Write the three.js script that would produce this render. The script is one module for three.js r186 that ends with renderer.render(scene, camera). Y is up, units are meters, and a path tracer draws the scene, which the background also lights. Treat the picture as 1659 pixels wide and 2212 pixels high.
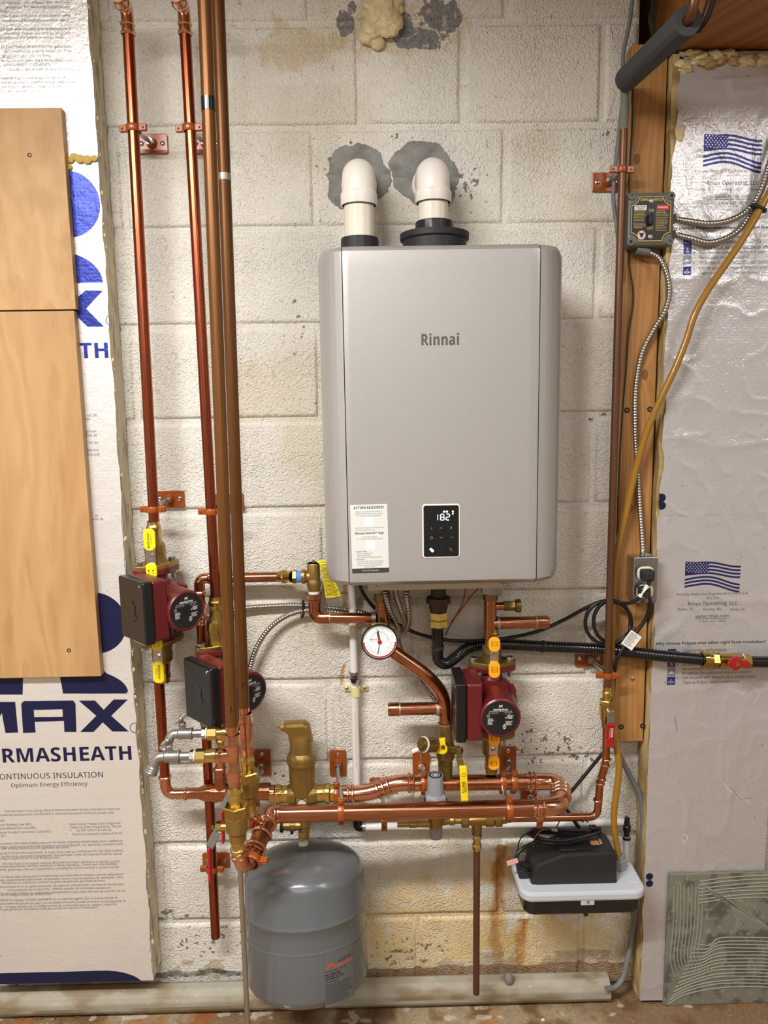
import * as THREE from 'three';
import { mergeGeometries, toCreasedNormals } from 'three/addons/utils/BufferGeometryUtils.js';
import { RoundedBoxGeometry } from 'three/addons/geometries/RoundedBoxGeometry.js';
import { RectAreaLightUniformsLib } from 'three/addons/lights/RectAreaLightUniformsLib.js';
import { TextGeometry } from 'three/addons/geometries/TextGeometry.js';
import { FontLoader } from 'three/addons/loaders/FontLoader.js';

// ---------- camera, lights, exposure ----------
const scene = new THREE.Scene();
scene.background = new THREE.Color(0x000000);
const F = 1600, PITCH = 0.143881, YAW = 0.012877, ROLL = -0.016182;
const CAM = new THREE.Vector3(0.11462, 1.45166, 1.66109);
const V3 = (x, y, z) => new THREE.Vector3(x, y, z);
const cy = Math.cos(YAW), sy = Math.sin(YAW), cp = Math.cos(PITCH), sp = Math.sin(PITCH), cr = Math.cos(ROLL), sr = Math.sin(ROLL);
const EX = V3(cy, 0, sy), Z0 = V3(-sy, 0, cy);
const EY = V3(0, cp, 0).addScaledVector(Z0, -sp), EZ = V3(0, sp, 0).addScaledVector(Z0, cp);
const RIGHT = EX.clone().multiplyScalar(cr).addScaledVector(EY, sr), UP = EY.clone().multiplyScalar(cr).addScaledVector(EX, -sr);
const camera = new THREE.PerspectiveCamera(2 * Math.atan(1106 / F) * 180 / Math.PI, 1659 / 2212, 0.02, 30);
camera.position.copy(CAM);
camera.quaternion.setFromRotationMatrix(new THREE.Matrix4().makeBasis(RIGHT, UP, EZ));
scene.add(camera);
const renderer = new THREE.WebGLRenderer({ antialias: true });
renderer.toneMapping = THREE.LinearToneMapping;
renderer.toneMappingExposure = 1.2;
renderer.shadowMap.enabled = true;
RectAreaLightUniformsLib.init();
// two ceiling strip lights behind the camera side of the room and one added fill strip: [x, y, z, turn about y, radiance]
const STRIPS = [
  { x: -0.66, y: 2.40, z: 1.5, turn: 0.12, power: 195, label: 'long white strip light on the ceiling toward the copper risers' },
  { x: 1.55, y: 2.40, z: 1.6, turn: -0.5, power: 36, label: 'white strip light on the ceiling nearer the foil insulation corner' },
  { x: 0.35, y: 2.40, z: 3.1, turn: 0.05, power: 40, label: 'added unseen white strip light on the ceiling at the far side of the room, for frontal fill' },  // unseen third strip, added to give frontal fill light
];
const LIGHTCOL = new THREE.Color(1.0, 0.97, 0.93);
for (const s of STRIPS) {
  const l = new THREE.RectAreaLight(LIGHTCOL, s.power, 1.15, 0.11);
  l.position.set(s.x, s.y, s.z);
  l.rotation.set(-Math.PI / 2, 0, 0);
  l.rotation.order = 'YXZ'; l.rotation.y = s.turn;
  l.castShadow = true;
  scene.add(l);
}

// ---------- helpers ----------
const dirOf = (u, v) => RIGHT.clone().multiplyScalar((u - 829.5) / F).addScaledVector(UP, -(v - 1106) / F).sub(EZ);
const P = (u, v, z) => { const d = dirOf(u, v); return CAM.clone().addScaledVector(d, (z - CAM.z) / d.z); };      // photo pixel -> point at distance z from the wall
const PF = (u, v) => { const d = dirOf(u, v); return CAM.clone().addScaledVector(d, (0 - CAM.y) / d.y); };          // photo pixel -> point on the floor
const mpp = (u, v, z) => { const d = dirOf(u, v); return (z - CAM.z) / d.z / F; };                                  // metres per pixel there
let seed = 12345;
const rnd = () => { seed = (seed * 1664525 + 1013904223) >>> 0; return seed / 4294967296; };
const hash = (x, y, s = 0) => { let h = (x * 374761393 + y * 668265263 + s * 1274126177) | 0; h = Math.imul(h ^ (h >>> 13), 1274126177); h ^= h >>> 16; return (h >>> 0) / 4294967296; };
const vn = (x, y, s = 0) => { const xi = Math.floor(x), yi = Math.floor(y); let fx = x - xi, fy = y - yi; fx = fx * fx * (3 - 2 * fx); fy = fy * fy * (3 - 2 * fy);
  const a = hash(xi, yi, s), b = hash(xi + 1, yi, s), c = hash(xi, yi + 1, s), d = hash(xi + 1, yi + 1, s); return a + (b - a) * fx + (c - a) * fy + (a - b - c + d) * fx * fy; };
const fbm = (x, y, o = 4, s = 0) => { let t = 0, a = 0.5, n = 0; for (let i = 0; i < o; i++) { t += a * vn(x, y, s + i * 17); n += a; a *= 0.5; x *= 2.03; y *= 2.03; } return t / n; };
const ss = (a, b, x) => { const t = Math.min(1, Math.max(0, (x - a) / (b - a))); return t * t * (3 - 2 * t); };
const taken = new Map();
const numbered = (n) => { const k = taken.get(n) || 0; taken.set(n, k + 1); return k ? n + '_' + String(k).padStart(3, '0') : n; };
function thing(name, label, category, group) { const o = new THREE.Group(); o.name = numbered(name); o.userData = { label, category }; if (group) o.userData.group = group; scene.add(o); return o; }
const SINGLE = new Set(['press_ring', 'solder_joint', 'sleeve']);
function part(name, geo, mat, parent, label) {
  if (Array.isArray(geo) && SINGLE.has(name)) return geo.map((q) => part(name, q, mat, parent, label))[0];
  const g = Array.isArray(geo) ? merge(geo) : geo; const m = new THREE.Mesh(g, mat); m.name = name; m.castShadow = m.receiveShadow = true;
  if (label) m.userData.label = label; if (parent) parent.add(m); return m;
}
function one(name, geo, mat, label, category, group) { const m = part(name, geo, mat, null); m.name = numbered(name); m.userData = { label, category }; if (group) m.userData.group = group; scene.add(m); rebase(m); return m; }
function struct(name, geo, mat) { const m = part(name, geo, mat, scene); m.userData = { kind: 'structure' }; return m; }
function merge(list) { const l = list.map((g) => { const q = g.index ? g.toNonIndexed() : g; for (const k of Object.keys(q.attributes)) if (!['position', 'normal', 'uv'].includes(k)) q.deleteAttribute(k); return q; }); return mergeGeometries(l, false); }
function rebase(root) {           // world-space geometry -> root placed at the base of its thing
  root.updateMatrixWorld(true);
  const b = new THREE.Box3().setFromObject(root); const base = V3((b.min.x + b.max.x) / 2, b.min.y, (b.min.z + b.max.z) / 2);
  const seen = new Set();
  root.traverse((m) => { if (m.isMesh && !seen.has(m.geometry)) { seen.add(m.geometry); m.geometry.translate(-base.x, -base.y, -base.z); } });
  root.position.copy(base);
  return root;
}
// profile [[t 0..1, radius m], ...] revolved round A->B
function rev(A, B, prof, seg = 24, crease = 0.5) {
  const L = A.distanceTo(B); const pts = prof.map(([t, r]) => new THREE.Vector2(Math.max(r, 0.00001), t * L));
  let g = new THREE.LatheGeometry(pts, seg);
  g = toCreasedNormals(g, crease);
  g.applyQuaternion(new THREE.Quaternion().setFromUnitVectors(V3(0, 1, 0), B.clone().sub(A).normalize()));
  g.translate(A.x, A.y, A.z); return g;
}
const cyl = (A, B, r, r2 = r, seg = 24) => rev(A, B, [[0, 0], [0, r], [1, r2], [1, 0]], seg);
const hex = (A, B, r) => rev(A, B, [[0, 0], [0, r * 0.93], [0.1, r], [0.9, r], [1, r * 0.93], [1, 0]], 6, 0.3);
// swept tube through points with rounded corners; radius may be a function of arc length
function smoothPath(pts, round, step) {
  const out = [];
  const n = pts.length; let prev = pts[0].clone(); out.push(prev);
  const lineTo = (q) => { const d = prev.distanceTo(q); const k = Math.max(1, Math.ceil(d / step)); for (let i = 1; i <= k; i++) out.push(prev.clone().lerp(q, i / k)); prev = q.clone(); };
  for (let i = 1; i < n - 1; i++) {
    const a = pts[i - 1], b = pts[i], c = pts[i + 1]; const la = a.distanceTo(b), lc = b.distanceTo(c); const r = Math.min(round, la * 0.49, lc * 0.49);
    const s = b.clone().lerp(a, r / la), e = b.clone().lerp(c, r / lc); lineTo(s);
    for (let k = 1; k <= 8; k++) { const t = k / 8; out.push(s.clone().multiplyScalar((1 - t) * (1 - t)).addScaledVector(b, 2 * t * (1 - t)).addScaledVector(e, t * t)); }
    prev = e.clone();
  }
  lineTo(pts[n - 1]); return out;
}
const splinePath = (pts, step) => { const c = new THREE.CatmullRomCurve3(pts, false, 'centripetal'); return c.getSpacedPoints(Math.max(4, Math.ceil(c.getLength() / step))); };
function sweep(path, rad, seg = 14, cap = true, flat = 1) {
  const pos = [], idx = [], uv = [], n = path.length; let N = null; let s = 0;
  for (let i = 0; i < n; i++) {
    const T = (i === 0 ? path[1].clone().sub(path[0]) : i === n - 1 ? path[n - 1].clone().sub(path[n - 2]) : path[i + 1].clone().sub(path[i - 1])).normalize();
    if (!N) { N = Math.abs(T.y) < 0.9 ? V3(0, 1, 0) : V3(1, 0, 0); }
    N.addScaledVector(T, -N.dot(T)).normalize(); const Bn = T.clone().cross(N);
    if (i) s += path[i].distanceTo(path[i - 1]);
    const r = typeof rad === 'function' ? rad(s, i / (n - 1)) : rad;
    for (let k = 0; k <= seg; k++) { const a = k / seg * Math.PI * 2; const q = path[i].clone().addScaledVector(N, Math.cos(a) * r * flat).addScaledVector(Bn, Math.sin(a) * r); pos.push(q.x, q.y, q.z); uv.push(k / seg * 0.1, s); }
  }
  for (let i = 0; i < n - 1; i++) for (let k = 0; k < seg; k++) { const a = i * (seg + 1) + k, b = a + seg + 1; idx.push(a, a + 1, b, b, a + 1, b + 1); }
  let nv = n * (seg + 1);
  if (cap) for (const e of [0, n - 1]) {
    const c = nv++; pos.push(path[e].x, path[e].y, path[e].z); uv.push(0, 0);
    const st = nv; for (let k = 0; k <= seg; k++) { const j = (e * (seg + 1) + k) * 3; pos.push(pos[j], pos[j + 1], pos[j + 2]); uv.push(0, 0); nv++; }
    for (let k = 0; k < seg; k++) e ? idx.push(c, st + k, st + k + 1) : idx.push(c, st + k + 1, st + k);
  }
  const g = new THREE.BufferGeometry(); g.setAttribute('position', new THREE.Float32BufferAttribute(pos, 3)); g.setAttribute('uv', new THREE.Float32BufferAttribute(uv, 2)); g.setIndex(idx); 
  g.computeVertexNormals();
  return g.toNonIndexed();
}
const tube = (pts, r, round = 0.03, seg = 16) => sweep(smoothPath(pts, round, 0.05), r, seg);
const cord = (pts, r, seg = 10) => sweep(splinePath(pts, 0.012), r, seg);
const flex = (pts, r, pitch = 0.0062) => sweep(splinePath(pts, pitch / 4), (s) => r * (1 + 0.13 * Math.cos(s / pitch * Math.PI * 2)), 10);
const box = (w, h, d, x = 0, y = 0, z = 0) => { const g = new THREE.BoxGeometry(w, h, d); g.translate(x, y, z); return g.toNonIndexed(); };
const rbox = (w, h, d, r, x = 0, y = 0, z = 0, s = 2) => { const g = new RoundedBoxGeometry(w, h, d, s, Math.min(r, w / 2.01, h / 2.01, d / 2.01)); g.translate(x, y, z); return g.index ? g.toNonIndexed() : g; };
// rectangular bar between two points; w across, d along the facing vector
function bar(A, B, w, d, face = V3(0, 0, 1), r = 0.001) {
  const L = A.distanceTo(B); const y = B.clone().sub(A).normalize(); const z = face.clone().addScaledVector(y, -face.dot(y)).normalize(); const x = y.clone().cross(z);
  const g = rbox(w, L, d, r); g.applyMatrix4(new THREE.Matrix4().makeBasis(x, y, z)); const c = A.clone().add(B).multiplyScalar(0.5); g.translate(c.x, c.y, c.z); return g;
}
const rrect = (w, h, r) => { const s = new THREE.Shape(), x = -w / 2, y = -h / 2; s.moveTo(x + r, y); s.lineTo(x + w - r, y); s.absarc(x + w - r, y + r, r, -Math.PI / 2, 0); s.lineTo(x + w, y + h - r); s.absarc(x + w - r, y + h - r, r, 0, Math.PI / 2); s.lineTo(x + r, y + h); s.absarc(x + r, y + h - r, r, Math.PI / 2, Math.PI); s.lineTo(x, y + r); s.absarc(x + r, y + r, r, Math.PI, Math.PI * 1.5); return s; };
const slab = (shape, d, bev = 0.001, seg = 10) => { const g = new THREE.ExtrudeGeometry(shape, { depth: Math.max(d - 2 * bev, 0.0002), bevelEnabled: bev > 0, bevelSize: bev, bevelThickness: bev, bevelSegments: 2, curveSegments: seg }); g.translate(0, 0, bev); return g; };
const at = (g, p, q) => { if (q) g.applyQuaternion(q); g.translate(p.x, p.y, p.z); return g; };
const eul = (x, y, z) => new THREE.Quaternion().setFromEuler(new THREE.Euler(x, y, z));
// plane facing a direction with given up
function sheet(w, h, p, n = V3(0, 0, 1), up = V3(0, 1, 0)) { const g = new THREE.PlaneGeometry(w, h); const z = n.clone().normalize(), x = up.clone().cross(z).normalize(), y = z.clone().cross(x); g.applyMatrix4(new THREE.Matrix4().makeBasis(x, y, z)); g.translate(p.x, p.y, p.z); return g; }
function canvasTex(W, H, draw, srgb = true) { const c = document.createElement('canvas'); c.width = W; c.height = H; draw(c.getContext('2d'), W, H); const t = new THREE.CanvasTexture(c); if (srgb) t.colorSpace = THREE.SRGBColorSpace; t.magFilter = THREE.LinearFilter; t.anisotropy = 8; return t; }
function pixTex(W, H, fn, srgb = true) { const d = new Uint8Array(W * H * 4); for (let y = 0; y < H; y++) for (let x = 0; x < W; x++) { const c = fn((x + 0.5) / W, (y + 0.5) / H); const i = (y * W + x) * 4; d[i] = Math.max(0, Math.min(255, c[0])); d[i + 1] = Math.max(0, Math.min(255, c[1])); d[i + 2] = Math.max(0, Math.min(255, c[2])); d[i + 3] = 255; }
  const t = new THREE.DataTexture(d, W, H); if (srgb) t.colorSpace = THREE.SRGBColorSpace; t.magFilter = THREE.LinearFilter; t.minFilter = THREE.LinearMipmapLinearFilter; t.generateMipmaps = true; t.wrapS = t.wrapT = THREE.RepeatWrapping; t.needsUpdate = true; return t; }
const lines = (ctx, x, y, w, n, step, h, col, sd = 1) => { ctx.fillStyle = col; for (let i = 0; i < n; i++) { let q = x; const e = x + w * (0.7 + 0.3 * hash(i, 3, sd)); let k = 0; while (q < e) { const l = step * (0.5 + 1.6 * hash(i, k++, sd + 5)); ctx.fillRect(q, y + i * step, Math.min(l, e - q), h); q += l + step * 0.28; } } };
const txt = (ctx, s, x, y, size, o = {}) => { ctx.save(); ctx.fillStyle = o.col || '#111'; ctx.textAlign = o.align || 'left'; ctx.textBaseline = 'middle'; ctx.font = (o.bold ? 'bold ' : '') + size + 'px ' + (o.font || 'sans-serif'); ctx.translate(x, y); if (o.rot) ctx.rotate(o.rot); if (o.w) { const m = ctx.measureText(s).width; ctx.scale(o.w / m, 1); } ctx.fillText(s, 0, 0); ctx.restore(); };

// ---------- materials ----------
const M = {};
const mat = (k, color, rough, metal = 0, o = {}) => (M[k] = new THREE.MeshStandardMaterial({ color, roughness: rough, metalness: metal, ...o }));
const phys = (k, color, rough, metal, o) => (M[k] = new THREE.MeshPhysicalMaterial({ color, roughness: rough, metalness: metal, ...o }));
const smudge = pixTex(256, 256, (u, v) => { const a = 150 + 105 * fbm(u * 9, v * 9, 4, 3); return [a, a, a]; }, false); smudge.repeat.set(6, 6);
const tarnish = pixTex(256, 256, (u, v) => { const a = fbm(u * 6, v * 14, 5, 9), b = fbm(u * 40, v * 40, 2, 31); const k = 0.76 + 0.3 * a + 0.08 * b; return [255 * Math.min(1, k), 250 * Math.min(1, k), 246 * Math.min(1, k)]; }); tarnish.repeat.set(8, 3);
mat('copper', 0xbd8163, 0.32, 1, { roughnessMap: smudge, map: tarnish });
mat('copperShiny', 0xd9a082, 0.22, 1, { roughnessMap: smudge });
mat('copperRed', 0xa65a41, 0.36, 1, { roughnessMap: smudge, map: tarnish });
mat('copperOld', 0x6f4821, 0.52, 0.5, { roughnessMap: smudge, map: tarnish });
mat('copperBrown', 0x6b4b37, 0.5, 0.55, { roughnessMap: smudge, map: tarnish });
mat('brass', 0xbb9f58, 0.32, 1, { roughnessMap: smudge });
mat('brassShiny', 0xd6bb70, 0.22, 1);
mat('brassCast', 0x9c8049, 0.5, 0.8, { roughnessMap: smudge });
mat('brassDark', 0x86703f, 0.45, 0.8, { roughnessMap: smudge });
mat('solder', 0xb5aba2, 0.4, 0.8);
mat('zinc', 0xb7b9bb, 0.32, 1, { roughnessMap: smudge });
mat('castZinc', 0x9c9b98, 0.42, 0.85);
mat('steel', 0xb9b6b0, 0.27, 1);
mat('armour', 0xaeaaa2, 0.32, 1);
mat('chrome', 0xd8d8d8, 0.12, 1);
mat('orange', 0xb4561b, 0.38, 0, {});
phys('coatedCopper', 0x94480f, 0.36, 0.1, { clearcoat: 0.4, clearcoatRoughness: 0.25 });
mat('black', 0x17171a, 0.4);
mat('blackMatte', 0x1c1c1e, 0.62);
mat('blackShiny', 0x121214, 0.22);
mat('pvc', 0xe2ddd6, 0.35);
mat('pvcPipe', 0xd9d2c4, 0.45);
mat('white', 0xdeddda, 0.4);
mat('cream', 0xe6dfc6, 0.4);
mat('yellow', 0xf2d51b, 0.42);
mat('orangeGrip', 0xf0a416, 0.45);
mat('red', 0x9c161c, 0.42);
mat('pumpRed', 0x7d1b22, 0.38);
mat('blueTape', 0x5d8fd0, 0.6);
mat('tapeWhite', 0xdcdcd8, 0.7);
mat('greyPlastic', 0x8b8f94, 0.45);
mat('greyCable', 0x6d6f70, 0.55);
mat('foam', 0x3d3e41, 0.9);
mat('patina', 0x6f7566, 0.8);
mat('wire', 0x26211e, 0.5);
mat('wireRed', 0x8e4a3e, 0.5);
mat('sprayFoam', 0xd0bf95, 0.45);
mat('foamCore', 0xb89a56, 0.9);

// ---------- room shell ----------
const WX0 = -0.85, WX1 = 1.05, WH = 2.5, ROW = 0.2032;
const wpt = (u, v) => { const p = P(u, v, 0); return [p.x, p.y]; };
const spot = (u, v, ru, rv) => { const [x, y] = wpt(u, v), m = mpp(u, v, 0); return [x, y, ru * m, rv * m]; };
const dEl = (s, x, y) => Math.hypot((x - s[0]) / s[2], (y - s[1]) / s[3]);
const bare = [spot(745, 45, 26, 30), spot(760, 15, 14, 22), spot(905, 80, 74, 32), spot(940, 30, 60, 50), spot(865, 45, 34, 40), spot(362, 1972, 18, 8), spot(345, 1985, 12, 5)];
const tan = [spot(860, 50, 190, 95), spot(640, 100, 110, 70)];
const specks = [spot(1205, 1610, 130, 48), spot(600, 1675, 60, 25), spot(720, 350, 70, 50), spot(990, 400, 60, 60), spot(1300, 285, 50, 25), spot(1240, 1640, 80, 14), spot(880, 300, 30, 25), spot(430, 1975, 90, 14), spot(460, 2030, 90, 50), spot(640, 700, 30, 60), spot(1270, 900, 45, 12), spot(880, 2060, 120, 40)];
const yellowed = [spot(950, 2000, 260, 130), spot(1180, 2040, 200, 90), spot(1100, 1880, 90, 60)];
const rustLine = [[1086, 1828], [1078, 1880], [1073, 1960], [1072, 2030], [1074, 2095]].map(([u, v]) => wpt(u, v));
const rust2 = [[1130, 1985], [1126, 2040], [1122, 2092]].map(([u, v]) => wpt(u, v));
const rust3 = [[743, 1435], [741, 1480]].map(([u, v]) => wpt(u, v));
const rust4 = [[746, 1262], [746, 1310]].map(([u, v]) => wpt(u, v));
const lineX = (L, y) => { for (let i = 0; i < L.length - 1; i++) if (y <= L[i][1] && y >= L[i + 1][1]) { const t = (L[i][1] - y) / (L[i][1] - L[i + 1][1]); return [L[i][0] + (L[i + 1][0] - L[i][0]) * t, (i + t) / (L.length - 1)]; } return null; };
const mixc = (a, b, t) => { a[0] += (b[0] - a[0]) * t; a[1] += (b[1] - a[1]) * t; a[2] += (b[2] - a[2]) * t; };
const baseBand = wpt(1000, 2088)[1], xBand0 = wpt(790, 2090)[0], dirtL = wpt(450, 2102);
const wallMap = pixTex(1444, 1900, (u, v) => {
  const x = WX0 + u * (WX1 - WX0), y = v * WH;
  const n1 = fbm(x * 3, y * 3, 4, 1), n2 = fbm(x * 30, y * 30, 4, 2), n3 = vn(x * 240, y * 240, 3), n4 = fbm(x * 90, y * 90, 3, 8);
  const c = [216, 213, 205]; const k = 0.93 + 0.11 * n1 + 0.03 * n3; c[0] *= k; c[1] *= k; c[2] *= k;
  mixc(c, [203, 193, 168], ss(0.52, 0.75, fbm(x * 4 + 7, y * 4, 3, 12)) * 0.55);
  for (const s of yellowed) mixc(c, [214, 184, 120], (1 - ss(0.42, 0.98, dEl(s, x, y) + (n2 - 0.5) * 1.1)) * (0.36 + 0.4 * n4));
  for (const s of tan) mixc(c, [196, 172, 134], (1 - ss(0.55, 0.85, dEl(s, x, y) + (n2 - 0.5) * 1.2)) * (0.25 + 0.4 * n4));
  let L = lineX(rustLine, y);
  if (L) { const d = Math.abs(x - L[0] - (n2 - 0.5) * 0.026) / 0.018; mixc(c, [158, 92, 30], (1 - ss(0.25, 1.25, d)) * (0.55 + 0.45 * n4) * (1.05 - 0.6 * L[1])); }
  L = lineX(rust2, y); if (L) { const d = Math.abs(x - L[0] - (n2 - 0.5) * 0.02) / 0.018; mixc(c, [160, 98, 38], (1 - ss(0.2, 1.2, d)) * 0.8 * n4 * 1.3); }
  for (const R of [rust3, rust4]) { L = lineX(R, y); if (L) { const d = Math.abs(x - L[0] - (n2 - 0.5) * 0.012) / 0.006; mixc(c, [176, 116, 60], (1 - ss(0.2, 1.2, d)) * 0.6); } }
  if (y < baseBand + 0.012 * (n2 - 0.3) && x > xBand0) mixc(c, [128, 92, 60], 0.5 + 0.4 * n4);
  else if (y < 0.1 && n2 > 0.52) mixc(c, [150, 128, 98], 0.5 * n4 + 0.2);
  if (Math.abs(y - dirtL[1] - (n2 - 0.5) * 0.02) < 0.007 && x < dirtL[0] + 0.1) mixc(c, [60, 55, 48], 0.75 * n4 + 0.15);
  for (const s of bare) { const d = dEl(s, x, y) + (n2 - 0.5) * 1.3; if (d < 0.8) { const t = ss(0.8, 0.74, d); mixc(c, [112 + 24 * n3, 109 + 24 * n3, 112 + 22 * n3], t * (n4 > 0.3 ? 0.95 : 0.35)); } else if (d < 0.86) mixc(c, [235, 228, 215], 0.4); }
  for (let i = 0; i < specks.length; i++) { const s = specks[i]; const d = dEl(s, x, y); if (d < 1.2) { const th = 0.70 + 0.16 * d; if (n4 > th - 0.08 && n3 > 0.3) mixc(c, i < 2 || i === 5 ? [84, 66, 50] : [92, 86, 78], 0.75); } }
  const p = vn(x * 260, y * 260, 41); if (p > 0.978) mixc(c, [96, 88, 78], 0.5 * ss(0.35, 0.65, n2) * 1.6);
  if (n4 < 0.2) mixc(c, [150, 142, 128], 0.35);
  return c;
});
const wallBump = pixTex(512, 512, (u, v) => { const w = (a, s, o) => { const t = fbm(u * a, v * a, o, s), t2 = fbm((u - 1) * a, v * a, o, s), t3 = fbm(u * a, (v - 1) * a, o, s), t4 = fbm((u - 1) * a, (v - 1) * a, o, s); return (t * (1 - u) + t2 * u) * (1 - v) + (t3 * (1 - u) + t4 * u) * v; }; const a = w(84, 5, 3), b = w(14, 6, 2); const k = 255 * Math.max(0, Math.min(1, 0.5 + (a - 0.5) * 1.5 + (b - 0.5) * 0.5)); return [k, k, k]; }, false);
wallBump.repeat.set((WX1 - WX0) / 0.22, WH / 0.22);
mat('paint', 0xffffff, 0.62, 0, { map: wallMap, bumpMap: wallBump, bumpScale: 0.003 });
const wallUV = (g, dx = 0, dy = 0) => { const p = g.attributes.position, uv = new Float32Array(p.count * 2); for (let i = 0; i < p.count; i++) { uv[2 * i] = (p.getX(i) + dx - WX0) / (WX1 - WX0); uv[2 * i + 1] = (p.getY(i) + dy) / WH; } g.setAttribute('uv', new THREE.BufferAttribute(uv, 2)); return g; };
const wallBack = (() => { const nx = P(1383, 50, 0).x, ny = P(1372, 98, 0).y, s = new THREE.Shape(); s.moveTo(-2.05, -0.1); s.lineTo(2.35, -0.1); s.lineTo(2.35, ny); s.lineTo(nx, ny); s.lineTo(nx, 2.6); s.lineTo(-2.05, 2.6); const g = new THREE.ExtrudeGeometry(s, { depth: 0.2, bevelEnabled: false }); g.translate(0, 0, -0.2068); return struct('wall_back', wallUV(g), M.paint); })();
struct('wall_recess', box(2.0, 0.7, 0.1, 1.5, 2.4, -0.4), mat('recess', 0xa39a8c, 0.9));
// one concrete block: face, soft chamfer, sides, with slightly wandering edges
function blockGeo(x0, x1, y0, y1, s) {
  const j = 0.0058, nx = 6, ny = 4, zf = 0.0008 * (hash(s, 9) - 0.5); const rings = [[0, -0.0075], [0.003, -0.0018], [0.009, zf]];
  const pos = [], idx = []; const per = [];
  for (let i = 0; i < nx; i++) per.push([x0 + (x1 - x0) * i / nx, y0, 0, 1]); for (let i = 0; i < ny; i++) per.push([x1, y0 + (y1 - y0) * i / ny, -1, 0]);
  for (let i = 0; i < nx; i++) per.push([x1 - (x1 - x0) * i / nx, y1, 0, -1]); for (let i = 0; i < ny; i++) per.push([x0, y1 - (y1 - y0) * i / ny, 1, 0]);
  const cx = (x0 + x1) / 2, cyy = (y0 + y1) / 2, n = per.length;
  for (const [ins, z] of rings) per.forEach(([x, y, ax, ay], i) => { const w = 0.0022 * (hash(i, s) - 0.5); const ex = x + (Math.abs(x - x0) < 1e-6 ? 1 : Math.abs(x - x1) < 1e-6 ? -1 : 0) * (j + ins), ey = y + (Math.abs(y - y0) < 1e-6 ? 1 : Math.abs(y - y1) < 1e-6 ? -1 : 0) * (j + ins); pos.push(ex + ax * w, ey + ay * w, z); });
  for (let r = 0; r < rings.length - 1; r++) for (let i = 0; i < n; i++) { const a = r * n + i, b = r * n + (i + 1) % n; idx.push(a, b, a + n, b, b + n, a + n); }
  const c = pos.length / 3; pos.push(cx, cyy, zf); const o = (rings.length - 1) * n; for (let i = 0; i < n; i++) idx.push(o + i, o + (i + 1) % n, c);
  const g = new THREE.BufferGeometry(); g.setAttribute('position', new THREE.Float32BufferAttribute(pos, 3)); g.setIndex(idx); wallUV(g); g.computeVertexNormals(); return g;
}
{
  let s = 1;
  for (let k = -1; k < 11; k++) {
    const yt = Math.min(2.2352 - ROW * k, 2.43), yb = 2.2352 - ROW * (k + 1);
    let js = []; for (let i = -3; i <= 3; i++) js.push((k & 1 ? 0 : ROW) + i * ROW * 2);
    if (k === 0) js = [-1.016, -0.6096, -0.2032, wpt(776, 150)[0], wpt(999, 150)[0], 0.6096, 1.016];
    for (let i = 0; i < js.length - 1; i++) if (js[i + 1] > -0.66 && js[i] < 0.66) part('block', blockGeo(js[i], k < 1 ? Math.min(js[i + 1], P(1383, 50, 0).x + 0.004) : js[i + 1], yb, yt, s++), M.paint, wallBack);
  }
}
// grey cement patches round the vent pipes
const cementTex = pixTex(256, 256, (u, v) => { const k = 98 + 50 * fbm(u * 5, v * 9, 4, 60) + 14 * vn(u * 90, v * 90, 61); return [k, k, k * 0.97]; }); cementTex.repeat.set(6, 6);
mat('cement', 0xffffff, 0.8, 0, { map: cementTex, bumpMap: wallBump, bumpScale: 0.001 });
for (const [cu, cv, ru, rv, sd] of [[776, 378, 68, 62, 3], [924, 384, 66, 66, 8]]) {
  const c = P(cu, cv, 0), m = mpp(cu, cv, 0), sh = new THREE.Shape();
  for (let i = 0; i <= 90; i++) { const a = i / 90 * Math.PI * 2; const w = 1.02 + 0.75 * (fbm(Math.cos(a) * 1.3 + sd, Math.sin(a) * 1.3, 3, 70) - 0.5) + 0.05 * (hash(i % 90, sd) - 0.5); const x = Math.cos(a) * ru * m * w, y = Math.sin(a) * rv * m * w; i ? sh.lineTo(x, y) : sh.moveTo(x, y); }
  part('cement_patch', at(slab(sh, 0.004, 0.0015), V3(c.x, c.y, -0.002)), M.cement, wallBack, 'smeared grey cement round the white vent pipe');
}
const floorMap = pixTex(1024, 1024, (u, v) => {
  const x = u * 2.2, y = v * 2.2, a = fbm(x * 4, y * 4, 5, 90), b = fbm(x * 17, y * 17, 4, 95), d = fbm(x * 7 + 3, y * 7, 4, 99), n = vn(x * 200, y * 200, 98);
  const c = [126, 102, 76]; mixc(c, [154, 136, 110], ss(0.5, 0.66, a)); mixc(c, [104, 76, 48], ss(0.5, 0.7, b) * 0.8); mixc(c, [150, 86, 34], ss(0.56, 0.7, d) * 0.6); mixc(c, [190, 184, 174], ss(0.7, 0.76, fbm(x * 26, y * 34, 3, 93)) * 0.7); if (n > 0.985) mixc(c, [225, 220, 208], 0.7); const k = 0.92 + 0.16 * n; return [c[0] * k, c[1] * k, c[2] * k];
});
const planeUV = (g, sx) => { const p = g.attributes.position, uv = new Float32Array(p.count * 2); for (let i = 0; i < p.count; i++) { uv[2 * i] = p.getX(i) / sx; uv[2 * i + 1] = p.getZ(i) / sx; } g.setAttribute('uv', new THREE.BufferAttribute(uv, 2)); return g; };
mat('floorMat', 0xffffff, 0.55, 0, { map: floorMap, bumpMap: wallBump, bumpScale: 0.001 });
struct('floor', planeUV(box(4.4, 0.15, 4.6, 0.15, -0.075, 2.0), 2.2), M.floorMat);
mat('roomWall', 0xb9b3a8, 0.8); mat('ceilWood', 0x9c8a6e, 0.8);
struct('wall_left', box(0.15, 2.75, 4.6, -2.125, 1.3, 2.0), M.roomWall);
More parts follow.
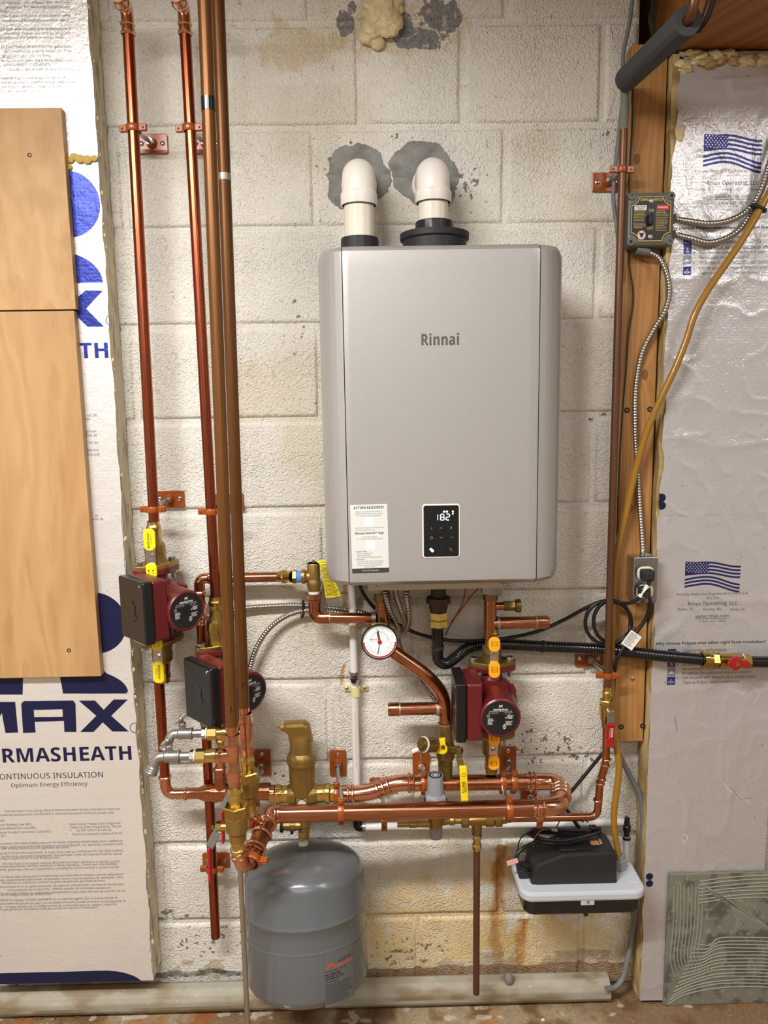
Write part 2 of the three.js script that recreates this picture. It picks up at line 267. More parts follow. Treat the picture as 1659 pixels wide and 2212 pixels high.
struct('wall_right', box(0.15, 2.75, 4.6, 2.425, 1.3, 2.0), M.roomWall);
struct('wall_front', box(4.7, 2.75, 0.15, 0.15, 1.3, 4.375), M.roomWall);
struct('ceiling', box(4.7, 0.15, 4.8, 0.15, 2.675, 2.0), M.ceilWood);
// strip light fixtures
mat('fixture', 0xe8e8e6, 0.4); mat('lamp', 0xffffff, 0.5, 0, { emissive: 0xfff0dc, emissiveIntensity: 2.2 });
for (const s of STRIPS) {
  const g = thing('strip_light', s.label, 'ceiling light'); const q = eul(0, s.turn, 0);
  part('housing', at(rbox(1.22, 0.05, 0.13, 0.008, 0, 0.033, 0), V3(s.x, s.y, s.z), q), M.fixture, g);
  part('diffuser', at(box(1.16, 0.004, 0.112, 0, 0.006, 0), V3(s.x, s.y, s.z), q), M.lamp, g);
  for (const k of [-0.45, 0.45]) part('chain', at(cyl(V3(k, 0.056, 0), V3(k, 0.2, 0), 0.004), V3(s.x, s.y, s.z), q), M.steel, g);
  rebase(g);
}

// ---------- foil-faced insulation boards ----------
function boardTex(x0, x1, y0, y1, z, ppm, draw) {
  const W = Math.round((x1 - x0) * ppm), H = Math.round((y1 - y0) * ppm);
  return canvasTex(W, H, (ctx) => { const C = (u, v) => { const p = P(u, v, z); return [(p.x - x0) * ppm, (y1 - p.y) * ppm]; }; const k = (u, v) => mpp(u, v, z) * ppm; draw(ctx, W, H, C, k); });
}
const foilBump = pixTex(512, 512, (u, v) => { const r = (a, s) => { const f = (uu, vv) => Math.abs(fbm(uu * a, vv * a, 3, s) - 0.5) * 2; return (f(u, v) * (1 - u) + f(u - 1, v) * u) * (1 - v) + (f(u, v - 1) * (1 - u) + f(u - 1, v - 1) * u) * v; }; const k = 255 * Math.min(1, Math.pow(r(6, 200), 0.6) * 0.55 + 0.45 * r(26, 210)); return [k, k, k]; }, false);
foilBump.repeat.set(2, 6);
// foil skin: grid with real creases; left/right edges may wander
function foilSkin(xl, xr, y0, y1, z, amp, sd, nx = 44, ny = 150) {
  const pos = [], uv = [], idx = []; const X0 = xl(null), X1 = xr(null);
  for (let j = 0; j <= ny; j++) { const y = y0 + (y1 - y0) * j / ny; const a = xl(y), b = xr(y);
    for (let i = 0; i <= nx; i++) { const x = a + (b - a) * i / nx; const rg = (f, s, p) => Math.pow(1 - Math.min(1, Math.abs(fbm(x * f, y * f * 0.8, 2, s) - 0.5) * 7), p); const w = amp * (0.55 * fbm(x * 14, y * 5, 3, sd) + 0.5 * rg(7, sd + 40, 3) + 0.35 * rg(15, sd + 60, 3)); pos.push(x, y, z + w); uv.push((x - X0) / (X1 - X0), (y - y0) / (y1 - y0)); } }
  for (let j = 0; j < ny; j++) for (let i = 0; i < nx; i++) { const a = j * (nx + 1) + i, b = a + nx + 1; idx.push(a, a + 1, b, b, a + 1, b + 1); }
  const g = new THREE.BufferGeometry(); g.setAttribute('position', new THREE.Float32BufferAttribute(pos, 3)); g.setAttribute('uv', new THREE.Float32BufferAttribute(uv, 2)); g.setIndex(idx); g.computeVertexNormals(); return g;
}
const BLUE = '#28368f', NAVY = '#23264f', INK = '#3a3c4c';
const ZL = 0.07, LX1 = (P(212, 100, ZL).x + P(240, 750, ZL).x + P(268, 1200, ZL).x + P(316, 2080, ZL).x) / 4, LX0 = P(-60, 1000, ZL).x - 0.08, LY0 = P(150, 2122, ZL).y, LY1 = 2.42, LYM = 1.24;
const circ = (ctx, C, k, u, v, r, col) => { const [x, y] = C(u, v); ctx.fillStyle = col; ctx.beginPath(); ctx.arc(x, y, r * k(u, v), 0, 7); ctx.fill(); };
const poly = (ctx, C, pts, col) => { ctx.fillStyle = col; ctx.beginPath(); pts.forEach(([u, v], i) => { const [x, y] = C(u, v); i ? ctx.lineTo(x, y) : ctx.moveTo(x, y); }); ctx.fill(); };
const rt = (ctx, C, k, s, u, v, size, o = {}) => { const [x, y] = C(u, v); txt(ctx, s, x, y, size * k(u, v), { col: INK, ...o, w: o.w ? o.w * k(u, v) : 0 }); };
function foilBase(ctx, W, H, col, sd) { ctx.fillStyle = col; ctx.fillRect(0, 0, W, H); for (let i = 0; i < 60; i++) { ctx.fillStyle = 'rgba(70,64,58,' + (0.15 + 0.5 * hash(i, sd)) + ')'; const x = hash(i, sd, 1) * W, y = hash(i, sd, 2) * H; ctx.fillRect(x, y, 1 + 3 * hash(i, sd, 3), 1 + 5 * hash(i, sd, 4)); } }
const upperTex = boardTex(LX0, LX1, LYM, LY1, ZL, 1500, (ctx, W, H, C, k) => {
  foilBase(ctx, W, H, '#e6e5e3', 5);
  const T = [['ls regarding suitable applications, additional', 149, 4], ['mendations.  For warranties, limitations and', 151, 14], ['anties.', 21, 24], ['e used as a nailing base for any other building', 152, 33], ['sheath-3 must be properly braced for lateral', 148, 43], ['will burn when exposed to an ignition source of', 154, 62], ['spreading.  Consult your local Building Code', 153, 72], ['uding the use of a thermal or ignition barrier.', 143, 81], ['en para obtener detalles sobre las aplicaciones', 155, 101], ['icas y recomendaciones de instalación.  Para', 153, 111], ['de garantías aplicables de Rmax.', 111, 121], ['be ser utilizado como una base de clavado para', 157, 130], ['paredes de entramado aislados con', 124, 139], ['nte para cargas laterales de acuerdo con los', 159, 149], ['material orgánico que se quema cuando se', 141, 168], ['l suficiente y puede contribuir a la propagación de', 163, 177], ['construcción para los códigos y requisitos', 140, 187], ['arrera térmica o combustión.', 91, 197]];
  for (const [s, u, v] of T) rt(ctx, C, k, s, u, v, 7.2, { align: 'right' });
  circ(ctx, C, k, 147, 441, 69, BLUE);
  { ctx.fillStyle = BLUE; ctx.beginPath(); const [x, y] = C(125, 612), r = 97 * k(125, 600); ctx.moveTo(x - r, y); ctx.ellipse(x, y, r, 66 * k(125, 600), 0, Math.PI, 0); ctx.fill(); }
  poly(ctx, C, [[167, 643], [185, 627], [222, 628], [186, 667], [225, 706], [189, 706], [160, 678], [150, 660]], BLUE);
  { const [x, y] = C(240, 692); ctx.strokeStyle = NAVY; ctx.lineWidth = 2; ctx.beginPath(); ctx.arc(x, y, 11 * k(240, 690), 0, 7); ctx.stroke(); }
  rt(ctx, C, k, 'THERMASHEATH', 238, 757, 46, { align: 'right', bold: 1, col: BLUE, w: 410 });
  const B = [['ed cell.', 211, 897], ['ide.', 196, 905], ['pproval', 208, 931], ['Title 24', 209, 940], ['ICC-ES', 212, 956], ['dditional', 213, 972], ['ons and', 215, 981]];
  for (const [s, u, v] of B) rt(ctx, C, k, s, u, v, 7.2, { align: 'right' });
});
const lowerTex = boardTex(LX0, LX1, LY0, LYM, ZL, 1500, (ctx, W, H, C, k) => {
  foilBase(ctx, W, H, '#e6e5e3', 9);
  const B = [['building', 215, 997], ['lateral', 212, 1006], ['ource of', 217, 1022], ['ng Code', 217, 1030], ['arrier.', 208, 1039], ['aciones', 218, 1056], ['Para', 216, 1064], ['do para', 219, 1080], ['con los', 221, 1096], ['se', 212, 1113], ['ación de', 224, 1121]];
  for (const [s, u, v] of B) rt(ctx, C, k, s, u, v, 7.2, { align: 'right' });
  circ(ctx, C, k, 205, 1346, 68, NAVY);
  { ctx.fillStyle = NAVY; ctx.beginPath(); const [x, y] = C(135, 1498), kk = k(135, 1490); ctx.moveTo(x, y); ctx.ellipse(x, y, 141 * kk, 60 * kk, 0, -0.98, 0); ctx.lineTo(x, y); ctx.fill(); }
  poly(ctx, C, [[125, 1440], [215, 1440], [275, 1498], [136, 1498], [133, 1480]], NAVY);
  poly(ctx, C, [[-80, 1455], [50, 1455], [49, 1500], [-80, 1500]], NAVY);
  { ctx.fillStyle = '#e6e5e3'; }
  // MAX
  poly(ctx, C, [[-60, 1516], [33, 1516], [39, 1582], [12, 1583], [4, 1540], [-20, 1583], [-60, 1583]], NAVY);
  poly(ctx, C, [[46, 1520], [52, 1514], [158, 1513], [163, 1520], [165, 1581], [139, 1581], [138, 1557], [75, 1559], [77, 1582], [50, 1583]], NAVY);
  poly(ctx, C, [[73, 1533], [135, 1532], [136, 1548], [74, 1549]], '#e6e5e3');
  poly(ctx, C, [[170, 1513], [205, 1513], [224, 1533], [245, 1511], [276, 1511], [240, 1546], [278, 1580], [243, 1580], [222, 1560], [202, 1581], [173, 1581], [208, 1546]], NAVY);
  { const [x, y] = C(292, 1572); ctx.strokeStyle = NAVY; ctx.lineWidth = 2; ctx.beginPath(); ctx.arc(x, y, 11 * k(292, 1572), 0, 7); ctx.stroke(); }
  rt(ctx, C, k, 'RMASHEATH', 288, 1627, 44, { align: 'right', bold: 1, col: NAVY, w: 285 });
  rt(ctx, C, k, 'CONTINUOUS INSULATION', 224, 1673, 17, { align: 'right', w: 236, col: '#33343f' });
  rt(ctx, C, k, 'Optimum Energy Efficiency', 189, 1693, 12.5, { align: 'right', w: 165, col: '#33343f' });
  const T = [['Thermasheath-3 is an energy-efficient thermal insulation board composed of closed cell', 259, 1747], ['polyisocyanurate (polyiso) foam core bonded to reinforced aluminum foil facers on each side.', 247, 1755], ['APPROVALS AND CODES:', 12, 1773], ['International Building Code (IBC)', 68, 1781], ['International Residential Code (IRC)', 78, 1788], ['International Energy Conservation Code (IECC)', 111, 1796], ['ASHRAE 90.1', 15, 1805], ['•      Dade County Product Control Approval', 260, 1778], ['•      California Code of Regulations, Title 24', 261, 1785], ['•      DrJ TER 1207-01 & 1309-03            ', 260, 1792], ['•      Tested to acceptance criteria of ICC-ES', 264, 1800], ['Refer to product data sheet at www.rmax.com for details regarding suitable applications, additional', 264, 1816], ['storage, physical properties and installation recommendations.  For warranties, limitations and', 265, 1823], ['conditions, refer to Rmax Sales Policy and applicable warranties.', 152, 1830], ['This product is not a structural panel.  It must not be used as a nailing base for any other building', 265, 1837], ['product.  Furthermore, stud walls insulated with Thermasheath-3 must be properly braced for lateral', 263, 1844], ['loads according to requirements of local Building Codes.', 130, 1852], ['POLYISO foam is an organic material which will burn when exposed to an ignition source', 258, 1860], ['of sufficient heat and intensity and may contribute to flames spreading.  Consult your local Building', 252, 1866], ['Code for specific governing codes and requirements, including the use of a thermal or ignition barrier.', 259, 1873], ['Consulte la hoja de datos del producto en www.rmax.com para obtener detalles sobre las aplicaciones', 267, 1888], ['adecuadas, requerimientos adicionales, propiedades físicas y recomendaciones de instalación.  Para', 265, 1895], ['limitaciones y condiciones, consulte las póliza de garantías aplicables de Rmax.', 228, 1902], ['Este producto no es un panel estructural.  No debe ser utilizado como una base de clavado para', 268, 1910], ['otros productos de construcción.  Además, paredes de entramado aislados con', 240, 1917], ['Thermasheath-3 deben ser aseguradas adecuadamente para cargas laterales de acuerdo con los', 270, 1924], ['requisitos de los códigos locales de construcción.', 112, 1931], ['ADVERTENCIA: espuma POLIISOCIANURATO es un material orgánico que se quema cuando se', 254, 1939], ['expuesto a una fuente de ignición de calor y la intensidad suficiente y puede contribuir a la propagación de', 272, 1946], ['llamas.  Consulte oficiales de los códigos locales de construcción para los códigos y requisitos', 253, 1953], ['específicos que gobiernan, incluyendo el uso de una barrera térmica o combustión.', 212, 1960]];
  for (const [s, u, v] of T) rt(ctx, C, k, s, u, v, 6.3, { align: 'right', bold: v > 1938 && v < 1940 ? 0 : 0 });
  { const [x, y] = C(225, 2136), kk = k(225, 2136); ctx.fillStyle = NAVY; ctx.beginPath(); ctx.ellipse(x, y, 88 * kk, 44 * kk, 0, -Math.PI / 2, 0); ctx.lineTo(0, y); ctx.lineTo(0, y - 44 * kk); ctx.fill(); }
});
const foilMat = (k, map, rough, metal) => mat(k, 0xffffff, rough, metal, { map, bumpMap: foilBump, bumpScale: 0.0012, side: THREE.DoubleSide });
foilMat('foilUL', upperTex, 0.36, 0.5); foilMat('foilLL', lowerTex, 0.36, 0.5);
const coreTex = pixTex(128, 512, (u, v) => { const a = fbm(u * 8, v * 60, 4, 300), b = fbm(u * 30, v * 160, 3, 310); const c = [202, 195, 170]; mixc(c, [220, 212, 176], ss(0.55, 0.7, a)); mixc(c, [148, 140, 114], ss(0.6, 0.75, b)); return c; }); coreTex.repeat.set(1, 1);
mat('core', 0xffffff, 0.85, 0, { map: coreTex });
const ragged = (x, amp, f, sd) => (y) => y === null ? x : x + amp * (fbm(y * f, 2, 4, sd) - 0.5) * 2;
{
  const g = thing('insulation_board', 'white foil-faced foam board with blue print behind the plywood, left of the copper risers', 'insulation');
  part('foil_facing', foilSkin(() => LX0, ragged(LX1, 0.004, 26, 401), LYM, LY1, ZL, 0.0012, 420), M.foilUL, g, 'white foil with small printed text and blue logo');
  part('foil_facing', foilSkin(() => LX0, ragged(LX1, 0.004, 26, 402), LY0, LYM, ZL, 0.0012, 430), M.foilLL, g, 'grey-white foil with big navy lettering');
  // foam core with an uneven cut edge
  const sh = new THREE.Shape(); sh.moveTo(LX0, LY0); const n = 130; for (let i = 0; i <= n; i++) { const y = LY0 + (LY1 - LY0) * i / n; sh.lineTo(LX1 - 0.001 + 0.002 * (fbm(y * 22, 1, 4, 410) - 0.5) * 2, y); } sh.lineTo(LX0, LY1);
  const cg = new THREE.ExtrudeGeometry(sh, { depth: 0.064, bevelEnabled: false }); cg.translate(0, 0, 0.004); part('foam_core', cg, M.core, g, 'dirty tan foam showing along the cut edge');
  // crumbs of torn foam on the cut edge
  const cr = []; for (let i = 0; i < 60; i++) { const t = rnd(); const y = LY0 + (LY1 - LY0) * (t < 0.5 ? t : 0.5 + (t - 0.5)); const b = new THREE.IcosahedronGeometry(0.0015 + 0.0045 * rnd() * rnd(), 0); b.scale(1, 1.8, 0.8); b.translate(LX1 + 0.001 * rnd(), y, ZL - 0.002 - 0.01 * rnd()); cr.push(b); }
  const cm = part('foam_crumb', cr, M.sprayFoam, g); cm.userData.kind = 'stuff';
  rebase(g);
}
// plywood on the left board, in two pieces with a butt joint
const plyTex = (sd, dark) => pixTex(512, 1024, (u, v) => {
  const x = u * 0.36, y = v * 0.9; const w = fbm(x * 7, y * 1.6, 4, sd); const rings = Math.sin((x * 60 + w * 34 + y * 1.5)); const cath = ss(0.3, 0.9, fbm(x * 9 + 2, y * 1.1, 3, sd + 4)); const gr = vn(x * 900, y * 22, sd + 7), n = fbm(x * 40, y * 8, 3, sd + 11);
  const c = [178, 143, 97]; mixc(c, [150, 107, 61], (0.28 * (0.5 + 0.5 * rings) + 0.3 * cath) * 1.0); mixc(c, [140, 92, 48], ss(0.62, 0.8, n) * 0.22); mixc(c, [190, 158, 112], gr * 0.25);
  if (dark) mixc(c, [150, 112, 66], ss(0.55, 0.75, fbm(x * 5, y * 5, 4, sd + 20)) * 0.45 * (v < 0.45 ? 1 : 0.6));
  return c;
});
const PZ = 0.07 + 0.0022;
function plank(name, label, u0, v0, u1, v1, tex, screws) {
  const a = P(u0, v0, PZ + 0.018), b = P(u1, v1, PZ + 0.018); const xl = LX0 + 0.01; const w = (a.x + b.x) / 2 - xl, h = a.y - b.y;
  const g = thing(name, label, 'board', 'plywood boards over the left insulation'); const m = mat('ply' + u0 + v0, 0xffffff, 0.55, 0, { map: tex, bumpMap: tex, bumpScale: 0.0003 });
  part('panel', rbox(w, h, 0.018, 0.0012, xl + w / 2, b.y + h / 2, PZ + 0.009), m, g);
  for (const [u, v] of screws) { const c = P(u, v, PZ + 0.018); part('screw', rev(V3(c.x, c.y, PZ + 0.014), V3(c.x, c.y, PZ + 0.0192), [[0, 0], [0, 0.0045], [0.85, 0.0045], [1, 0.003], [0.6, 0.002], [0.6, 0]], 12), M.blackMatte, g, 'black drywall screw head'); }
  rebase(g);
}
plank('plywood_panel', 'upper plywood piece with smudged grain and a dark screw, over the white foil', 135, 232, 161, 668, plyTex(500, true), [[64, 335]]);
plank('plywood_panel', 'lower plywood piece with bold arched grain, below the butt joint', 162, 671, 216, 1461, plyTex(560, false), [[149, 1405]]);
// right-hand board
const ZR = 0.062, RX0 = (P(1460, 115, ZR).x + P(1432, 800, ZR).x + P(1402, 1500, ZR).x + P(1393, 2050, ZR).x) / 4, RX1 = 1.02, RYT = P(1550, 112, ZR).y, RY0 = 0.012, RYM = 1.2;
function icon(ctx, C, k, u, v, s, col, kind) { const [x, y] = C(u, v), e = s * k(u, v); ctx.fillStyle = col; ctx.fillRect(x, y, e, e); ctx.strokeStyle = '#d7d6dc'; ctx.fillStyle = '#d7d6dc'; ctx.lineWidth = e * 0.06; ctx.beginPath(); if (kind === 'drop') { ctx.ellipse(x + e / 2, y + e * 0.66, e * 0.36, e * 0.1, 0, 0, 7); ctx.stroke(); ctx.beginPath(); ctx.arc(x + e / 2, y + e * 0.38, e * 0.07, 0, 7); ctx.fill(); } else if (kind === 'hill') { ctx.moveTo(x + e * 0.1, y + e * 0.75); ctx.lineTo(x + e * 0.5, y + e * 0.35); ctx.lineTo(x + e * 0.92, y + e * 0.75); ctx.fill(); } else { ctx.moveTo(x + e * 0.42, y + e * 0.2); ctx.lineTo(x + e * 0.42, y + e * 0.6); ctx.arc(x + e * 0.5, y + e * 0.7, e * 0.13, 3.9, 8.7); ctx.lineTo(x + e * 0.58, y + e * 0.2); ctx.stroke(); } }
function flag(ctx, C, k, u0, v0, w, h) {
  const [x, y] = C(u0, v0), kk = k(u0, v0), W = w * kk, H = h * kk; const wave = (t) => H * (-0.16 * Math.sin(t * 5.2 + 0.3) * t * 1.1 + 0.05); const inv = (t) => H * (0.30 - 0.38 * Math.sin(t * 3.6) + 0.34 * t);
  ctx.fillStyle = '#2a2d6b'; for (let i = 0; i < 7; i++) { const yy = y + H * i * 0.125 * 1.0; ctx.beginPath(); for (let q = 0; q <= 24; q++) { const t = q / 24; ctx.lineTo(x + W * t, yy + wave(t) * 0.5 + (i > 3 ? 0.3 : 0.12) * inv(t)); } for (let q = 24; q >= 0; q--) { const t = q / 24; ctx.lineTo(x + W * t, yy + H * 0.066 + wave(t) * 0.5 + (i > 3 ? 0.3 : 0.12) * inv(t)); } ctx.fill(); }
  ctx.fillStyle = '#2a2d6b'; ctx.beginPath(); ctx.moveTo(x, y); ctx.lineTo(x + W * 0.42, y + H * 0.05); ctx.lineTo(x + W * 0.42, y + H * 0.4); ctx.quadraticCurveTo(x + W * 0.2, y + H * 0.32, x, y + H * 0.5); ctx.fill();
  ctx.fillStyle = '#dddce2'; for (let r = 0; r < 6; r++) for (let c = 0; c < 7; c++) { ctx.beginPath(); ctx.arc(x + W * (0.035 + c * 0.057 + (r & 1) * 0.028), y + H * (0.05 + r * 0.062 + c * 0.004), W * 0.011, 0, 7); ctx.fill(); }
}
function printBlock(ctx, C, k, o) {
  flag(ctx, C, k, o.flag[0], o.flag[1], o.fw, o.fh); const c = o.c, t = o.t;
  rt(ctx, C, k, 'Proudly Made and Engineered in the U.S.A.', c, t[0], 8, { align: 'center', w: o.fw * 1.3 });
  rt(ctx, C, k, 'Since 1978', c, t[1], 5.6, { align: 'center' }); rt(ctx, C, k, 'Rmax Operating, LLC', c, t[2], 11, { align: 'center', w: o.fw * 0.9, col: '#2f3140' });
  rt(ctx, C, k, 'Dallas, TX', o.d[0], t[3], 8, {}); rt(ctx, C, k, 'Fernley, NV', o.d[1], t[3], 8, {}); rt(ctx, C, k, 'Greer, SC', o.d[2], t[3], 8, {});
  rt(ctx, C, k, 'www.rmax.com', c, t[4], 10.5, { align: 'center', w: o.fw * 0.62, col: '#2f3140' }); { const a = C(c - o.fw * 0.31, t[4] + 6), b = C(c + o.fw * 0.31, t[4] + 6); ctx.fillStyle = '#2f3140'; ctx.fillRect(a[0], a[1], b[0] - a[0], 1.3); }
  rt(ctx, C, k, '1-800-527-0890', c, t[5], 7.6, { align: 'center', w: o.fw * 0.5 });
  rt(ctx, C, k, 'Why choose Polyiso over other rigid foam insulation?', o.why[0], o.why[1], 9, { bold: 1, w: o.why[2], col: '#2f3038' });
  o.bul.forEach(([s, u, v, b]) => { rt(ctx, C, k, s, u, v, o.bs, { col: '#44454f' }); if (b) { const [x, y] = C(u - 10, v); ctx.beginPath(); ctx.arc(x, y, 1.3 * k(u, v), 0, 7); ctx.fillStyle = '#44454f'; ctx.fill(); } });
  for (const [u, v, col, kd] of o.ic) icon(ctx, C, k, u, v, 18, col, kd);
}
const rUp = boardTex(RX0 - 0.004, RX1, RYM, RYT, ZR, 1500, (ctx, W, H, C, k) => {
  foilBase(ctx, W, H, '#cccacd', 15);
  printBlock(ctx, C, k, { flag: [1514, 290], fw: 131, fh: 72, c: 1577, t: [369, 379, 395, 409, 425, 439], d: [1494, 1554, 1617], why: [1434, 494, 262], bs: 8.6,
    bul: [['Superior fire performance', 1505, 512, 1], ['Higher service temperature (250°F)', 1505, 523, 1], ['Highest R/inch for maximum energy efficiency', 1503, 536, 1], ['Excellent resistance to water and vapor', 1503, 546, 1], ['for optimal moisture control', 1504, 557], ['Air barrier for additional thermal comfort', 1502, 568, 1], ['Can be used with Rmax R-SEAL Construction', 1502, 580, 1], ['Tape or R-SEAL 3000 to seal joints.', 1504, 590]],
    ic: [[1469, 512, '#3a3f78', 'drop'], [1469, 531, '#464b80', 'flask'], [1468, 552, '#8a8c9e', 'hill'], [1468, 576, '#343a78', 'drop']] });
  for (const v of [131, 149]) circ(ctx, C, k, 1461, v, 7.5, NAVY); for (const v of [1075, 1092]) circ(ctx, C, k, 1421, v, 9, NAVY);
});
const rLo = boardTex(RX0 - 0.004, RX1, RY0, RYM, ZR, 1400, (ctx, W, H, C, k) => {
  foilBase(ctx, W, H, '#cccacd', 19);
  for (const v of [1075, 1092]) circ(ctx, C, k, 1421, v, 9, NAVY);
  printBlock(ctx, C, k, { flag: [1478, 1213], fw: 122, fh: 62, c: 1537, t: [1282, 1291, 1303, 1316, 1330, 1341], d: [1460, 1516, 1575], why: [1413, 1390, 242], bs: 8.2,
    bul: [['Superior fire performance', 1472, 1406, 1], ['Higher service temperature (250°F)', 1472, 1416, 1], ['Highest R/inch for maximum energy efficiency', 1472, 1426, 1], ['Excellent resistance to water and vapor', 1471, 1436, 1], ['for optimal moisture control', 1472, 1445], ['Air barrier for additional thermal comfort', 1470, 1454, 1], ['Can be used with Rmax R-SEAL Construction', 1470, 1464, 1], ['Tape or R-SEAL 3000 to seal joints.', 1472, 1474]],
    ic: [[1440, 1402, '#3a3f78', 'drop'], [1439, 1424, '#464b80', 'flask'], [1439, 1443, '#8a8c9e', 'hill'], [1438, 1462, '#343a78', 'drop']] });
  for (const v of [1893, 1908]) circ(ctx, C, k, 1400, v, 8, NAVY);
  for (const [pts, col, lw] of [[[[1562, 1690], [1570, 1704], [1590, 1715], [1620, 1735]], '#e9e7e6', 3], [[[1575, 1700], [1600, 1726], [1625, 1722]], '#b9a888', 3], [[[1468, 1806], [1476, 1800], [1484, 1808], [1474, 1822], [1470, 1810]], '#ece9e2', 4], [[[1530, 1830], [1560, 1836], [1575, 1832]], '#d8c79a', 4], [[[1455, 1548], [1460, 1580]], '#6a6258', 1.5], [[[1500, 1600], [1540, 1592], [1580, 1598]], '#e9e7e8', 1.5], [[[1600, 1500], [1620, 1478], [1640, 1500], [1625, 1520]], '#e2e0e2', 3]]) { ctx.strokeStyle = col; ctx.lineWidth = lw; ctx.beginPath(); pts.forEach(([u, v], i) => { const [x, y] = C(u, v); i ? ctx.lineTo(x, y) : ctx.moveTo(x, y); }); ctx.stroke(); }
});
foilMat('foilUR', rUp, 0.32, 0.5); foilMat('foilLR', rLo, 0.33, 0.5);
const rightCore = pixTex(128, 256, (u, v) => { const a = fbm(u * 9, v * 40, 4, 330); const c = [166, 142, 94]; mixc(c, [196, 174, 124], ss(0.5, 0.7, a)); mixc(c, [132, 104, 58], ss(0.5, 0.28, a) * 0.7); return c; });
mat('rightCoreM', 0xffffff, 0.9, 0, { map: rightCore, bumpMap: rightCore, bumpScale: 0.002 });
{
  const g = thing('insulation_board', 'crinkled silver foil foam board with printed flags, right of the wooden stud', 'insulation');
  part('foil_facing', foilSkin(ragged(RX0 + 0.004, 0.009, 16, 441), () => RX1, RYM, RYT, ZR, 0.0042, 450, 60, 220), M.foilUR, g, 'silver foil with printed flag and company text');
  part('foil_facing', foilSkin(ragged(RX0 - 0.001, 0.004, 16, 442), () => RX1, RY0, RYM, ZR, 0.0034, 460, 60, 220), M.foilLR, g, 'duller silver foil with printed flag');
  const sh = new THREE.Shape(); sh.moveTo(RX1, RY0); sh.lineTo(RX1, RYT - 0.002); const n = 120; for (let i = n; i >= 0; i--) { const y = RY0 + (RYT - 0.002 - RY0) * i / n; sh.lineTo(RX0 - 0.003 + 0.003 * (fbm(y * 30, 4, 4, 445) - 0.5) * 2, y); }
  const cg = new THREE.ExtrudeGeometry(sh, { depth: 0.055, bevelEnabled: false }); cg.translate(0, 0, 0.004); part('foam_core', cg, M.rightCoreM, g, 'torn yellow foam along the edge');
  // torn lumps of foam along the top edge
  for (let i = 0; i < 11; i++) { const u = 1475 + i * 16 + 8 * rnd(), v = 116 + 32 * rnd() * (i % 3 ? 0.5 : 1); const c = P(u, v, ZR + 0.004); const b = new THREE.IcosahedronGeometry(0.011 + 0.005 * rnd(), 3); { const q = b.attributes.position; for (let n = 0; n < q.count; n++) { const x = q.getX(n), y = q.getY(n), z = q.getZ(n), f = 1 + 1.1 * (fbm(x * 120 + i * 7, y * 120 + z * 90, 3, 470) - 0.5); q.setXYZ(n, x * f * 1.3, y * f * 0.75, z * f * 0.7); } b.computeVertexNormals(); } b.rotateZ((rnd() - 0.5) * 0.9); b.translate(c.x, c.y, c.z); part('foam_lump', b, i % 2 ? M.rightCoreM : M.sprayFoam, g); }
  { const c = P(1470, 285, ZR + 0.002); const b = new THREE.IcosahedronGeometry(0.013, 3); { const q = b.attributes.position; for (let n = 0; n < q.count; n++) { const x = q.getX(n), y = q.getY(n), z = q.getZ(n), f = 1 + 1.1 * (fbm(x * 90, y * 90 + z * 60, 3, 475) - 0.5); q.setXYZ(n, x * f * 0.7, y * f * 1.3, z * f * 0.3); } b.computeVertexNormals(); } b.translate(c.x, c.y, c.z); part('foam_lump', b, M.sprayFoam, g); }
  rebase(g);
}
// stud
const studTex = pixTex(256, 1024, (u, v) => { const x = u * 0.09, y = v * 1.7; const w = fbm(x * 20, y * 1.8, 4, 600); let d = 1e9; for (const [kx, ky] of [[0.02, 1.45], [0.03, 0.62], [0.06, 0.95], [0.055, 0.3]]) { d = Math.min(d, Math.hypot((x - kx) * 1.0, (y - ky) * 0.7)); } const bend = 0.02 / (d + 0.02); const r = 0.5 + 0.5 * Math.sin(x * 420 + w * 22 + bend * 16); const c = [172, 124, 70]; mixc(c, [136, 88, 40], r * 0.42); mixc(c, [190, 148, 94], vn(x * 800, y * 20, 610) * 0.25); if (d < 0.009) mixc(c, [112, 66, 28], 0.75); mixc(c, [140, 92, 46], ss(0.55, 0.75, fbm(x * 12, y * 5, 3, 620)) * 0.4); return c; });
mat('stud', 0xffffff, 0.6, 0, { map: studTex, bumpMap: studTex, bumpScale: 0.0004 });
const SZ = 0.042; const SX0 = (P(1362, 300, SZ).x + P(1338, 1000, SZ).x + P(1326, 1450, SZ).x) / 3, SX1 = RX0 - 0.008, SY0 = P(1370, 1602, SZ).y, SY1 = P(1385, 95, SZ).y;
{
  const g = thing('wood_stud', 'rough pine stud with knots, fixed flat to the wall between blocks and silver foil', 'stud');
  part('board', rbox(SX1 - SX0, SY1 - SY0, 0.038, 0.002, (SX0 + SX1) / 2, (SY0 + SY1) / 2, SZ - 0.019), M.stud, g);
  for (const [u, v] of [[1354, 886], [1404, 884], [1342, 1570], [1388, 1568]]) { const c = P(u, v, SZ); part('screw_hole_shade', rev(V3(c.x, c.y, SZ - 0.004), V3(c.x, c.y, SZ + 0.0012), [[0, 0.0062], [0.9, 0.0062], [1, 0.0052], [1, 0.003], [0.7, 0.002], [0.7, 0]], 14), M.blackMatte, g, 'flat black disc for the shade in a drilled screw hole'); }  // black discs stand in for the shade inside the drilled screw holes
  { const c = P(1366, 1466, SZ); part('screw', rev(V3(c.x, c.y, SZ), V3(c.x, c.y, SZ + 0.003), [[0, 0.005], [0.6, 0.005], [1, 0.003], [1, 0]], 12), M.zinc, g); }
  rebase(g);
}
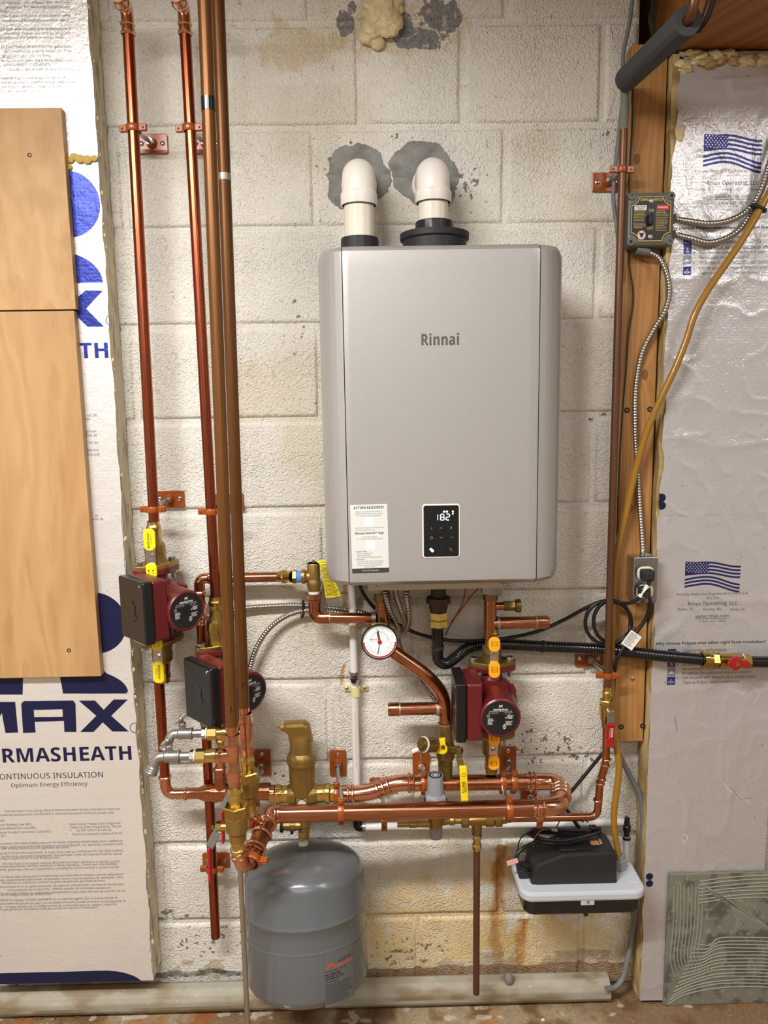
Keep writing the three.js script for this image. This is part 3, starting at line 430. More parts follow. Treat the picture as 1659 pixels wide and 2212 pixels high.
// floor-level pipe along the wall
const grimeTex = pixTex(512, 128, (u, v) => { const a = fbm(u * 20, v * 4, 4, 700), n = vn(u * 300, v * 60, 705); const c = [152, 146, 130]; mixc(c, [122, 104, 78], ss(0.5, 0.72, a) * 0.8); mixc(c, [168, 163, 152], ss(0.45, 0.25, a) * 0.7); if (n > 0.96) mixc(c, [225, 222, 212], 0.6); return c; });
mat('grime', 0xffffff, 0.6, 0, { map: grimeTex }); 
{ const B = PF(1317, 2166), z = 0.036, r = 0.031; const A = V3(LX0 - 0.02, r, z), E = V3(P(1316, 2145, z + r * 0.5).x, r, z); const g = rev(A, E, [[0, 0], [0, r], [1, r], [1, r * 0.86], [0.97, r * 0.86], [0.97, 0]], 28); { const p = g.attributes.position, uv = g.attributes.uv; for (let i = 0; i < p.count; i++) uv.setXY(i, p.getX(i) / 1.7, Math.atan2(p.getY(i) - r, p.getZ(i) - z) / 6.283); } one('floor_drain_pipe', g, M.grime, 'grimy beige plastic pipe lying on the floor along the wall', 'pipe'); }

// ---------- water heater ----------
const font = await new FontLoader().loadAsync('fonts/droid/droid_sans_bold.typeface.json');
const HZS = 0.19, HZF = 0.262;                       // casing edge and front face, distance from the wall
const HX0 = (P(688, 600, HZS).x + P(704, 1200, HZS).x) / 2, HX1 = (P(1211, 600, HZS).x + P(1201, 1200, HZS).x) / 2, HY1 = P(948, 537, HZS + 0.03).y, HY0 = P(948, 1254, HZS + 0.03).y;
const paintTex = pixTex(128, 128, (u, v) => { const k = 236 + 18 * vn(u * 128, v * 128, 800); return [k, k, k]; }); paintTex.repeat.set(10, 10);
mat('heaterGrey', 0xb3b1b0, 0.36, 0.45, { map: paintTex });
M.heaterSide = M.heaterGrey;
mat('heaterDark', 0x44464a, 0.5);
mat('flange', 0xc6c2b8, 0.5, 0.3);
const heater = thing('water_heater', 'silver-grey wall-mounted tankless water heater with small black display', 'water heater');
{
  const W = HX1 - HX0, H = HY1 - HY0, cx = (HX0 + HX1) / 2, cyy = (HY0 + HY1) / 2, R = 0.022;
  part('casing', at(slab(rrect(W - 0.008, H - 0.008, R), HZS - 0.03, 0.002), V3(cx, cyy, 0.028)), M.heaterSide, heater);
  part('gasket', at(slab(rrect(W - 0.004, H - 0.004, R), 0.006, 0.001), V3(cx, cyy, HZS - 0.004)), M.heaterDark, heater, 'thin dark seal behind the cover');
  const sL = P(746, 900, HZF).x, sR = P(1164, 900, HZF).x; const rc = 0.02;
  // cover strip between two x positions with its own depth curve
  const cover = (xa, xb, nx, zf) => {
    const ny = 40, pos = [], idx = []; const lip = (d) => d >= 0.014 ? 0 : 0.014 - Math.sqrt(Math.max(0, 0.014 * 0.014 - (0.014 - d) * (0.014 - d)));
    for (let i = 0; i <= nx; i++) { const x = xa + (xb - xa) * i / nx; const ed = Math.min(x - HX0, HX1 - x); const cut = ed < rc ? rc - Math.sqrt(Math.max(0, rc * rc - (rc - ed) * (rc - ed))) : 0; const y0 = HY0 + cut, y1 = HY1 - cut;
      for (let j = -1; j <= ny + 1; j++) { let t = j / ny; const e = j < 0 ? y0 : j > ny ? y1 : 0; const tt = Math.max(0, Math.min(1, t)); const y = y0 + (y1 - y0) * (tt < 0.1 ? tt * tt * 5 + tt * 0.0 + tt * 0.5 : tt > 0.9 ? 1 - ((1 - tt) * (1 - tt) * 5 + (1 - tt) * 0.5) : tt); const d = Math.min(y - y0, y1 - y); const z = j < 0 || j > ny ? HZS : zf(x) - lip(d); pos.push(x, e || y, Math.max(z, HZS)); } }
    const m = ny + 3; for (let i = 0; i < nx; i++) for (let j = 0; j < m - 1; j++) { const a = i * m + j, b = a + m; idx.push(a, b, a + 1, b, b + 1, a + 1); }
    const g = new THREE.BufferGeometry(); g.setAttribute('position', new THREE.Float32BufferAttribute(pos, 3)); g.setIndex(idx); const uv = new Float32Array(pos.length / 3 * 2); for (let i = 0; i < uv.length / 2; i++) { uv[2 * i] = pos[3 * i]; uv[2 * i + 1] = pos[3 * i + 1]; } g.setAttribute('uv', new THREE.BufferAttribute(uv, 2)); g.computeVertexNormals(); return toCreasedNormals(g, 0.7);
  };
  const sideZ = (x) => { const w = x < cx ? (sL - x) / (sL - HX0) : (x - sR) / (HX1 - sR); const s = Math.max(0, Math.min(1, w)); return HZF - 0.003 - (HZF - 0.003 - HZS) * (0.32 * s + 0.68 * (1 - Math.sqrt(Math.max(0, 1 - Math.pow(s, 2.6))))); };
  const flatZ = (x) => { const e = Math.min(x - sL, sR - x); return HZF - (e < 0.004 ? 0.003 * (1 - e / 0.004) : 0); };
  part('front_cover', cover(sL + 0.0008, sR - 0.0008, 60, flatZ), M.heaterGrey, heater);
  part('side_trim', cover(HX0, sL - 0.0008, 24, sideZ), M.heaterSide, heater);
  part('side_trim', cover(sR + 0.0008, HX1, 24, sideZ), M.heaterSide, heater);
  // logo
  const lg = new TextGeometry('Rinnai', { font, size: 0.0205, depth: 0.0006, curveSegments: 5 }); lg.computeBoundingBox(); const lw = lg.boundingBox.max.x - lg.boundingBox.min.x; const l0 = P(908, 746, HZF), l1 = P(989, 746, HZF); lg.scale((l1.x - l0.x) / lw, 1, 1); lg.translate(l0.x, l0.y, HZF - 0.0002);
  mat('logo', 0x4a4645, 0.5); part('logo', lg, M.logo, heater, 'dark grey maker lettering');
  // display
  const dc = P(953, 1147, HZF), dw = 76 * mpp(953, 1147, HZF), dh = 112 * mpp(953, 1147, HZF);
  mat('bezel', 0xd9d8d4, 0.4); const disp = part('display', at(slab(rrect(dw + 0.003, dh + 0.003, 0.005), 0.003, 0.001), V3(dc.x, dc.y, HZF - 0.0012)), M.bezel, heater);
  const drawD = (glow) => (ctx, W, H) => { ctx.fillStyle = glow ? '#000' : '#121214'; ctx.fillRect(0, 0, W, H); const sx = W / 76, s = sx;
    const seg = (x, y, w, h, on) => { const t = w * 0.26; const bar = (a, b, c, d) => { ctx.lineWidth = t; ctx.lineCap = 'round'; ctx.beginPath(); ctx.moveTo(a, b); ctx.lineTo(c, d); ctx.stroke(); }; const L = x, Rr = x + w, T = y, Mi = y + h / 2, B = y + h; if (on.includes('a')) bar(L + t, T, Rr - t, T); if (on.includes('b')) bar(Rr, T + t * 0.6, Rr, Mi - t * 0.6); if (on.includes('c')) bar(Rr, Mi + t * 0.6, Rr, B - t * 0.6); if (on.includes('d')) bar(L + t, B, Rr - t, B); if (on.includes('e')) bar(L, Mi + t * 0.6, L, B - t * 0.6); if (on.includes('f')) bar(L, T + t * 0.6, L, Mi - t * 0.6); if (on.includes('g')) bar(L + t, Mi, Rr - t, Mi); };
    ctx.strokeStyle = ctx.fillStyle = glow ? '#e6f8ff' : '#cfeaff';
    seg(25 * s, 19 * s, 5.5 * s, 13 * s, 'bc'); seg(36.5 * s, 19 * s, 7.5 * s, 13 * s, 'abcdefg'); seg(48.5 * s, 19 * s, 7.5 * s, 13 * s, 'abged');
    ctx.fillRect(42 * s, 11.5 * s, 4.5 * s, 4 * s); ctx.fillRect(48 * s, 11.5 * s, 4.5 * s, 4 * s);
    ctx.fillStyle = '#ffe9c4'; ctx.beginPath(); ctx.arc(63 * s, 13.5 * s, 2.2 * s, 0, 7); ctx.fill(); ctx.fillStyle = '#ffffff'; ctx.beginPath(); ctx.moveTo(61 * s, 17 * s); ctx.lineTo(65.2 * s, 17 * s); ctx.lineTo(63.2 * s, 21.5 * s); ctx.fill();
    ctx.fillStyle = '#aee8ff'; ctx.beginPath(); ctx.arc(15.5 * s, 95.5 * s, 3.2 * s, 0, 7); ctx.arc(18.8 * s, 98.8 * s, 3.2 * s, 0, 7); ctx.fill();
    if (!glow) { ctx.strokeStyle = '#7d7d80'; ctx.fillStyle = '#7d7d80'; ctx.lineWidth = 0.9 * s; const chev = (x, y, d) => { ctx.beginPath(); ctx.moveTo((x - 2.6) * s, (y + 1.5 * d) * s); ctx.lineTo(x * s, (y - 1.5 * d) * s); ctx.lineTo((x + 2.6) * s, (y + 1.5 * d) * s); ctx.stroke(); }; chev(37.5, 49, 1); chev(37.5, 70, -1); ctx.beginPath(); ctx.arc(17 * s, 70 * s, 2.6 * s, 0, 7); ctx.stroke(); ctx.beginPath(); ctx.moveTo(57 * s, 70 * s); ctx.lineTo(62 * s, 70 * s); ctx.lineTo(62 * s, 67.5 * s); ctx.stroke(); ctx.fillRect(16.5 * s, 47 * s, 1.2 * s, 4.5 * s); ctx.fillRect(58 * s, 46.5 * s, 2.4 * s, 5 * s); txt(ctx, '▦/☼', 37.5 * s, 96 * s, 6 * s, { align: 'center', col: '#6d6d70' }); ctx.beginPath(); ctx.arc(60 * s, 97.5 * s, 2.2 * s, 0, 5); ctx.stroke(); ctx.fillRect(54.5 * s, 94 * s, 4 * s, 1.4 * s); } };
  phys('glassD', 0xffffff, 0.12, 0, { map: canvasTex(304, 448, drawD(false)), emissive: 0xffffff, emissiveMap: canvasTex(304, 448, drawD(true)), emissiveIntensity: 1.1 });
  const sc = new THREE.ShapeGeometry(rrect(dw, dh, 0.004), 6); { const p = sc.attributes.position, uv = sc.attributes.uv; for (let i = 0; i < p.count; i++) uv.setXY(i, p.getX(i) / dw + 0.5, p.getY(i) / dh + 0.5); } part('screen', at(sc, V3(dc.x, dc.y, HZF + 0.0022)), M.glassD, disp, 'black glass panel showing 182 in white-blue digits');
  // sticker
  const sa = P(757, 1089, HZF), sb = P(841, 1238, HZF), k = mpp(800, 1160, HZF), stw = 80 * k, sth = 150 * k, sc0 = P(798.5, 1164, HZF);
  const st = canvasTex(480, 900, (ctx, W, H) => { ctx.fillStyle = '#c9ccc8'; ctx.fillRect(0, 0, W, H); txt(ctx, 'ACTION REQUIRED!', W / 2, 40, 46, { align: 'center', bold: 1, w: 390 }); ctx.fillStyle = '#eef0ec'; ctx.fillRect(40, 68, 400, 6); ['Register your product within 90 days of', 'installation and extend your labor coverage.', 'Scan code below for quick registration.'].forEach((s, i) => txt(ctx, s, W / 2, 92 + i * 27, 21, { align: 'center', w: [340, 370, 330][i], col: '#3c3c3c' })); ctx.fillStyle = '#f4f4f2'; ctx.fillRect(182, 168, 116, 114);
    txt(ctx, '•Residential: Additional 4 years ($200 value)', 52, 304, 22, { w: 376, col: '#3c3c3c' }); txt(ctx, '•Commercial: Additional 1 year', 52, 332, 22, { w: 258, col: '#3c3c3c' }); txt(ctx, 'Rinnai Central™ App', W / 2, 374, 44, { align: 'center', bold: 1, w: 370 }); ctx.fillStyle = '#eef0ec'; ctx.fillRect(40, 402, 400, 6); txt(ctx, 'Download our App for', W / 2, 424, 22, { align: 'center', w: 190, col: '#3c3c3c' }); txt(ctx, 'Easy and Quick access to Key Features', W / 2, 450, 22, { align: 'center', w: 344, col: '#3c3c3c' }); ctx.fillStyle = '#f4f4f2'; ctx.fillRect(182, 472, 116, 114);
    [['Installers / PROs:', 52, 616, 1, 150], ['•Quick Unit Registration', 66, 642, 0, 205], ['•Remote Monitoring', 66, 668, 0, 172], ['•Latest Manuals & Training Information', 66, 693, 0, 325], ['Homeowners:', 52, 720, 1, 120], ['•Easy Recirculation Control & Scheduling', 66, 745, 0, 345], ['•Peak Area Status & Maintenance Alerts', 66, 770, 0, 330], ['•Quick Connection to PRO Assistance', 66, 796, 0, 322]].forEach(([s, x, y, b, w]) => txt(ctx, s, x, y, 22, { bold: b, w, col: '#333' })); txt(ctx, 'And Much More...', W / 2, 820, 21, { align: 'center', col: '#333' }); ctx.fillStyle = '#3a3433'; ctx.fillRect(0, 838, W, 62); txt(ctx, 'Remove After Registration', W / 2, 869, 22, { align: 'center', col: '#c9c9c9', w: 220 }); });
  mat('sticker', 0xffffff, 0.45, 0, { map: st }); part('sticker', at(box(stw, sth, 0.0003), V3(sc0.x, sc0.y, HZF + 0.0003), eul(0, 0, 0.012)), M.sticker, heater, 'white registration sticker with dark bottom band');
  // bottom flange, latches, bracket
  { const a = P(795, 1250, 0.17), b = P(1093, 1272, 0.17); part('bottom_flange', rbox(b.x - a.x, 0.04, 0.012, 0.002, (a.x + b.x) / 2, P(948, 1273, 0.17).y + 0.02, 0.165), M.flange, heater); for (const u of [815, 1088]) { const c = P(u, 1264, 0.176); part('screw', rev(V3(c.x, c.y, 0.17), V3(c.x, c.y, 0.1745), [[0, 0.0055], [0.7, 0.0055], [1, 0.0035], [0.7, 0.0012], [0.7, 0]], 14), M.steel, heater); } }
  part('base_plate', box(W - 0.03, 0.01, HZS - 0.05, cx, HY0 - 0.002, 0.1), M.heaterDark, heater);
  for (const u of [813, 1073]) { const c = P(u, 536, HZS + 0.005); const l = part('latch', [rbox(0.024, 0.009, 0.008, 0.002, c.x, HY1 + 0.003, HZS - 0.004), cyl(V3(c.x - 0.011, HY1 + 0.006, HZS), V3(c.x + 0.011, HY1 + 0.006, HZS), 0.003)], M.chrome, heater, 'small chrome latch'); }
  { const c = P(852, 533, 0.12); part('mount_tab', rbox(0.018, 0.016, 0.003, 0.001, c.x, HY1 + 0.006, 0.06), M.steel, heater); }
  rebase(heater);
}
// vents
function vent(label, u, cv, pipeBot, hubTop, hubBot, z) {
  const g = thing('vent_elbow', label, 'vent pipe', 'white vent pipes above the heater'); const b = P(u, pipeBot, z), c = P(u, cv, z), ht = P(u, hubTop, z), hb = P(u, hubBot, z); const x = b.x;
  part('pipe', cyl(V3(x, b.y - 0.02, z), V3(x, hb.y + 0.01, z), 0.0302, 0.0302, 32), M.pvcPipe, g);
  part('elbow', sweep(smoothPath([V3(x, hb.y, z), V3(x, c.y, z), V3(x, c.y, -0.01)], 0.062, 0.02), 0.0335, 32), M.pvc, g);
  part('hub', rev(V3(x, hb.y, z), V3(x, ht.y, z), [[0, 0.0302], [0, 0.0362], [0.06, 0.0368], [0.8, 0.0368], [1, 0.0335]], 32), M.pvc, g);
  part('hub', rev(V3(x, c.y, -0.005), V3(x, c.y, 0.03), [[0, 0.0372], [0.86, 0.0372], [1, 0.0335]], 32), M.pvc, g);
  rebase(g); return x;
}
const vz = 0.105;
const vx1 = vent('white plastic vent elbow rising from the small black collar', 777, 374, 514, 415, 445, vz);
const vx2 = vent('white plastic vent elbow rising from the wide black two-step collar', 936, 372, 478, 412, 439, vz);
{ const g = thing('vent_collar', 'plain black round collar on top of the heater', 'collar'); const y0 = HY1 - 0.006, y1 = P(779, 516, vz).y, r = 42 * mpp(779, 527, vz + 0.04); part('ring', rev(V3(vx1, y0, vz), V3(vx1, y1, vz), [[0, r * 0.97], [0.9, r], [1, r * 0.98], [1, 0.0304], [0.2, 0.0304]], 36), M.blackMatte, g);
  for (const a of [-0.9, -0.3, 0.3, 0.9]) part('boss', at(new THREE.SphereGeometry(0.0022, 8, 6), V3(vx1 + Math.sin(a) * r, y0 + 0.012, vz + Math.cos(a) * r)), M.blackShiny, g); rebase(g); }
{ const g = thing('vent_collar', 'wide black flanged two-step collar on top of the heater', 'collar'); const y0 = HY1 - 0.006, y1 = P(939, 507, vz).y, y2 = P(939, 480, vz).y, r1 = 76 * mpp(939, 520, vz + 0.07), r2 = 42 * mpp(939, 490, vz + 0.04); const cx = vx2 + 0.002;
  part('base_ring', rev(V3(cx, y0, vz), V3(cx, y1, vz), [[0, r1 * 0.93], [0.75, r1 * 0.95], [0.8, r1 * 1.02], [1, r1 * 1.03], [1, r2]], 40), M.blackMatte, g);
  part('neck', rev(V3(cx, y1 - 0.002, vz), V3(cx, y2, vz), [[0, r2 * 1.12], [0.25, r2 * 1.02], [0.95, r2], [1, r2 * 0.97], [1, 0.0304], [0.3, 0.0304]], 36), M.black, g);
  for (const a of [-0.5, 0.02, 0.55]) part('screw', at(new THREE.SphereGeometry(0.0035, 10, 8), V3(cx + Math.sin(a) * r1 * 0.95, y0 + 0.013, vz + Math.cos(a) * r1 * 0.95)), a === 0.02 ? M.chrome : M.blackShiny, g); rebase(g); }
// spray foam plug at the top of the wall
{ const g = thing('spray_foam', 'lumpy cream blob of set spray foam plugging the wall', 'foam'); const pts = []; const b = []; for (const [u, v, r, z] of [[820, 20, 40, 0.01], [835, 45, 32, 0.012], [805, 62, 22, 0.012], [795, 80, 18, 0.008], [815, 92, 15, 0.006], [850, 10, 24, 0.008]]) { const c = P(u, v, z), m = mpp(u, v, z); const s = new THREE.IcosahedronGeometry(r * m, 4); const p = s.attributes.position; for (let i = 0; i < p.count; i++) { const x = p.getX(i), y = p.getY(i), zz = p.getZ(i); const k = 1 + 0.75 * (fbm(x * 55 + u, y * 55 + zz * 40, 4, 820) - 0.5); p.setXYZ(i, x * k, y * k, zz * k * 0.6); } s.computeVertexNormals(); s.translate(c.x, c.y, c.z); b.push(s); } part('blob', b, M.sprayFoam, g); rebase(g); }
// foam scrap by the plywood
{ const b = []; for (const [u, v, r] of [[160, 338, 9], [172, 343, 11], [188, 345, 11], [203, 342, 8], [148, 360, 8], [152, 345, 8]]) { const c = P(u, v, 0.074), m = mpp(u, v, 0.07); const s = new THREE.IcosahedronGeometry(r * m, 2); s.scale(1, 0.85, 0.35); s.translate(c.x, c.y, c.z); b.push(s); } one('foam_scrap', b, M.foamCore, 'yellow crumbly foam scrap stuck beside the upper plywood edge', 'foam'); }

// ---------- copper runs ----------
const R12 = 0.008, R34 = 0.0111, R1 = 0.0143, R114 = 0.0175, ZA = 0.085, ZM = 0.2, ZC = 0.33, ZD = 0.24;
const bead = (p, d, r, w = 0.004) => { const n = d.clone().normalize(); return rev(p.clone().addScaledVector(n, -w), p.clone().addScaledVector(n, w), [[0, r], [0.15, r * 1.1], [0.35, r * 1.2], [0.65, r * 1.2], [0.85, r * 1.1], [1, r]], 24, 0.9); };
const sock = (A, B, r) => rev(A, B, [[0, r * 0.95], [0, r * 1.1], [0.12, r * 1.12], [0.2, r * 1.25], [0.36, r * 1.27], [0.46, r * 1.1], [1, r * 1.09]], 24, 0.7);       // press socket, bead near A
const dble = (A, B, r) => rev(A, B, [[0, r], [0, r * 1.1], [0.1, r * 1.12], [0.17, r * 1.26], [0.26, r * 1.26], [0.33, r * 1.1], [0.67, r * 1.1], [0.74, r * 1.26], [0.83, r * 1.26], [0.9, r * 1.12], [1, r * 1.1], [1, r]], 24, 0.7);
const rel = (a, b, t) => a.clone().lerp(b, t);
// two bright risers
function riser(label, u0, v0, u1, v1, eu) {
  const g = thing('copper_riser', label, 'pipe', 'bright red-brown copper risers'); const a = P(u0, v0, ZA), b = P(u1, v1, ZA);
  part('pipe', cyl(a, b, R34), M.copperRed, g);
  const e0 = a.clone().add(V3(0, 0.045, 0)); part('elbow', sweep(smoothPath([a, e0.clone().add(V3(0, 0.004, 0)), P(eu, -12, 0.17)], 0.03, 0.01), R34 * 1.09, 20), M.copperShiny, g);
  part('press_ring', [bead(a, V3(0, 1, 0), R34 * 1.08), bead(a.clone().add(V3(0, 0.016, 0)), V3(0, 1, 0), R34 * 1.05, 0.003)], M.copperShiny, g);
  part('press_ring', bead(P((eu + u0 * 1) / 2 - 2, 6, 0.14), P(eu, -12, 0.17).sub(e0), R34 * 1.08), M.copperShiny, g);
  rebase(g);
}
riser('bright copper riser dropping to the pump beside the foam board', 277, 72, 334, 1146, 252);
riser('bright copper riser dropping behind the two old brown pipes', 400, 72, 468, 1322, 378);
// two old brown pipes in front
function oldPipe(label, u0, u1, v1, z) { const a = P(u0, -90, z), b = P(u1, v1, z); const g = thing('old_copper_pipe', label, 'pipe', 'weathered brown copper pipes'); const m = mpp(u1, v1, z); part('pipe', cyl(a, b, R34 * 1.03), M.copperOld, g); const s = rel(a, b, 1 - 0.030 / a.distanceTo(b)); part('sanded_end', cyl(s, b, R34 * 1.045), M.copperShiny, g, 'sanded bright end of the pipe'); return { g, a, b }; }
{ const o = oldPipe('old brown copper pipe with a black tape band, marked with one stroke', 438, 502, 1600, ZC); const t = rel(o.a, o.b, (o.a.y - P(444, 226, ZC).y) / (o.a.y - o.b.y)), h = 14 * mpp(440, 226, ZC); const d = o.b.clone().sub(o.a).normalize(); part('tape_band', cyl(t.clone().addScaledVector(d, -h), t.clone().addScaledVector(d, h), R34 * 1.09), M.blackShiny, o.g, 'black electrical tape');
  const mk = [[498, 1525], [499, 1531], [497, 1540]].map(([u, v]) => P(u, v, ZC + R34 * 1.03)); part('marker_stroke', cord(mk, 0.0012, 6), M.blackMatte, o.g, 'black marker figure one'); rebase(o.g); }
{ const o = oldPipe('old brown copper pipe marked with a handwritten 2', 468, 527.5, 1558, ZD); const mk = [[521, 1476], [525, 1474], [527, 1478], [521, 1485], [524, 1484], [529, 1486]].map(([u, v]) => P(u, v, ZD + R34 * 1.03)); part('marker_stroke', cord(mk, 0.0011, 6), M.blackMatte, o.g, 'black marker figure two');
  const t = rel(o.a, o.b, (o.a.y - P(480, 383, ZD).y) / (o.a.y - o.b.y)), d = o.b.clone().sub(o.a).normalize(); part('solder_band', rev(t.clone().addScaledVector(d, -0.006), t.clone().addScaledVector(d, 0.006), [[0, R34 * 1.04], [0.3, R34 * 1.09], [0.7, R34 * 1.08], [1, R34 * 1.04]], 20), M.solder, o.g, 'grey solder smear'); rebase(o.g); }
// relief discharge line
{ const g = thing('discharge_pipe', 'copper relief pipe running left then hanging open-ended above the floor', 'pipe'); const a = P(610, 1246, 0.05), b = P(430, 1249, 0.05), e = P(461, 2024, 0.05); const c = V3(b.x, b.y, 0.05), f = V3((b.x + e.x) / 2, e.y, 0.05);
  part('pipe', cyl(a, V3(c.x + 0.035, c.y, 0.05), R34), M.copper, g); part('elbow', sweep(smoothPath([V3(c.x + 0.035, c.y, 0.05), c, V3(c.x, c.y - 0.035, 0.05)], 0.03, 0.01), R34 * 1.1, 20), M.copperShiny, g);
  part('press_ring', [bead(V3(c.x + 0.024, c.y, 0.05), V3(1, 0, 0), R34 * 1.08), bead(V3(c.x, c.y - 0.032, 0.05), V3(0, 1, 0), R34 * 1.08)], M.copperShiny, g);
  part('pipe', rev(V3(c.x, c.y - 0.03, 0.05), f, [[0, R34], [1, R34], [1, R34 * 0.85], [0.99, R34 * 0.85], [0.99, 0]], 24), M.copperRed, g); part('coupling', dble(V3(c.x, c.y - 0.055, 0.05), V3(c.x, c.y - 0.105, 0.05), R34), M.copperShiny, g); rebase(g); }
// return below the first pump: down, round, into the reducer and tee
{ const g = thing('return_pipe', 'copper pipe below the left pump turning right into a reducing tee', 'pipe'); const a = P(342, 1445, ZA), b = P(350, 1715, ZA), c = P(440, 1714, ZA), d = P(462, 1714, ZA), e = P(545, 1714, ZA); const k = V3(a.x, b.y, ZA);
  part('pipe', cyl(V3(a.x, a.y, ZA), V3(a.x, b.y + 0.04, ZA), R34), M.copperRed, g);
  part('elbow', sweep(smoothPath([V3(a.x, b.y + 0.045, ZA), k, V3(c.x - 0.03, b.y, ZA)], 0.034, 0.01), R34 * 1.1, 20), M.copperShiny, g);
  part('press_ring', [bead(V3(a.x, b.y + 0.04, ZA), V3(0, 1, 0), R34 * 1.12), bead(V3(c.x - 0.04, b.y, ZA), V3(1, 0, 0), R34 * 1.12)], M.copperShiny, g);
  part('reducer', rev(V3(c.x - 0.035, b.y, ZA), V3(d.x, b.y, ZA), [[0, R34 * 1.1], [0.4, R34 * 1.12], [0.62, R114 * 1.02], [1, R114 * 1.05]], 24, 0.9), M.copper, g);
  part('tee', [rev(V3(d.x - 0.004, b.y, ZA), V3(e.x + 0.04, b.y, ZA), [[0, R114], [0, R114 * 1.12], [0.06, R114 * 1.24], [0.12, R114 * 1.12], [1, R114 * 1.1]], 28, 0.8), rev(V3(P(478, 1714, ZA).x, b.y, ZA), V3(P(478, 1714, ZA).x, b.y + 0.062, ZA), [[0, R34 * 1.5], [0.5, R34 * 1.35], [0.62, R34 * 1.2], [0.8, R34 * 1.2], [0.84, R34 * 1.38], [0.95, R34 * 1.38], [1, R34 * 1.15], [1, 0]], 24, 0.8)], M.copper, g);
  part('branch_pipe', cyl(V3(P(478, 1714, ZA).x, b.y + 0.05, ZA), P(477, 1622, ZA), R34), M.copperShiny, g);
  part('pipe', cyl(V3(e.x, b.y, ZA), P(610, 1714, ZA), R114), M.copper, g); rebase(g); }
// upper header, left to right
const UH = P(960, 1692, ZA).y, uL = P(740, 1716, ZA);
{ const g = thing('upper_header', 'thick copper header jogging up behind the grey regulator to the return bend', 'pipe'); const pts = [P(722, 1716, ZA), P(795, 1714, ZA), P(858, 1690, ZA), P(905, 1692, ZA), P(1140, 1689, ZA)];
  part('pipe', sweep(smoothPath([pts[2].clone().lerp(pts[3], 0.3), pts[3], pts[4]], 0.02, 0.05), R114, 28), M.copper, g);
  part('offset_bend', sweep(smoothPath([pts[0], pts[1], pts[2], pts[3]], 0.035, 0.012), R114 * 1.07, 28), M.copperShiny, g);
  const d1 = pts[1].clone().sub(pts[0]), d2 = pts[2].clone().sub(pts[1]); part('press_ring', [bead(P(762, 1716, ZA), d1, R114 * 1.06), bead(P(752, 1716, ZA), d1, R114 * 1.04, 0.003), bead(rel(pts[1], pts[2], 0.36), d2, R114 * 1.06), bead(rel(pts[1], pts[2], 0.55), d2, R114 * 1.06), bead(rel(pts[1], pts[2], 0.72), d2, R114 * 1.06), bead(P(884, 1691, ZA), V3(1, 0, 0), R114 * 1.08), bead(P(893, 1691, ZA), V3(1, 0, 0), R114 * 1.05, 0.003)], M.copperShiny, g);
  rebase(g); }
// lower header with the return bend on the right and the front header on the left
{ const g = thing('lower_header', 'long straight copper header in front with a U-shaped return bend', 'pipe'); const a = P(592, 1755, ZM), b = P(1160, 1748, ZM); const y = (a.y + b.y) / 2; const A = V3(a.x, y, ZM), B = V3(b.x, y, ZM);
  part('pipe', cyl(A, B, R114, R114, 32), M.copper, g);
  const q = [B.clone().add(V3(-0.01, 0, 0)), V3(P(1212, 1740, ZM).x, y + 0.002, ZM), V3(P(1212, 1700, ZA + 0.01).x, P(1150, 1689, ZA).y, ZA), P(1136, 1689, ZA)];
  part('return_bend', sweep(smoothPath(q, 0.052, 0.01), R114 * 1.09, 28), M.copperShiny, g);
  const mid = q[2].clone().sub(q[1]); part('press_ring', [bead(B, V3(1, 0, 0), R114 * 1.1), bead(B.clone().add(V3(0.012, 0, 0)), V3(1, 0, 0), R114 * 1.08, 0.003), bead(P(1146, 1689, ZA), V3(1, 0, 0), R114 * 1.1), bead(P(1155, 1689, ZA), V3(1, 0, 0), R114 * 1.08, 0.003), bead(rel(q[1], q[2], 0.36), mid, R114 * 1.1), bead(rel(q[1], q[2], 0.5), mid, R114 * 1.1), bead(rel(q[1], q[2], 0.64), mid, R114 * 1.1)], M.copperShiny, g);
  const xC = P(516, 1840, ZC).x, xD = P(541, 1780, ZD).x; const hx = (xC + xD) / 2, yC = P(516, 1876, ZC).y, yD = y + (yC - y) * (ZD - ZM) / (ZC - ZM);
  const H1 = P(568, 1796, ZD + 0.01), H2 = P(543, 1852, 0.305), H0 = V3(P(584, 1757, ZM).x, y, ZM);
  part('elbow', sweep(smoothPath([A.clone().add(V3(0.012, 0, 0)), H0, rel(H0, H1, 0.7)], 0.03, 0.008), R114 * 1.1, 28), M.copperShiny, g);
  part('front_pipe', sweep(smoothPath([H0, H1, H2, rel(H2, V3(xC, yC, ZC), 0.5)], 0.03, 0.008), R114 * 1.02, 28), M.copper, g);
  part('front_elbow', sweep(smoothPath([rel(H1, H2, 0.75), V3(xC + 0.006, yC - 0.002, ZC), V3(xC, yC + 0.034, ZC)], 0.024, 0.006), R34 * 1.24, 24), M.copperShiny, g);
  const fd = H2.clone().sub(H1); part('press_ring', [bead(rel(H0, H1, 0.55), H1.clone().sub(H0), R114 * 1.1), bead(rel(H1, H2, 0.1), fd, R114 * 1.08), bead(rel(H1, H2, 0.62), fd, R114 * 1.08), bead(rel(H1, H2, 0.78), fd, R114 * 1.06, 0.003), bead(V3(xC, yC + 0.024, ZC), V3(0, 1, 0), R34 * 1.2), bead(V3(A.x + 0.004, y, ZM), V3(1, 0, 0), R114 * 1.12)], M.copperShiny, g);
  part('branch', rev(rel(H0, H1, 0.8), P(543, 1766, ZD), [[0, R34 * 1.4], [0.4, R34 * 1.25], [0.6, R34 * 1.12], [0.72, R34 * 1.28], [0.88, R34 * 1.28], [1, R34 * 1.05]], 24, 0.8), M.copper, g);
  rebase(g); }
const hdrY = (P(592, 1755, ZM).y + P(1160, 1748, ZM).y) / 2;
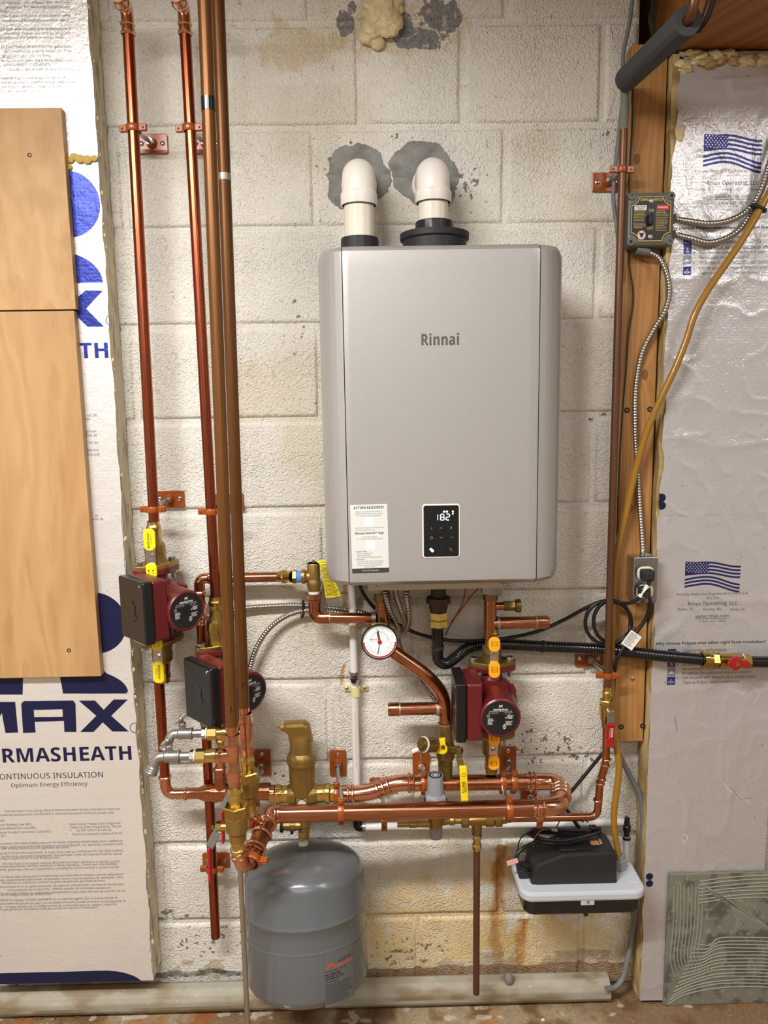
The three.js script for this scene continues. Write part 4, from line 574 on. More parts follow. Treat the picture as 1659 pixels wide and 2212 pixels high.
// union ball valves on the two old pipes, with the tees above them
function zoneDrop(label, u0, v0, u1, v1, z, L, lev) {
  const A = P(u0, v0, z), B = P(u1, v1, z); const top = A.y, bot = B.y, x = (A.x + B.x) / 2; const Y = (v) => P(x < 0 ? u0 : u0, v, z).y;
  const g = thing('drain_tee', label + ' copper tee feeding a hose drain', 'fitting', 'tees on the old pipes'); const y0 = P(u0, L.t0, z).y, y1 = P(u0, L.t1, z).y, yb = P(u0, L.br, z).y;
  part('run', dble(V3(x, y0, z), V3(x, y1, z), R34 * 1.14), M.copperShiny, g); const bx = P(L.bu, L.br, z).x; part('branch', rev(V3(x, yb, z), V3(bx, yb, z), [[0, R34 * 1.25], [0.4, R34 * 1.12], [0.62, R34 * 1.12], [0.7, R34 * 1.3], [0.84, R34 * 1.3], [1, R34 * 1.1], [1, 0]], 24, 0.8), M.copperShiny, g); rebase(g);
  const v = thing('ball_valve', label + ' brass union ball valve with red lever', 'valve', 'brass valves on the old pipes'); const Yp = (q) => P(u1, q, z).y; const V = L.valve;
  part('press_end', sock(V3(x, Yp(V[0]), z), V3(x, Yp(V[1]), z), R34 * 1.1), M.brassShiny, v); part('union_nut', hex(V3(x, Yp(V[1]), z), V3(x, Yp(V[2]), z), 0.0235), M.brass, v);
  part('body', rev(V3(x, Yp(V[2]) + 0.002, z), V3(x, Yp(V[3]), z), [[0, 0.021], [0.06, 0.0222], [0.12, 0.0215], [0.6, 0.0205], [0.7, 0.0165], [1, 0.0155]], 24), M.brassCast, v);
  part('press_end', sock(V3(x, Yp(V[4]), z), V3(x, Yp(V[3]) + 0.001, z), R34 * 1.1), M.brassShiny, v);
  part('tail_pipe', cyl(V3(x, Yp(V[4]) + 0.004, z), V3(x, Yp(V[4]) - 0.016, z), R34), M.copperShiny, v); part('inlet_pipe', cyl(V3(x, Yp(V[0]) - 0.006, z), V3(x, P(u0, L.t1, z).y + 0.006, z), R34), M.copperShiny, v);
  const sy2 = Yp((V[2] * 1.3 + V[3] * 0.7) / 2 + 4); part('stem', [cyl(V3(x, sy2, z), V3(x - 0.03, sy2, z), 0.0075), hex(V3(x - 0.03, sy2, z), V3(x - 0.04, sy2, z), 0.0105)], M.brassShiny, v);
  part('lever_nut', hex(V3(x - 0.04, sy2, z), V3(x - 0.047, sy2, z), 0.006), M.chrome, v); const l0 = V3(x - 0.036, sy2 - 0.006, z + 0.004), l1 = V3(x - 0.052, sy2 - 0.035, z + 0.012); const l2 = V3(x - 0.053, sy2 - 0.105, z + 0.014);
  const lv = part('lever', bar(l0, l1, 0.003, 0.016, V3(1, 0, 0.2)), M.zinc, v); part('lever_grip', bar(l1, l2, 0.012, 0.005, V3(1, 0, 0.1), 0.002), M.red, lv, 'red plastic sleeve'); rebase(v);
}
zoneDrop('front', 502, 1578, 516, 1880, ZC, { t0: 1585, t1: 1685, br: 1632, bu: 462, valve: [1700, 1738, 1762, 1815, 1842] });
zoneDrop('rear', 527, 1545, 543, 1800, ZD, { t0: 1540, t1: 1632, br: 1585, bu: 478, valve: [1632, 1664, 1686, 1735, 1768] });
// zinc hose drains
function bibb(label, u, v, z, dx) {
  const g = thing('hose_drain', label, 'hose tap', 'zinc hose drains'); const y = P(u, v, z).y, X = (q) => P(q, v, z).x; const x0 = X(u);
  part('adapter', [hex(V3(x0, y, z), V3(x0 - 0.028, y, z), 0.0185), rev(V3(x0, y, z), V3(x0 + 0.03, y, z), [[0, 0.0165], [0.5, 0.0165], [0.55, 0.0185], [0.8, 0.0185], [0.85, 0.0135], [1, 0.0135]], 24)], M.brassShiny, g);
  part('thread_tape', cyl(V3(x0 - 0.028, y, z), V3(x0 - 0.032, y, z), 0.0145), M.tapeWhite, g); part('nut', hex(V3(x0 - 0.031, y, z), V3(x0 - 0.042, y, z), 0.0165), M.zinc, g);
  part('shank', rev(V3(x0 - 0.042, y, z), V3(x0 - 0.07, y, z), [[0, 0.011], [1, 0.011]], 20), M.castZinc, g);
  part('body', [rev(V3(x0 - 0.066, y, z), V3(x0 - 0.108, y, z), [[0, 0.011], [0.05, 0.0165], [0.14, 0.0165], [0.2, 0.0145], [0.8, 0.0145], [0.9, 0.0155], [1, 0.012], [1, 0]], 24), sweep(smoothPath([V3(x0 - 0.1, y, z), V3(x0 - 0.125, y, z), V3(x0 - 0.138, y - 0.03, z + 0.006)], 0.02, 0.006), 0.0125, 20)], M.castZinc, g);
  part('spout', rev(V3(x0 - 0.1345, y - 0.022, z + 0.005), V3(x0 - 0.143, y - 0.042, z + 0.009), [[0, 0.0125], [0.2, 0.0165], [0.35, 0.0155], [0.45, 0.0168], [0.6, 0.0155], [0.72, 0.0168], [0.95, 0.0165], [1, 0.013], [0.6, 0.011], [0.6, 0]], 24), M.castZinc, g);
  part('bonnet', [cyl(V3(x0 - 0.092, y + 0.01, z), V3(x0 - 0.096, y + 0.034, z), 0.0075), hex(V3(x0 - 0.094, y + 0.022, z), V3(x0 - 0.096, y + 0.03, z), 0.0105)], M.castZinc, g);
  part('wing_handle', [bar(V3(x0 - 0.112, y + 0.032, z + 0.006), V3(x0 - 0.082, y + 0.056, z - 0.004), 0.009, 0.007, V3(0, 0, 1), 0.003), at(new THREE.SphereGeometry(0.0075, 12, 10), V3(x0 - 0.097, y + 0.043, z))], M.castZinc, g);
  rebase(g); const s = 0.74; const fx = x0 - g.position.x; g.position.x = x0 - fx * s; g.position.y = y - (y - g.position.y) * s; g.scale.setScalar(s);
}
bibb('zinc hose drain on the front tee, lower of the two', 446, 1632, ZC);
bibb('zinc hose drain on the rear tee, upper and further back', 470, 1583, ZD);

// ---------- circulator pumps and their flange valves ----------
const oval = (l, w) => { const s = new THREE.Shape(); const r = 0.014, a = l / 2 - r; s.absarc(a, 0, r, -1.0, 1.0, false); s.absarc(0, 0, w / 2, 1.05, Math.PI - 1.05, false); s.absarc(-a, 0, r, Math.PI - 1.0, Math.PI + 1.0, false); s.absarc(0, 0, w / 2, Math.PI + 1.05, Math.PI * 2 - 1.05, false); return s; };
const flat = (shape, t, y) => { const g = slab(shape, t, 0.0012, 14); g.rotateX(-Math.PI / 2); g.translate(0, y, 0); return g; };
const HF = 0.080;
const plateTex = canvasTex(512, 512, (ctx, W, H) => { ctx.fillStyle = '#17181a'; ctx.fillRect(0, 0, W, H); ctx.fillStyle = '#0e0f10'; ctx.beginPath(); ctx.arc(256, 262, 62, 0, 7); ctx.fill(); ctx.strokeStyle = '#e8e8e6'; ctx.lineWidth = 9; for (const [a, b, c, d] of [[232, 62, 284, 92], [284, 56, 232, 98], [232, 62, 240, 82]]) { ctx.beginPath(); ctx.moveTo(a, b); ctx.quadraticCurveTo(258, 70, c, d); ctx.stroke(); } txt(ctx, 'GRUNDFOS', 256, 126, 34, { align: 'center', bold: 1, col: '#f0f0ee', w: 212 }); txt(ctx, 'SUBMERSIBLE CIRCULATION PUMP', 256, 152, 19, { align: 'center', col: '#c9c9c7', w: 330 }); txt(ctx, 'TYPE: UPS15-58FC', 78, 176, 18, { col: '#c9c9c7' }); txt(ctx, 'P/N: 59896341', 312, 172, 18, { col: '#c9c9c7' }); txt(ctx, 'PC: 2048', 330, 196, 18, { col: '#c9c9c7' });
  txt(ctx, '115V', 60, 198, 18, { col: '#c9c9c7' }); ctx.strokeStyle = '#c9c9c7'; ctx.lineWidth = 4; ctx.strokeRect(66, 212, 30, 22); lines(ctx, 72, 256, 92, 7, 14, 9, '#bdbdbb', 7); lines(ctx, 356, 214, 90, 4, 14, 9, '#c9c9c7', 17); lines(ctx, 330, 300, 110, 5, 13, 8, '#bdbdbb', 27); ctx.beginPath(); ctx.moveTo(320, 244); ctx.lineTo(332, 258); ctx.lineTo(352, 232); ctx.lineWidth = 7; ctx.stroke(); ctx.beginPath(); ctx.arc(312, 382, 22, 0, 7); ctx.lineWidth = 6; ctx.stroke(); txt(ctx, 'UL', 312, 382, 24, { align: 'center', bold: 1, col: '#f0f0ee' }); ctx.fillStyle = '#e8e8e6'; ctx.fillRect(300, 350, 24, 8); ctx.fillRect(296, 408, 32, 8); });
mat('pumpPlate', 0xffffff, 0.42, 0, { map: plateTex });
phys('pumpPaint', 0x5c1318, 0.38, 0, { clearcoat: 0.2, clearcoatRoughness: 0.35 });
phys('pumpCover', 0x111214, 0.32, 0, {});
function makePump() {
  const g = new THREE.Group();
  part('housing', [cyl(V3(0, -HF + 0.01, 0), V3(0, HF - 0.01, 0), 0.0225), rev(V3(0, 0, -0.028), V3(0, 0, 0.036), [[0, 0.02], [0.08, 0.046], [0.2, 0.053], [0.75, 0.055], [0.85, 0.052], [1, 0.045]], 36, 0.6), rev(V3(0, HF - 0.012, 0), V3(0, 0.02, 0.004), [[0, 0.0225], [0.3, 0.0235], [1, 0.046]], 28, 0.9), rev(V3(0, -HF + 0.012, 0), V3(0, -0.02, 0.004), [[0, 0.0225], [0.3, 0.0235], [1, 0.046]], 28, 0.9)], M.pumpPaint, g);
  for (const s of [1, -1]) part('pipe_flange', flat(oval(0.104, 0.066), 0.0125, s > 0 ? HF - 0.0125 : -HF), M.pumpPaint, g);
  for (const [x, y] of [[0.04, 0.034], [0.04, -0.034], [-0.036, 0.036]]) part('bolt_boss', cyl(V3(x, y, 0.02), V3(x, y, 0.047), 0.0075, 0.0065, 14), M.pumpPaint, g);
  part('motor', rev(V3(0, 0.004, 0.03), V3(0, 0.004, 0.118), [[0, 0.047], [0.06, 0.0445], [0.9, 0.0435], [0.97, 0.0425], [1, 0.0395], [1, 0.0375], [0.985, 0.037], [0.985, 0]], 40, 0.5), M.pumpPaint, g);
  { const c = new THREE.CircleGeometry(0.0372, 40); c.translate(0, 0.004, 0.1172); part('nameplate', c, M.pumpPlate, g, 'round black nameplate with white lettering'); }
  part('terminal_box', rbox(0.034, 0.126, 0.098, 0.006, -0.053, 0.014, 0.062, 3), M.pumpPaint, g);
  const cv = part('terminal_cover', [rbox(0.022, 0.13, 0.106, 0.005, -0.081, 0.014, 0.062, 3)], M.pumpCover, g, 'glossy black terminal cover');
  { const n = V3(-1, 0, 0), c = V3(-0.0925, 0.012, 0.066); const a = []; const hd = [[0, 0.022], [0.012, 0.012], [0.008, 0], [0.014, -0.012], [0.002, -0.02], [-0.012, -0.014], [-0.014, 0.004], [-0.006, 0.012]]; const s = new THREE.Shape(hd.map(([x, y]) => new THREE.Vector2(x, y))); const e = slab(s, 0.0016, 0.0005); e.rotateY(-Math.PI / 2); e.translate(c.x + 0.0008, c.y, c.z); part('emblem', e, M.blackShiny, cv); }
  part('cover_screw', cyl(V3(-0.088, 0.07, 0.102), V3(-0.0935, 0.07, 0.102), 0.0032, 0.0028, 12), M.chrome, cv);
  part('cable_clamp', rbox(0.03, 0.014, 0.05, 0.003, -0.062, -0.056, 0.05), M.steel, g);
  return g;
}
const pump0 = makePump();
function placePump(p, turn, label) { const g = pump0.clone(); g.name = numbered('circulator_pump'); scene.add(g); g.position.copy(p); g.rotation.y = turn; g.userData = { label, category: 'pump', group: 'red circulator pumps' }; return g; }
const p1 = P(342, 1302, ZA), p2 = P(474, 1470, ZA), p3 = P(1062, 1508, ZA);
placePump(p1, 0.78, 'red pump turned sideways with yellow-handled valves above and below it');
placePump(p2, 0.78, 'red pump half hidden behind the old brown pipes');
placePump(p3, 0, 'red pump facing forward below the heater with orange-handled valves');
// flange valve, origin at the mating face, body upward
const gripTex = (kind) => canvasTex(128, 256, (ctx, W, H) => { ctx.fillStyle = kind[0] === 'y' ? '#f4d816' : '#f3a816'; ctx.fillRect(0, 0, W, H); if (kind === 'yLong') { txt(ctx, 'Webstone', 52, 140, 46, { align: 'center', bold: 1, rot: -Math.PI / 2, w: 190 }); ctx.fillStyle = '#222'; ctx.fillRect(84, 60, 4, 130); ctx.fillRect(94, 100, 3, 80); } else if (kind === 'yShort') { ctx.strokeStyle = '#222'; ctx.lineWidth = 14; ctx.beginPath(); ctx.arc(64, 90, 38, 0.4, 1.2); ctx.stroke(); ctx.beginPath(); ctx.arc(64, 90, 38, 1.9, 2.75); ctx.stroke(); txt(ctx, 'OFF', 36, 170, 28, { align: 'center', rot: Math.PI / 2 }); txt(ctx, 'ON', 92, 170, 28, { align: 'center', rot: Math.PI / 2 }); } else { ctx.strokeStyle = '#5a3410'; ctx.lineWidth = 8; ctx.strokeRect(28, 74, 74, 84); txt(ctx, kind === 'oA' ? 'WATTS' : 'ON OFF', 65, 118, 26, { align: 'center', bold: 1, w: 58, col: '#2c1a08' }); } });
for (const k of ['yLong', 'yShort', 'oA', 'oB']) mat('grip_' + k, 0xffffff, 0.42, 0, { map: gripTex(k) });
function grip(w, h, d, m, p, base, parent, flip) { const s = part('lever_grip', at(slab(rrect(w, h, w * 0.42), d, 0.0015), V3(p.x, p.y, p.z)), base, parent); const f = new THREE.ShapeGeometry(rrect(w * 0.9, h * 0.94, w * 0.38), 8); const q = f.attributes.position, uv = f.attributes.uv; for (let i = 0; i < q.count; i++) uv.setXY(i, flip ? 0.5 - q.getX(i) / w : q.getX(i) / w + 0.5, flip ? 0.5 - q.getY(i) / h : q.getY(i) / h + 0.5); f.translate(p.x, p.y, p.z + d + 0.0003); part('grip_print', f, m, s); }
function flangeValve(p, up, turn, kind, label, group, len = 0.088, brassM = M.brassCast, hasLever = true) {
  const g = thing('isolation_valve', label, 'valve', group); const s = up; const b = new THREE.Group();
  const Y = (y) => y * s; const fl = flat(oval(0.104, 0.066), 0.009, 0); if (s < 0) fl.translate(0, -0.009, 0); fl.rotateY(turn); part('flange', fl, brassM, g);
  for (const k of [-1, 1]) { const x = k * 0.04, c = V3(x, 0, 0).applyAxisAngle(V3(0, 1, 0), turn); part('bolt', [hex(V3(c.x, Y(0.009), c.z), V3(c.x, Y(0.016), c.z), 0.0088), cyl(V3(c.x, Y(-0.03), c.z), V3(c.x, Y(0.009), c.z), 0.0042), hex(V3(c.x, Y(-0.02), c.z), V3(c.x, Y(-0.0125), c.z), 0.0085)], M.zinc, g); }
  part('body', rev(V3(0, Y(0.008), 0), V3(0, Y(len * 0.62), 0), [[0, 0.026], [0.06, 0.0225], [0.45, 0.0215], [0.55, 0.0228], [0.9, 0.0215], [1, 0.0165]], 28), brassM, g);
  part('press_end', rev(V3(0, Y(len * 0.6), 0), V3(0, Y(len + 0.012), 0), [[0, 0.0165], [0.35, 0.0145], [0.55, 0.0135], [0.62, 0.0155], [0.76, 0.0155], [0.82, 0.0135], [1, 0.013]], 24, 0.7), kind === 'o' ? M.brassCast : M.brass, g);
  if (hasLever) {
    const z = 0.031, yc = 0.03; part('stem', [cyl(V3(0, Y(yc), 0.015), V3(0, Y(yc), z + 0.004), 0.008), hex(V3(0, Y(yc), z + 0.004), V3(0, Y(yc), z + 0.0085), 0.0062)], M.chrome, g);
    const lv = part('lever', bar(V3(0, Y(yc - 0.02), z), V3(0, Y(yc + 0.02), z), 0.0195, 0.0025), M.chrome, g);
    const y1 = kind === 'y' ? yc + 0.036 : yc + 0.026, h1 = kind === 'y' ? 0.044 : 0.03, y2 = yc - 0.031, h2 = kind === 'y' ? 0.03 : 0.034; const base = kind === 'y' ? M.yellow : M.orangeGrip;
    grip(0.0215, h1, 0.006, kind === 'y' ? M.grip_yLong : s > 0 ? M.grip_oB : M.grip_oB, V3(0, Y(y1), z), base, lv, s < 0);
    grip(0.0215, h2, 0.006, kind === 'y' ? M.grip_yShort : M.grip_oA, V3(0, Y(y2), z + 0.001), base, lv, false);
  }
  g.position.copy(p); return g;
}
const gv = 'flange valves of the pumps';
flangeValve(p1.clone().add(V3(0, HF, 0)), 1, 0.78, 'y', 'tan brass flange valve with yellow lever above the sideways left pump', gv);
flangeValve(p1.clone().add(V3(0.002, -HF, 0)), -1, 0.78, 'y', 'tan brass flange valve with yellow lever below the sideways left pump', gv);
flangeValve(p2.clone().add(V3(0, HF, 0)), 1, 0.78, 'y', 'gold brass flange valve above the half-hidden pump', gv, 0.1, M.brass, false);
flangeValve(p2.clone().add(V3(0.001, -HF, 0)), -1, 0.78, 'y', 'gold brass flange valve below the half-hidden pump', gv, 0.06, M.brass, false);
flangeValve(p3.clone().add(V3(0, HF, 0)), 1, 0, 'o', 'dark brass flange valve with orange lever above the forward-facing pump', gv, 0.07, M.brassDark);
flangeValve(p3.clone().add(V3(0, -HF, 0)), -1, 0, 'o', 'dark brass flange valve with orange lever below the forward-facing pump', gv, 0.085, M.brassDark);

// ---------- air separator, tank, boiler trim ----------
{ const g = thing('air_separator', 'bulky matt brass air separator with bent top nozzle above the grey tank', 'air separator'); const u = 653, Y = (v) => P(u, v, ZA).y, x = P(u, 1690, ZA).x, k = mpp(u, 1680, ZA); const S = (v0, v1, pr) => rev(V3(x, Y(v0), ZA), V3(x, Y(v1), ZA), pr, 36, 0.6);
  part('body', S(1748, 1640, [[0, 0.012], [0, 22 * k], [0.1, 24 * k], [0.4, 26.5 * k], [0.8, 28 * k], [0.9, 28.5 * k], [0.93, 31 * k], [0.97, 32 * k], [1, 31 * k]]), M.brassCast, g);
  part('collar', S(1641, 1622, [[0, 31 * k], [0.3, 31.5 * k], [0.7, 28 * k], [1, 24.5 * k]]), M.brassCast, g); part('neck', S(1624, 1588, [[0, 24.5 * k], [0.9, 23.5 * k], [1, 22 * k], [1, 0]]), M.brassCast, g);
  { const sh = new THREE.Shape(); const q = [[632, 1592], [630, 1580], [622, 1574], [622, 1566], [655, 1564], [662, 1568], [668, 1592]].map(([a, b]) => { const p = P(a, b, ZA); return new THREE.Vector2(p.x - x, p.y); }); sh.moveTo(q[0].x, q[0].y); for (let i = 1; i < q.length; i++) sh.lineTo(q[i].x, q[i].y); const e = slab(sh, 0.03, 0.008); e.translate(x, 0, ZA - 0.015); part('cap', e, M.brassCast, g); }
  { const a = P(626, 1571, ZA), b = P(607, 1571, ZA); part('nozzle', [rev(V3(a.x, a.y, ZA), V3(b.x, a.y, ZA), [[0, 0.0105], [0.1, 0.0115], [0.3, 0.0095], [1, 0.0092], [1, 0]], 20), rev(V3(b.x, a.y, ZA), V3(b.x - 0.008, a.y, ZA), [[0, 0.003], [0.5, 0.0015], [0.6, 0.0032], [1, 0.0024], [1, 0]], 12)], M.brassShiny, g); }
  const py = P(653, 1715, ZA).y; for (const s of [-1, 1]) { part('port', rev(V3(x + s * 0.014, py, ZA), V3(x + s * 0.034, py, ZA), [[0, 0.0255], [0.7, 0.0235], [1, 0.0205]], 28), M.brassCast, g); part('press_end', rev(V3(x + s * 0.032, py, ZA), V3(x + s * 0.074, py, ZA), [[0, 0.0195], [0.4, 0.0195], [0.5, 0.0228], [0.68, 0.0228], [0.76, 0.0196], [1, 0.0196], [1, 0.0175]], 28, 0.7), M.brassShiny, g); }
  const dt = canvasTex(128, 160, (ctx, W, H) => { ctx.fillStyle = '#a88648'; ctx.fillRect(0, 0, W, H); ctx.fillStyle = '#23262b'; ctx.beginPath(); ctx.arc(64, 62, 58, 0, 7); ctx.fill(); ctx.beginPath(); ctx.moveTo(14, 90); ctx.lineTo(114, 90); ctx.lineTo(84, 160); ctx.lineTo(44, 160); ctx.fill(); ctx.fillStyle = '#dfe0de'; ctx.beginPath(); ctx.arc(64, 62, 49, 0, 7); ctx.fill(); ctx.beginPath(); ctx.moveTo(22, 86); ctx.lineTo(106, 86); ctx.lineTo(76, 160); ctx.lineTo(52, 160); ctx.fill(); ctx.strokeStyle = '#555'; ctx.lineWidth = 6; ctx.setLineDash([7, 4]); ctx.beginPath(); ctx.arc(64, 64, 39, 3.4, 6.0); ctx.stroke(); ctx.setLineDash([]); ctx.fillStyle = '#666'; ctx.fillRect(40, 66, 50, 5); ctx.fillRect(46, 78, 38, 4); });
  mat('dropLabel', 0xffffff, 0.5, 0, { map: dt }); { const p = P(651, 1725, ZA), r = 27.2 * k; const c = new THREE.CylinderGeometry(r, r, 0.03, 12, 1, true, -0.42, 0.84); c.translate(x, p.y, ZA); part('label', c, M.dropLabel, g, 'drop-shaped black and white label'); }
  // fittings below
  part('tank_tee', [S(1752, 1800, [[0, 0.016], [0.6, 0.0165], [0.65, 0.0135], [1, 0.0135]]), rev(V3(x, Y(1796), ZA + 0.001), P(655, 1834, 0.105), [[0, 0.0135], [0.1, 0.0125], [0.6, 0.0125], [0.7, 0.0118], [1, 0.0115]], 24)], M.brassCast, g); const hy = P(640, 1784, ZA + 0.01).y, hz = ZA + 0.008; const X = (q) => P(q, 1784, hz).x; part('purge_arm', rev(V3(X(650), hy, hz), V3(X(612), hy, hz), [[0, 0.0105], [0.3, 0.0105], [0.32, 0.0125], [0.6, 0.0125], [0.62, 0.0105], [1, 0.0105], [1, 0]], 24), M.brassCast, g); part('purge_ring', cyl(V3(X(612), hy, hz), V3(X(606), hy, hz), 0.0145), M.blackMatte, g); part('purge_cap', rev(V3(X(606), hy, hz), V3(X(594), hy, hz), [[0, 0.012], [0.8, 0.0115], [1, 0.009], [1, 0.003], [1.3, 0.003], [1.3, 0]], 14, 0.3), M.cream, g, 'cream plastic cap'); part('purge_nut', cyl(V3(X(630), hy - 0.008, hz), V3(X(630), hy - 0.02, hz), 0.0035), M.blackMatte, g);
  rebase(g); }
// expansion tank, tipped forward at the bottom where its back rests on the wall
const tankTilt = 0.24, tankN = P(656, 1835, 0.111);
{ const g = thing('expansion_tank', 'grey steel expansion tank hanging under the air separator', 'tank'); const L = 0.297, R = 0.1335; const d = V3(0.03, -Math.cos(tankTilt), Math.sin(tankTilt)).normalize(); const A = tankN, B = A.clone().addScaledVector(d, L);
  phys('tankPaint', 0x585c5f, 0.32, 0, { clearcoat: 0.5, clearcoatRoughness: 0.2 });
  const prof = []; const dome = 0.05, bd = 0.042; for (let i = 0; i <= 14; i++) { const a = i / 14 * Math.PI / 2; prof.push([(dome - dome * Math.cos(a)) / L, Math.max(0.0001, Math.pow(Math.sin(a), 0.6) * R)]); }
  const bandAt = (t, s) => prof.push([t - 0.012, R], [t - 0.006, R + s], [t + 0.006, R + s], [t + 0.012, R]); bandAt(0.395, 0.0018); prof.push([0.5, R + 0.0004]); bandAt(0.56, 0.0018); for (let i = 14; i >= 0; i--) { const a = i / 14 * Math.PI / 2; prof.push([(L - bd + bd * Math.cos(a)) / L, Math.max(0.0001, Math.pow(Math.sin(a), 0.62) * R)]); }
  part('shell', rev(A, B, prof, 64, 0.9), M.tankPaint, g); part('neck', [rev(A.clone().addScaledVector(d, -0.014), A.clone().addScaledVector(d, 0.02), [[0, 0.0105], [0.3, 0.0105], [0.35, 0.0135], [1, 0.0165]], 24)], M.tankPaint, g); part('thread_tape', cyl(A.clone().addScaledVector(d, -0.02), A.clone().addScaledVector(d, -0.01), 0.0112), M.tapeWhite, g);
  const tt = canvasTex(256, 512, (ctx, W, H) => { ctx.fillStyle = '#585c5f'; ctx.fillRect(0, 0, W, H); txt(ctx, 'AMTROL', 110, 100, 60, { bold: 0, w: 170, col: '#1c1c1e' }); ctx.fillStyle = '#c8402c'; ctx.beginPath(); ctx.moveTo(8, 150); ctx.lineTo(52, 92); ctx.lineTo(96, 150); ctx.lineTo(80, 150); ctx.lineTo(52, 114); ctx.lineTo(26, 150); ctx.fill(); ctx.fillRect(96, 130, 150, 16); txt(ctx, 'Model No. EX-30', 6, 178, 22, { bold: 1 }); lines(ctx, 6, 200, 170, 3, 22, 12, '#1c1c1e', 41); txt(ctx, 'WARNING', 6, 276, 22, { bold: 1 }); lines(ctx, 6, 296, 235, 15, 13, 7, '#2a2a2c', 51); });
  phys('tankLabel', 0xffffff, 0.32, 0, { map: tt, clearcoat: 0.5, clearcoatRoughness: 0.2 }); { const h = 0.105, w = 0.55; const c = new THREE.CylinderGeometry(R + 0.0011, R + 0.0011, h, 20, 1, true, 0.34, w); c.applyQuaternion(new THREE.Quaternion().setFromUnitVectors(V3(0, -1, 0), d)); const uvA = c.attributes.uv; const m = A.clone().addScaledVector(d, L * 0.745); const cc = new THREE.CylinderGeometry(R + 0.0011, R + 0.0011, h, 20, 1, true, 0.36, w); const q = new THREE.Quaternion().setFromUnitVectors(V3(0, 1, 0), d.clone().negate()); cc.applyQuaternion(q); cc.translate(m.x, m.y, m.z); part('label', cc, M.tankLabel, g, 'printed red and black maker label'); }
  rebase(g); }
// relief valve, its tag and tailpiece
{ const g = thing('relief_valve', 'brass pressure relief valve with blue thread tape left of the heater bottom', 'valve'); const z = 0.075, u = 677, Y = (v) => P(u, v, z).y, x = P(u, 1230, z).x; const S = (a, b, pr, n = 28) => rev(V3(x, Y(a), z), V3(x, Y(b), z), pr, n, 0.6);
  part('body', [S(1216, 1252, [[0, 0], [0, 0.0135], [0.04, 0.0142], [1, 0.0142]]), S(1250, 1277, [[0, 0.0142], [0.2, 0.0162], [0.5, 0.0162], [0.8, 0.0135], [1, 0.0125]])], M.brassCast, g); part('cap_disc', S(1217.5, 1216, [[0, 0.0128], [1, 0.0125], [1, 0]]), M.patina, g, 'greenish metal top'); part('stem', [cyl(V3(x, Y(1216), z), V3(x, Y(1210), z), 0.0028), cyl(V3(x + 0.004, Y(1216), z), V3(x + 0.004, Y(1211), z), 0.002)], M.steel, g);
  const hy = Y(1245); const X = (q) => P(q, 1245, z).x; part('outlet', rev(V3(x, hy, z), V3(X(652), hy, z), [[0, 0.0135], [0.55, 0.0125], [0.75, 0.0158], [1, 0.0158], [1, 0.011]], 24), M.brassCast, g); part('thread_tape', cyl(V3(X(652), hy, z), V3(X(640), hy, z), 0.0132), M.blueTape, g); part('nut', hex(V3(X(641), hy, z), V3(X(632), hy, z), 0.0155), M.brassDark, g); part('press_end', rev(V3(X(633), hy, z), P(604, 1246, 0.05), [[0, 0.013], [0.35, 0.0125], [0.5, 0.0125], [0.56, 0.015], [0.74, 0.015], [0.8, 0.0125], [1, 0.0122]], 24, 0.7), M.brass, g); rebase(g);
  const t = thing('relief_tailpiece', 'copper elbow under the relief valve running right to the heater outlet', 'pipe'); const e = P(680, 1334, z), r = P(812, 1333, 0.085); part('tape', S(1276, 1282, [[0, 0.0132], [1, 0.0132]]), M.tapeWhite, t); part('female_adapter', [rev(V3(x, Y(1281), z), V3(x, Y(1300), z), [[0, 0.0165], [0.6, 0.0165], [0.75, 0.0145], [1, 0.0145]], 8, 0.3)], M.copper, t); part('elbow', sweep(smoothPath([V3(x, Y(1298), z), V3(x, e.y, z), V3(P(712, 1334, z).x, e.y, z + 0.003)], 0.028, 0.01), 0.0142, 24), M.copper, t); part('pipe', cyl(V3(P(706, 1334, z).x, e.y, z + 0.003), V3(r.x, e.y, 0.09), 0.0118), M.copper, t); part('solder_joint', cyl(V3(P(711, 1334, z).x, e.y, z + 0.003), V3(P(715, 1334, z).x, e.y, z + 0.0035), 0.0128), M.solder, t); rebase(t); }
{ const tg = canvasTex(128, 256, (ctx, W, H) => { ctx.fillStyle = '#e9d71d'; ctx.fillRect(0, 0, W, H); txt(ctx, 'WARNING', 64, 18, 20, { align: 'center', bold: 1 }); lines(ctx, 8, 34, 112, 24, 9, 5, '#3a3608', 61); }); mat('tag', 0xffffff, 0.6, 0, { map: tg, side: THREE.DoubleSide });
  const rows = [[[681, 1212], [700, 1209], 0.078], [[690, 1217], [707, 1214], 0.086], [[693, 1232], [712, 1228], 0.086], [[698, 1252], [721, 1249], 0.082], [[704, 1292], [737, 1287], 0.078]]; const pos = [], uv = [], idx = []; rows.forEach(([a, b, z], i) => { const A = P(a[0], a[1], z), B = P(b[0], b[1], z - 0.004); for (let k = 0; k <= 4; k++) { const q = A.clone().lerp(B, k / 4); pos.push(q.x, q.y, q.z + 0.003 * Math.sin(k / 4 * Math.PI)); uv.push(k / 4, 1 - [0, 0.1, 0.28, 0.5, 1][i]); } }); for (let i = 0; i < 4; i++) for (let k = 0; k < 4; k++) { const a = i * 5 + k; idx.push(a, a + 5, a + 1, a + 1, a + 5, a + 6); } const front = pos.length / 3; const g = new THREE.BufferGeometry(); g.setAttribute('position', new THREE.Float32BufferAttribute(pos, 3)); g.setAttribute('uv', new THREE.Float32BufferAttribute(uv, 2)); g.setIndex(idx); g.computeVertexNormals(); one('warning_tag', g, M.tag, 'curled yellow printed warning tag hanging from the relief valve', 'tag'); }
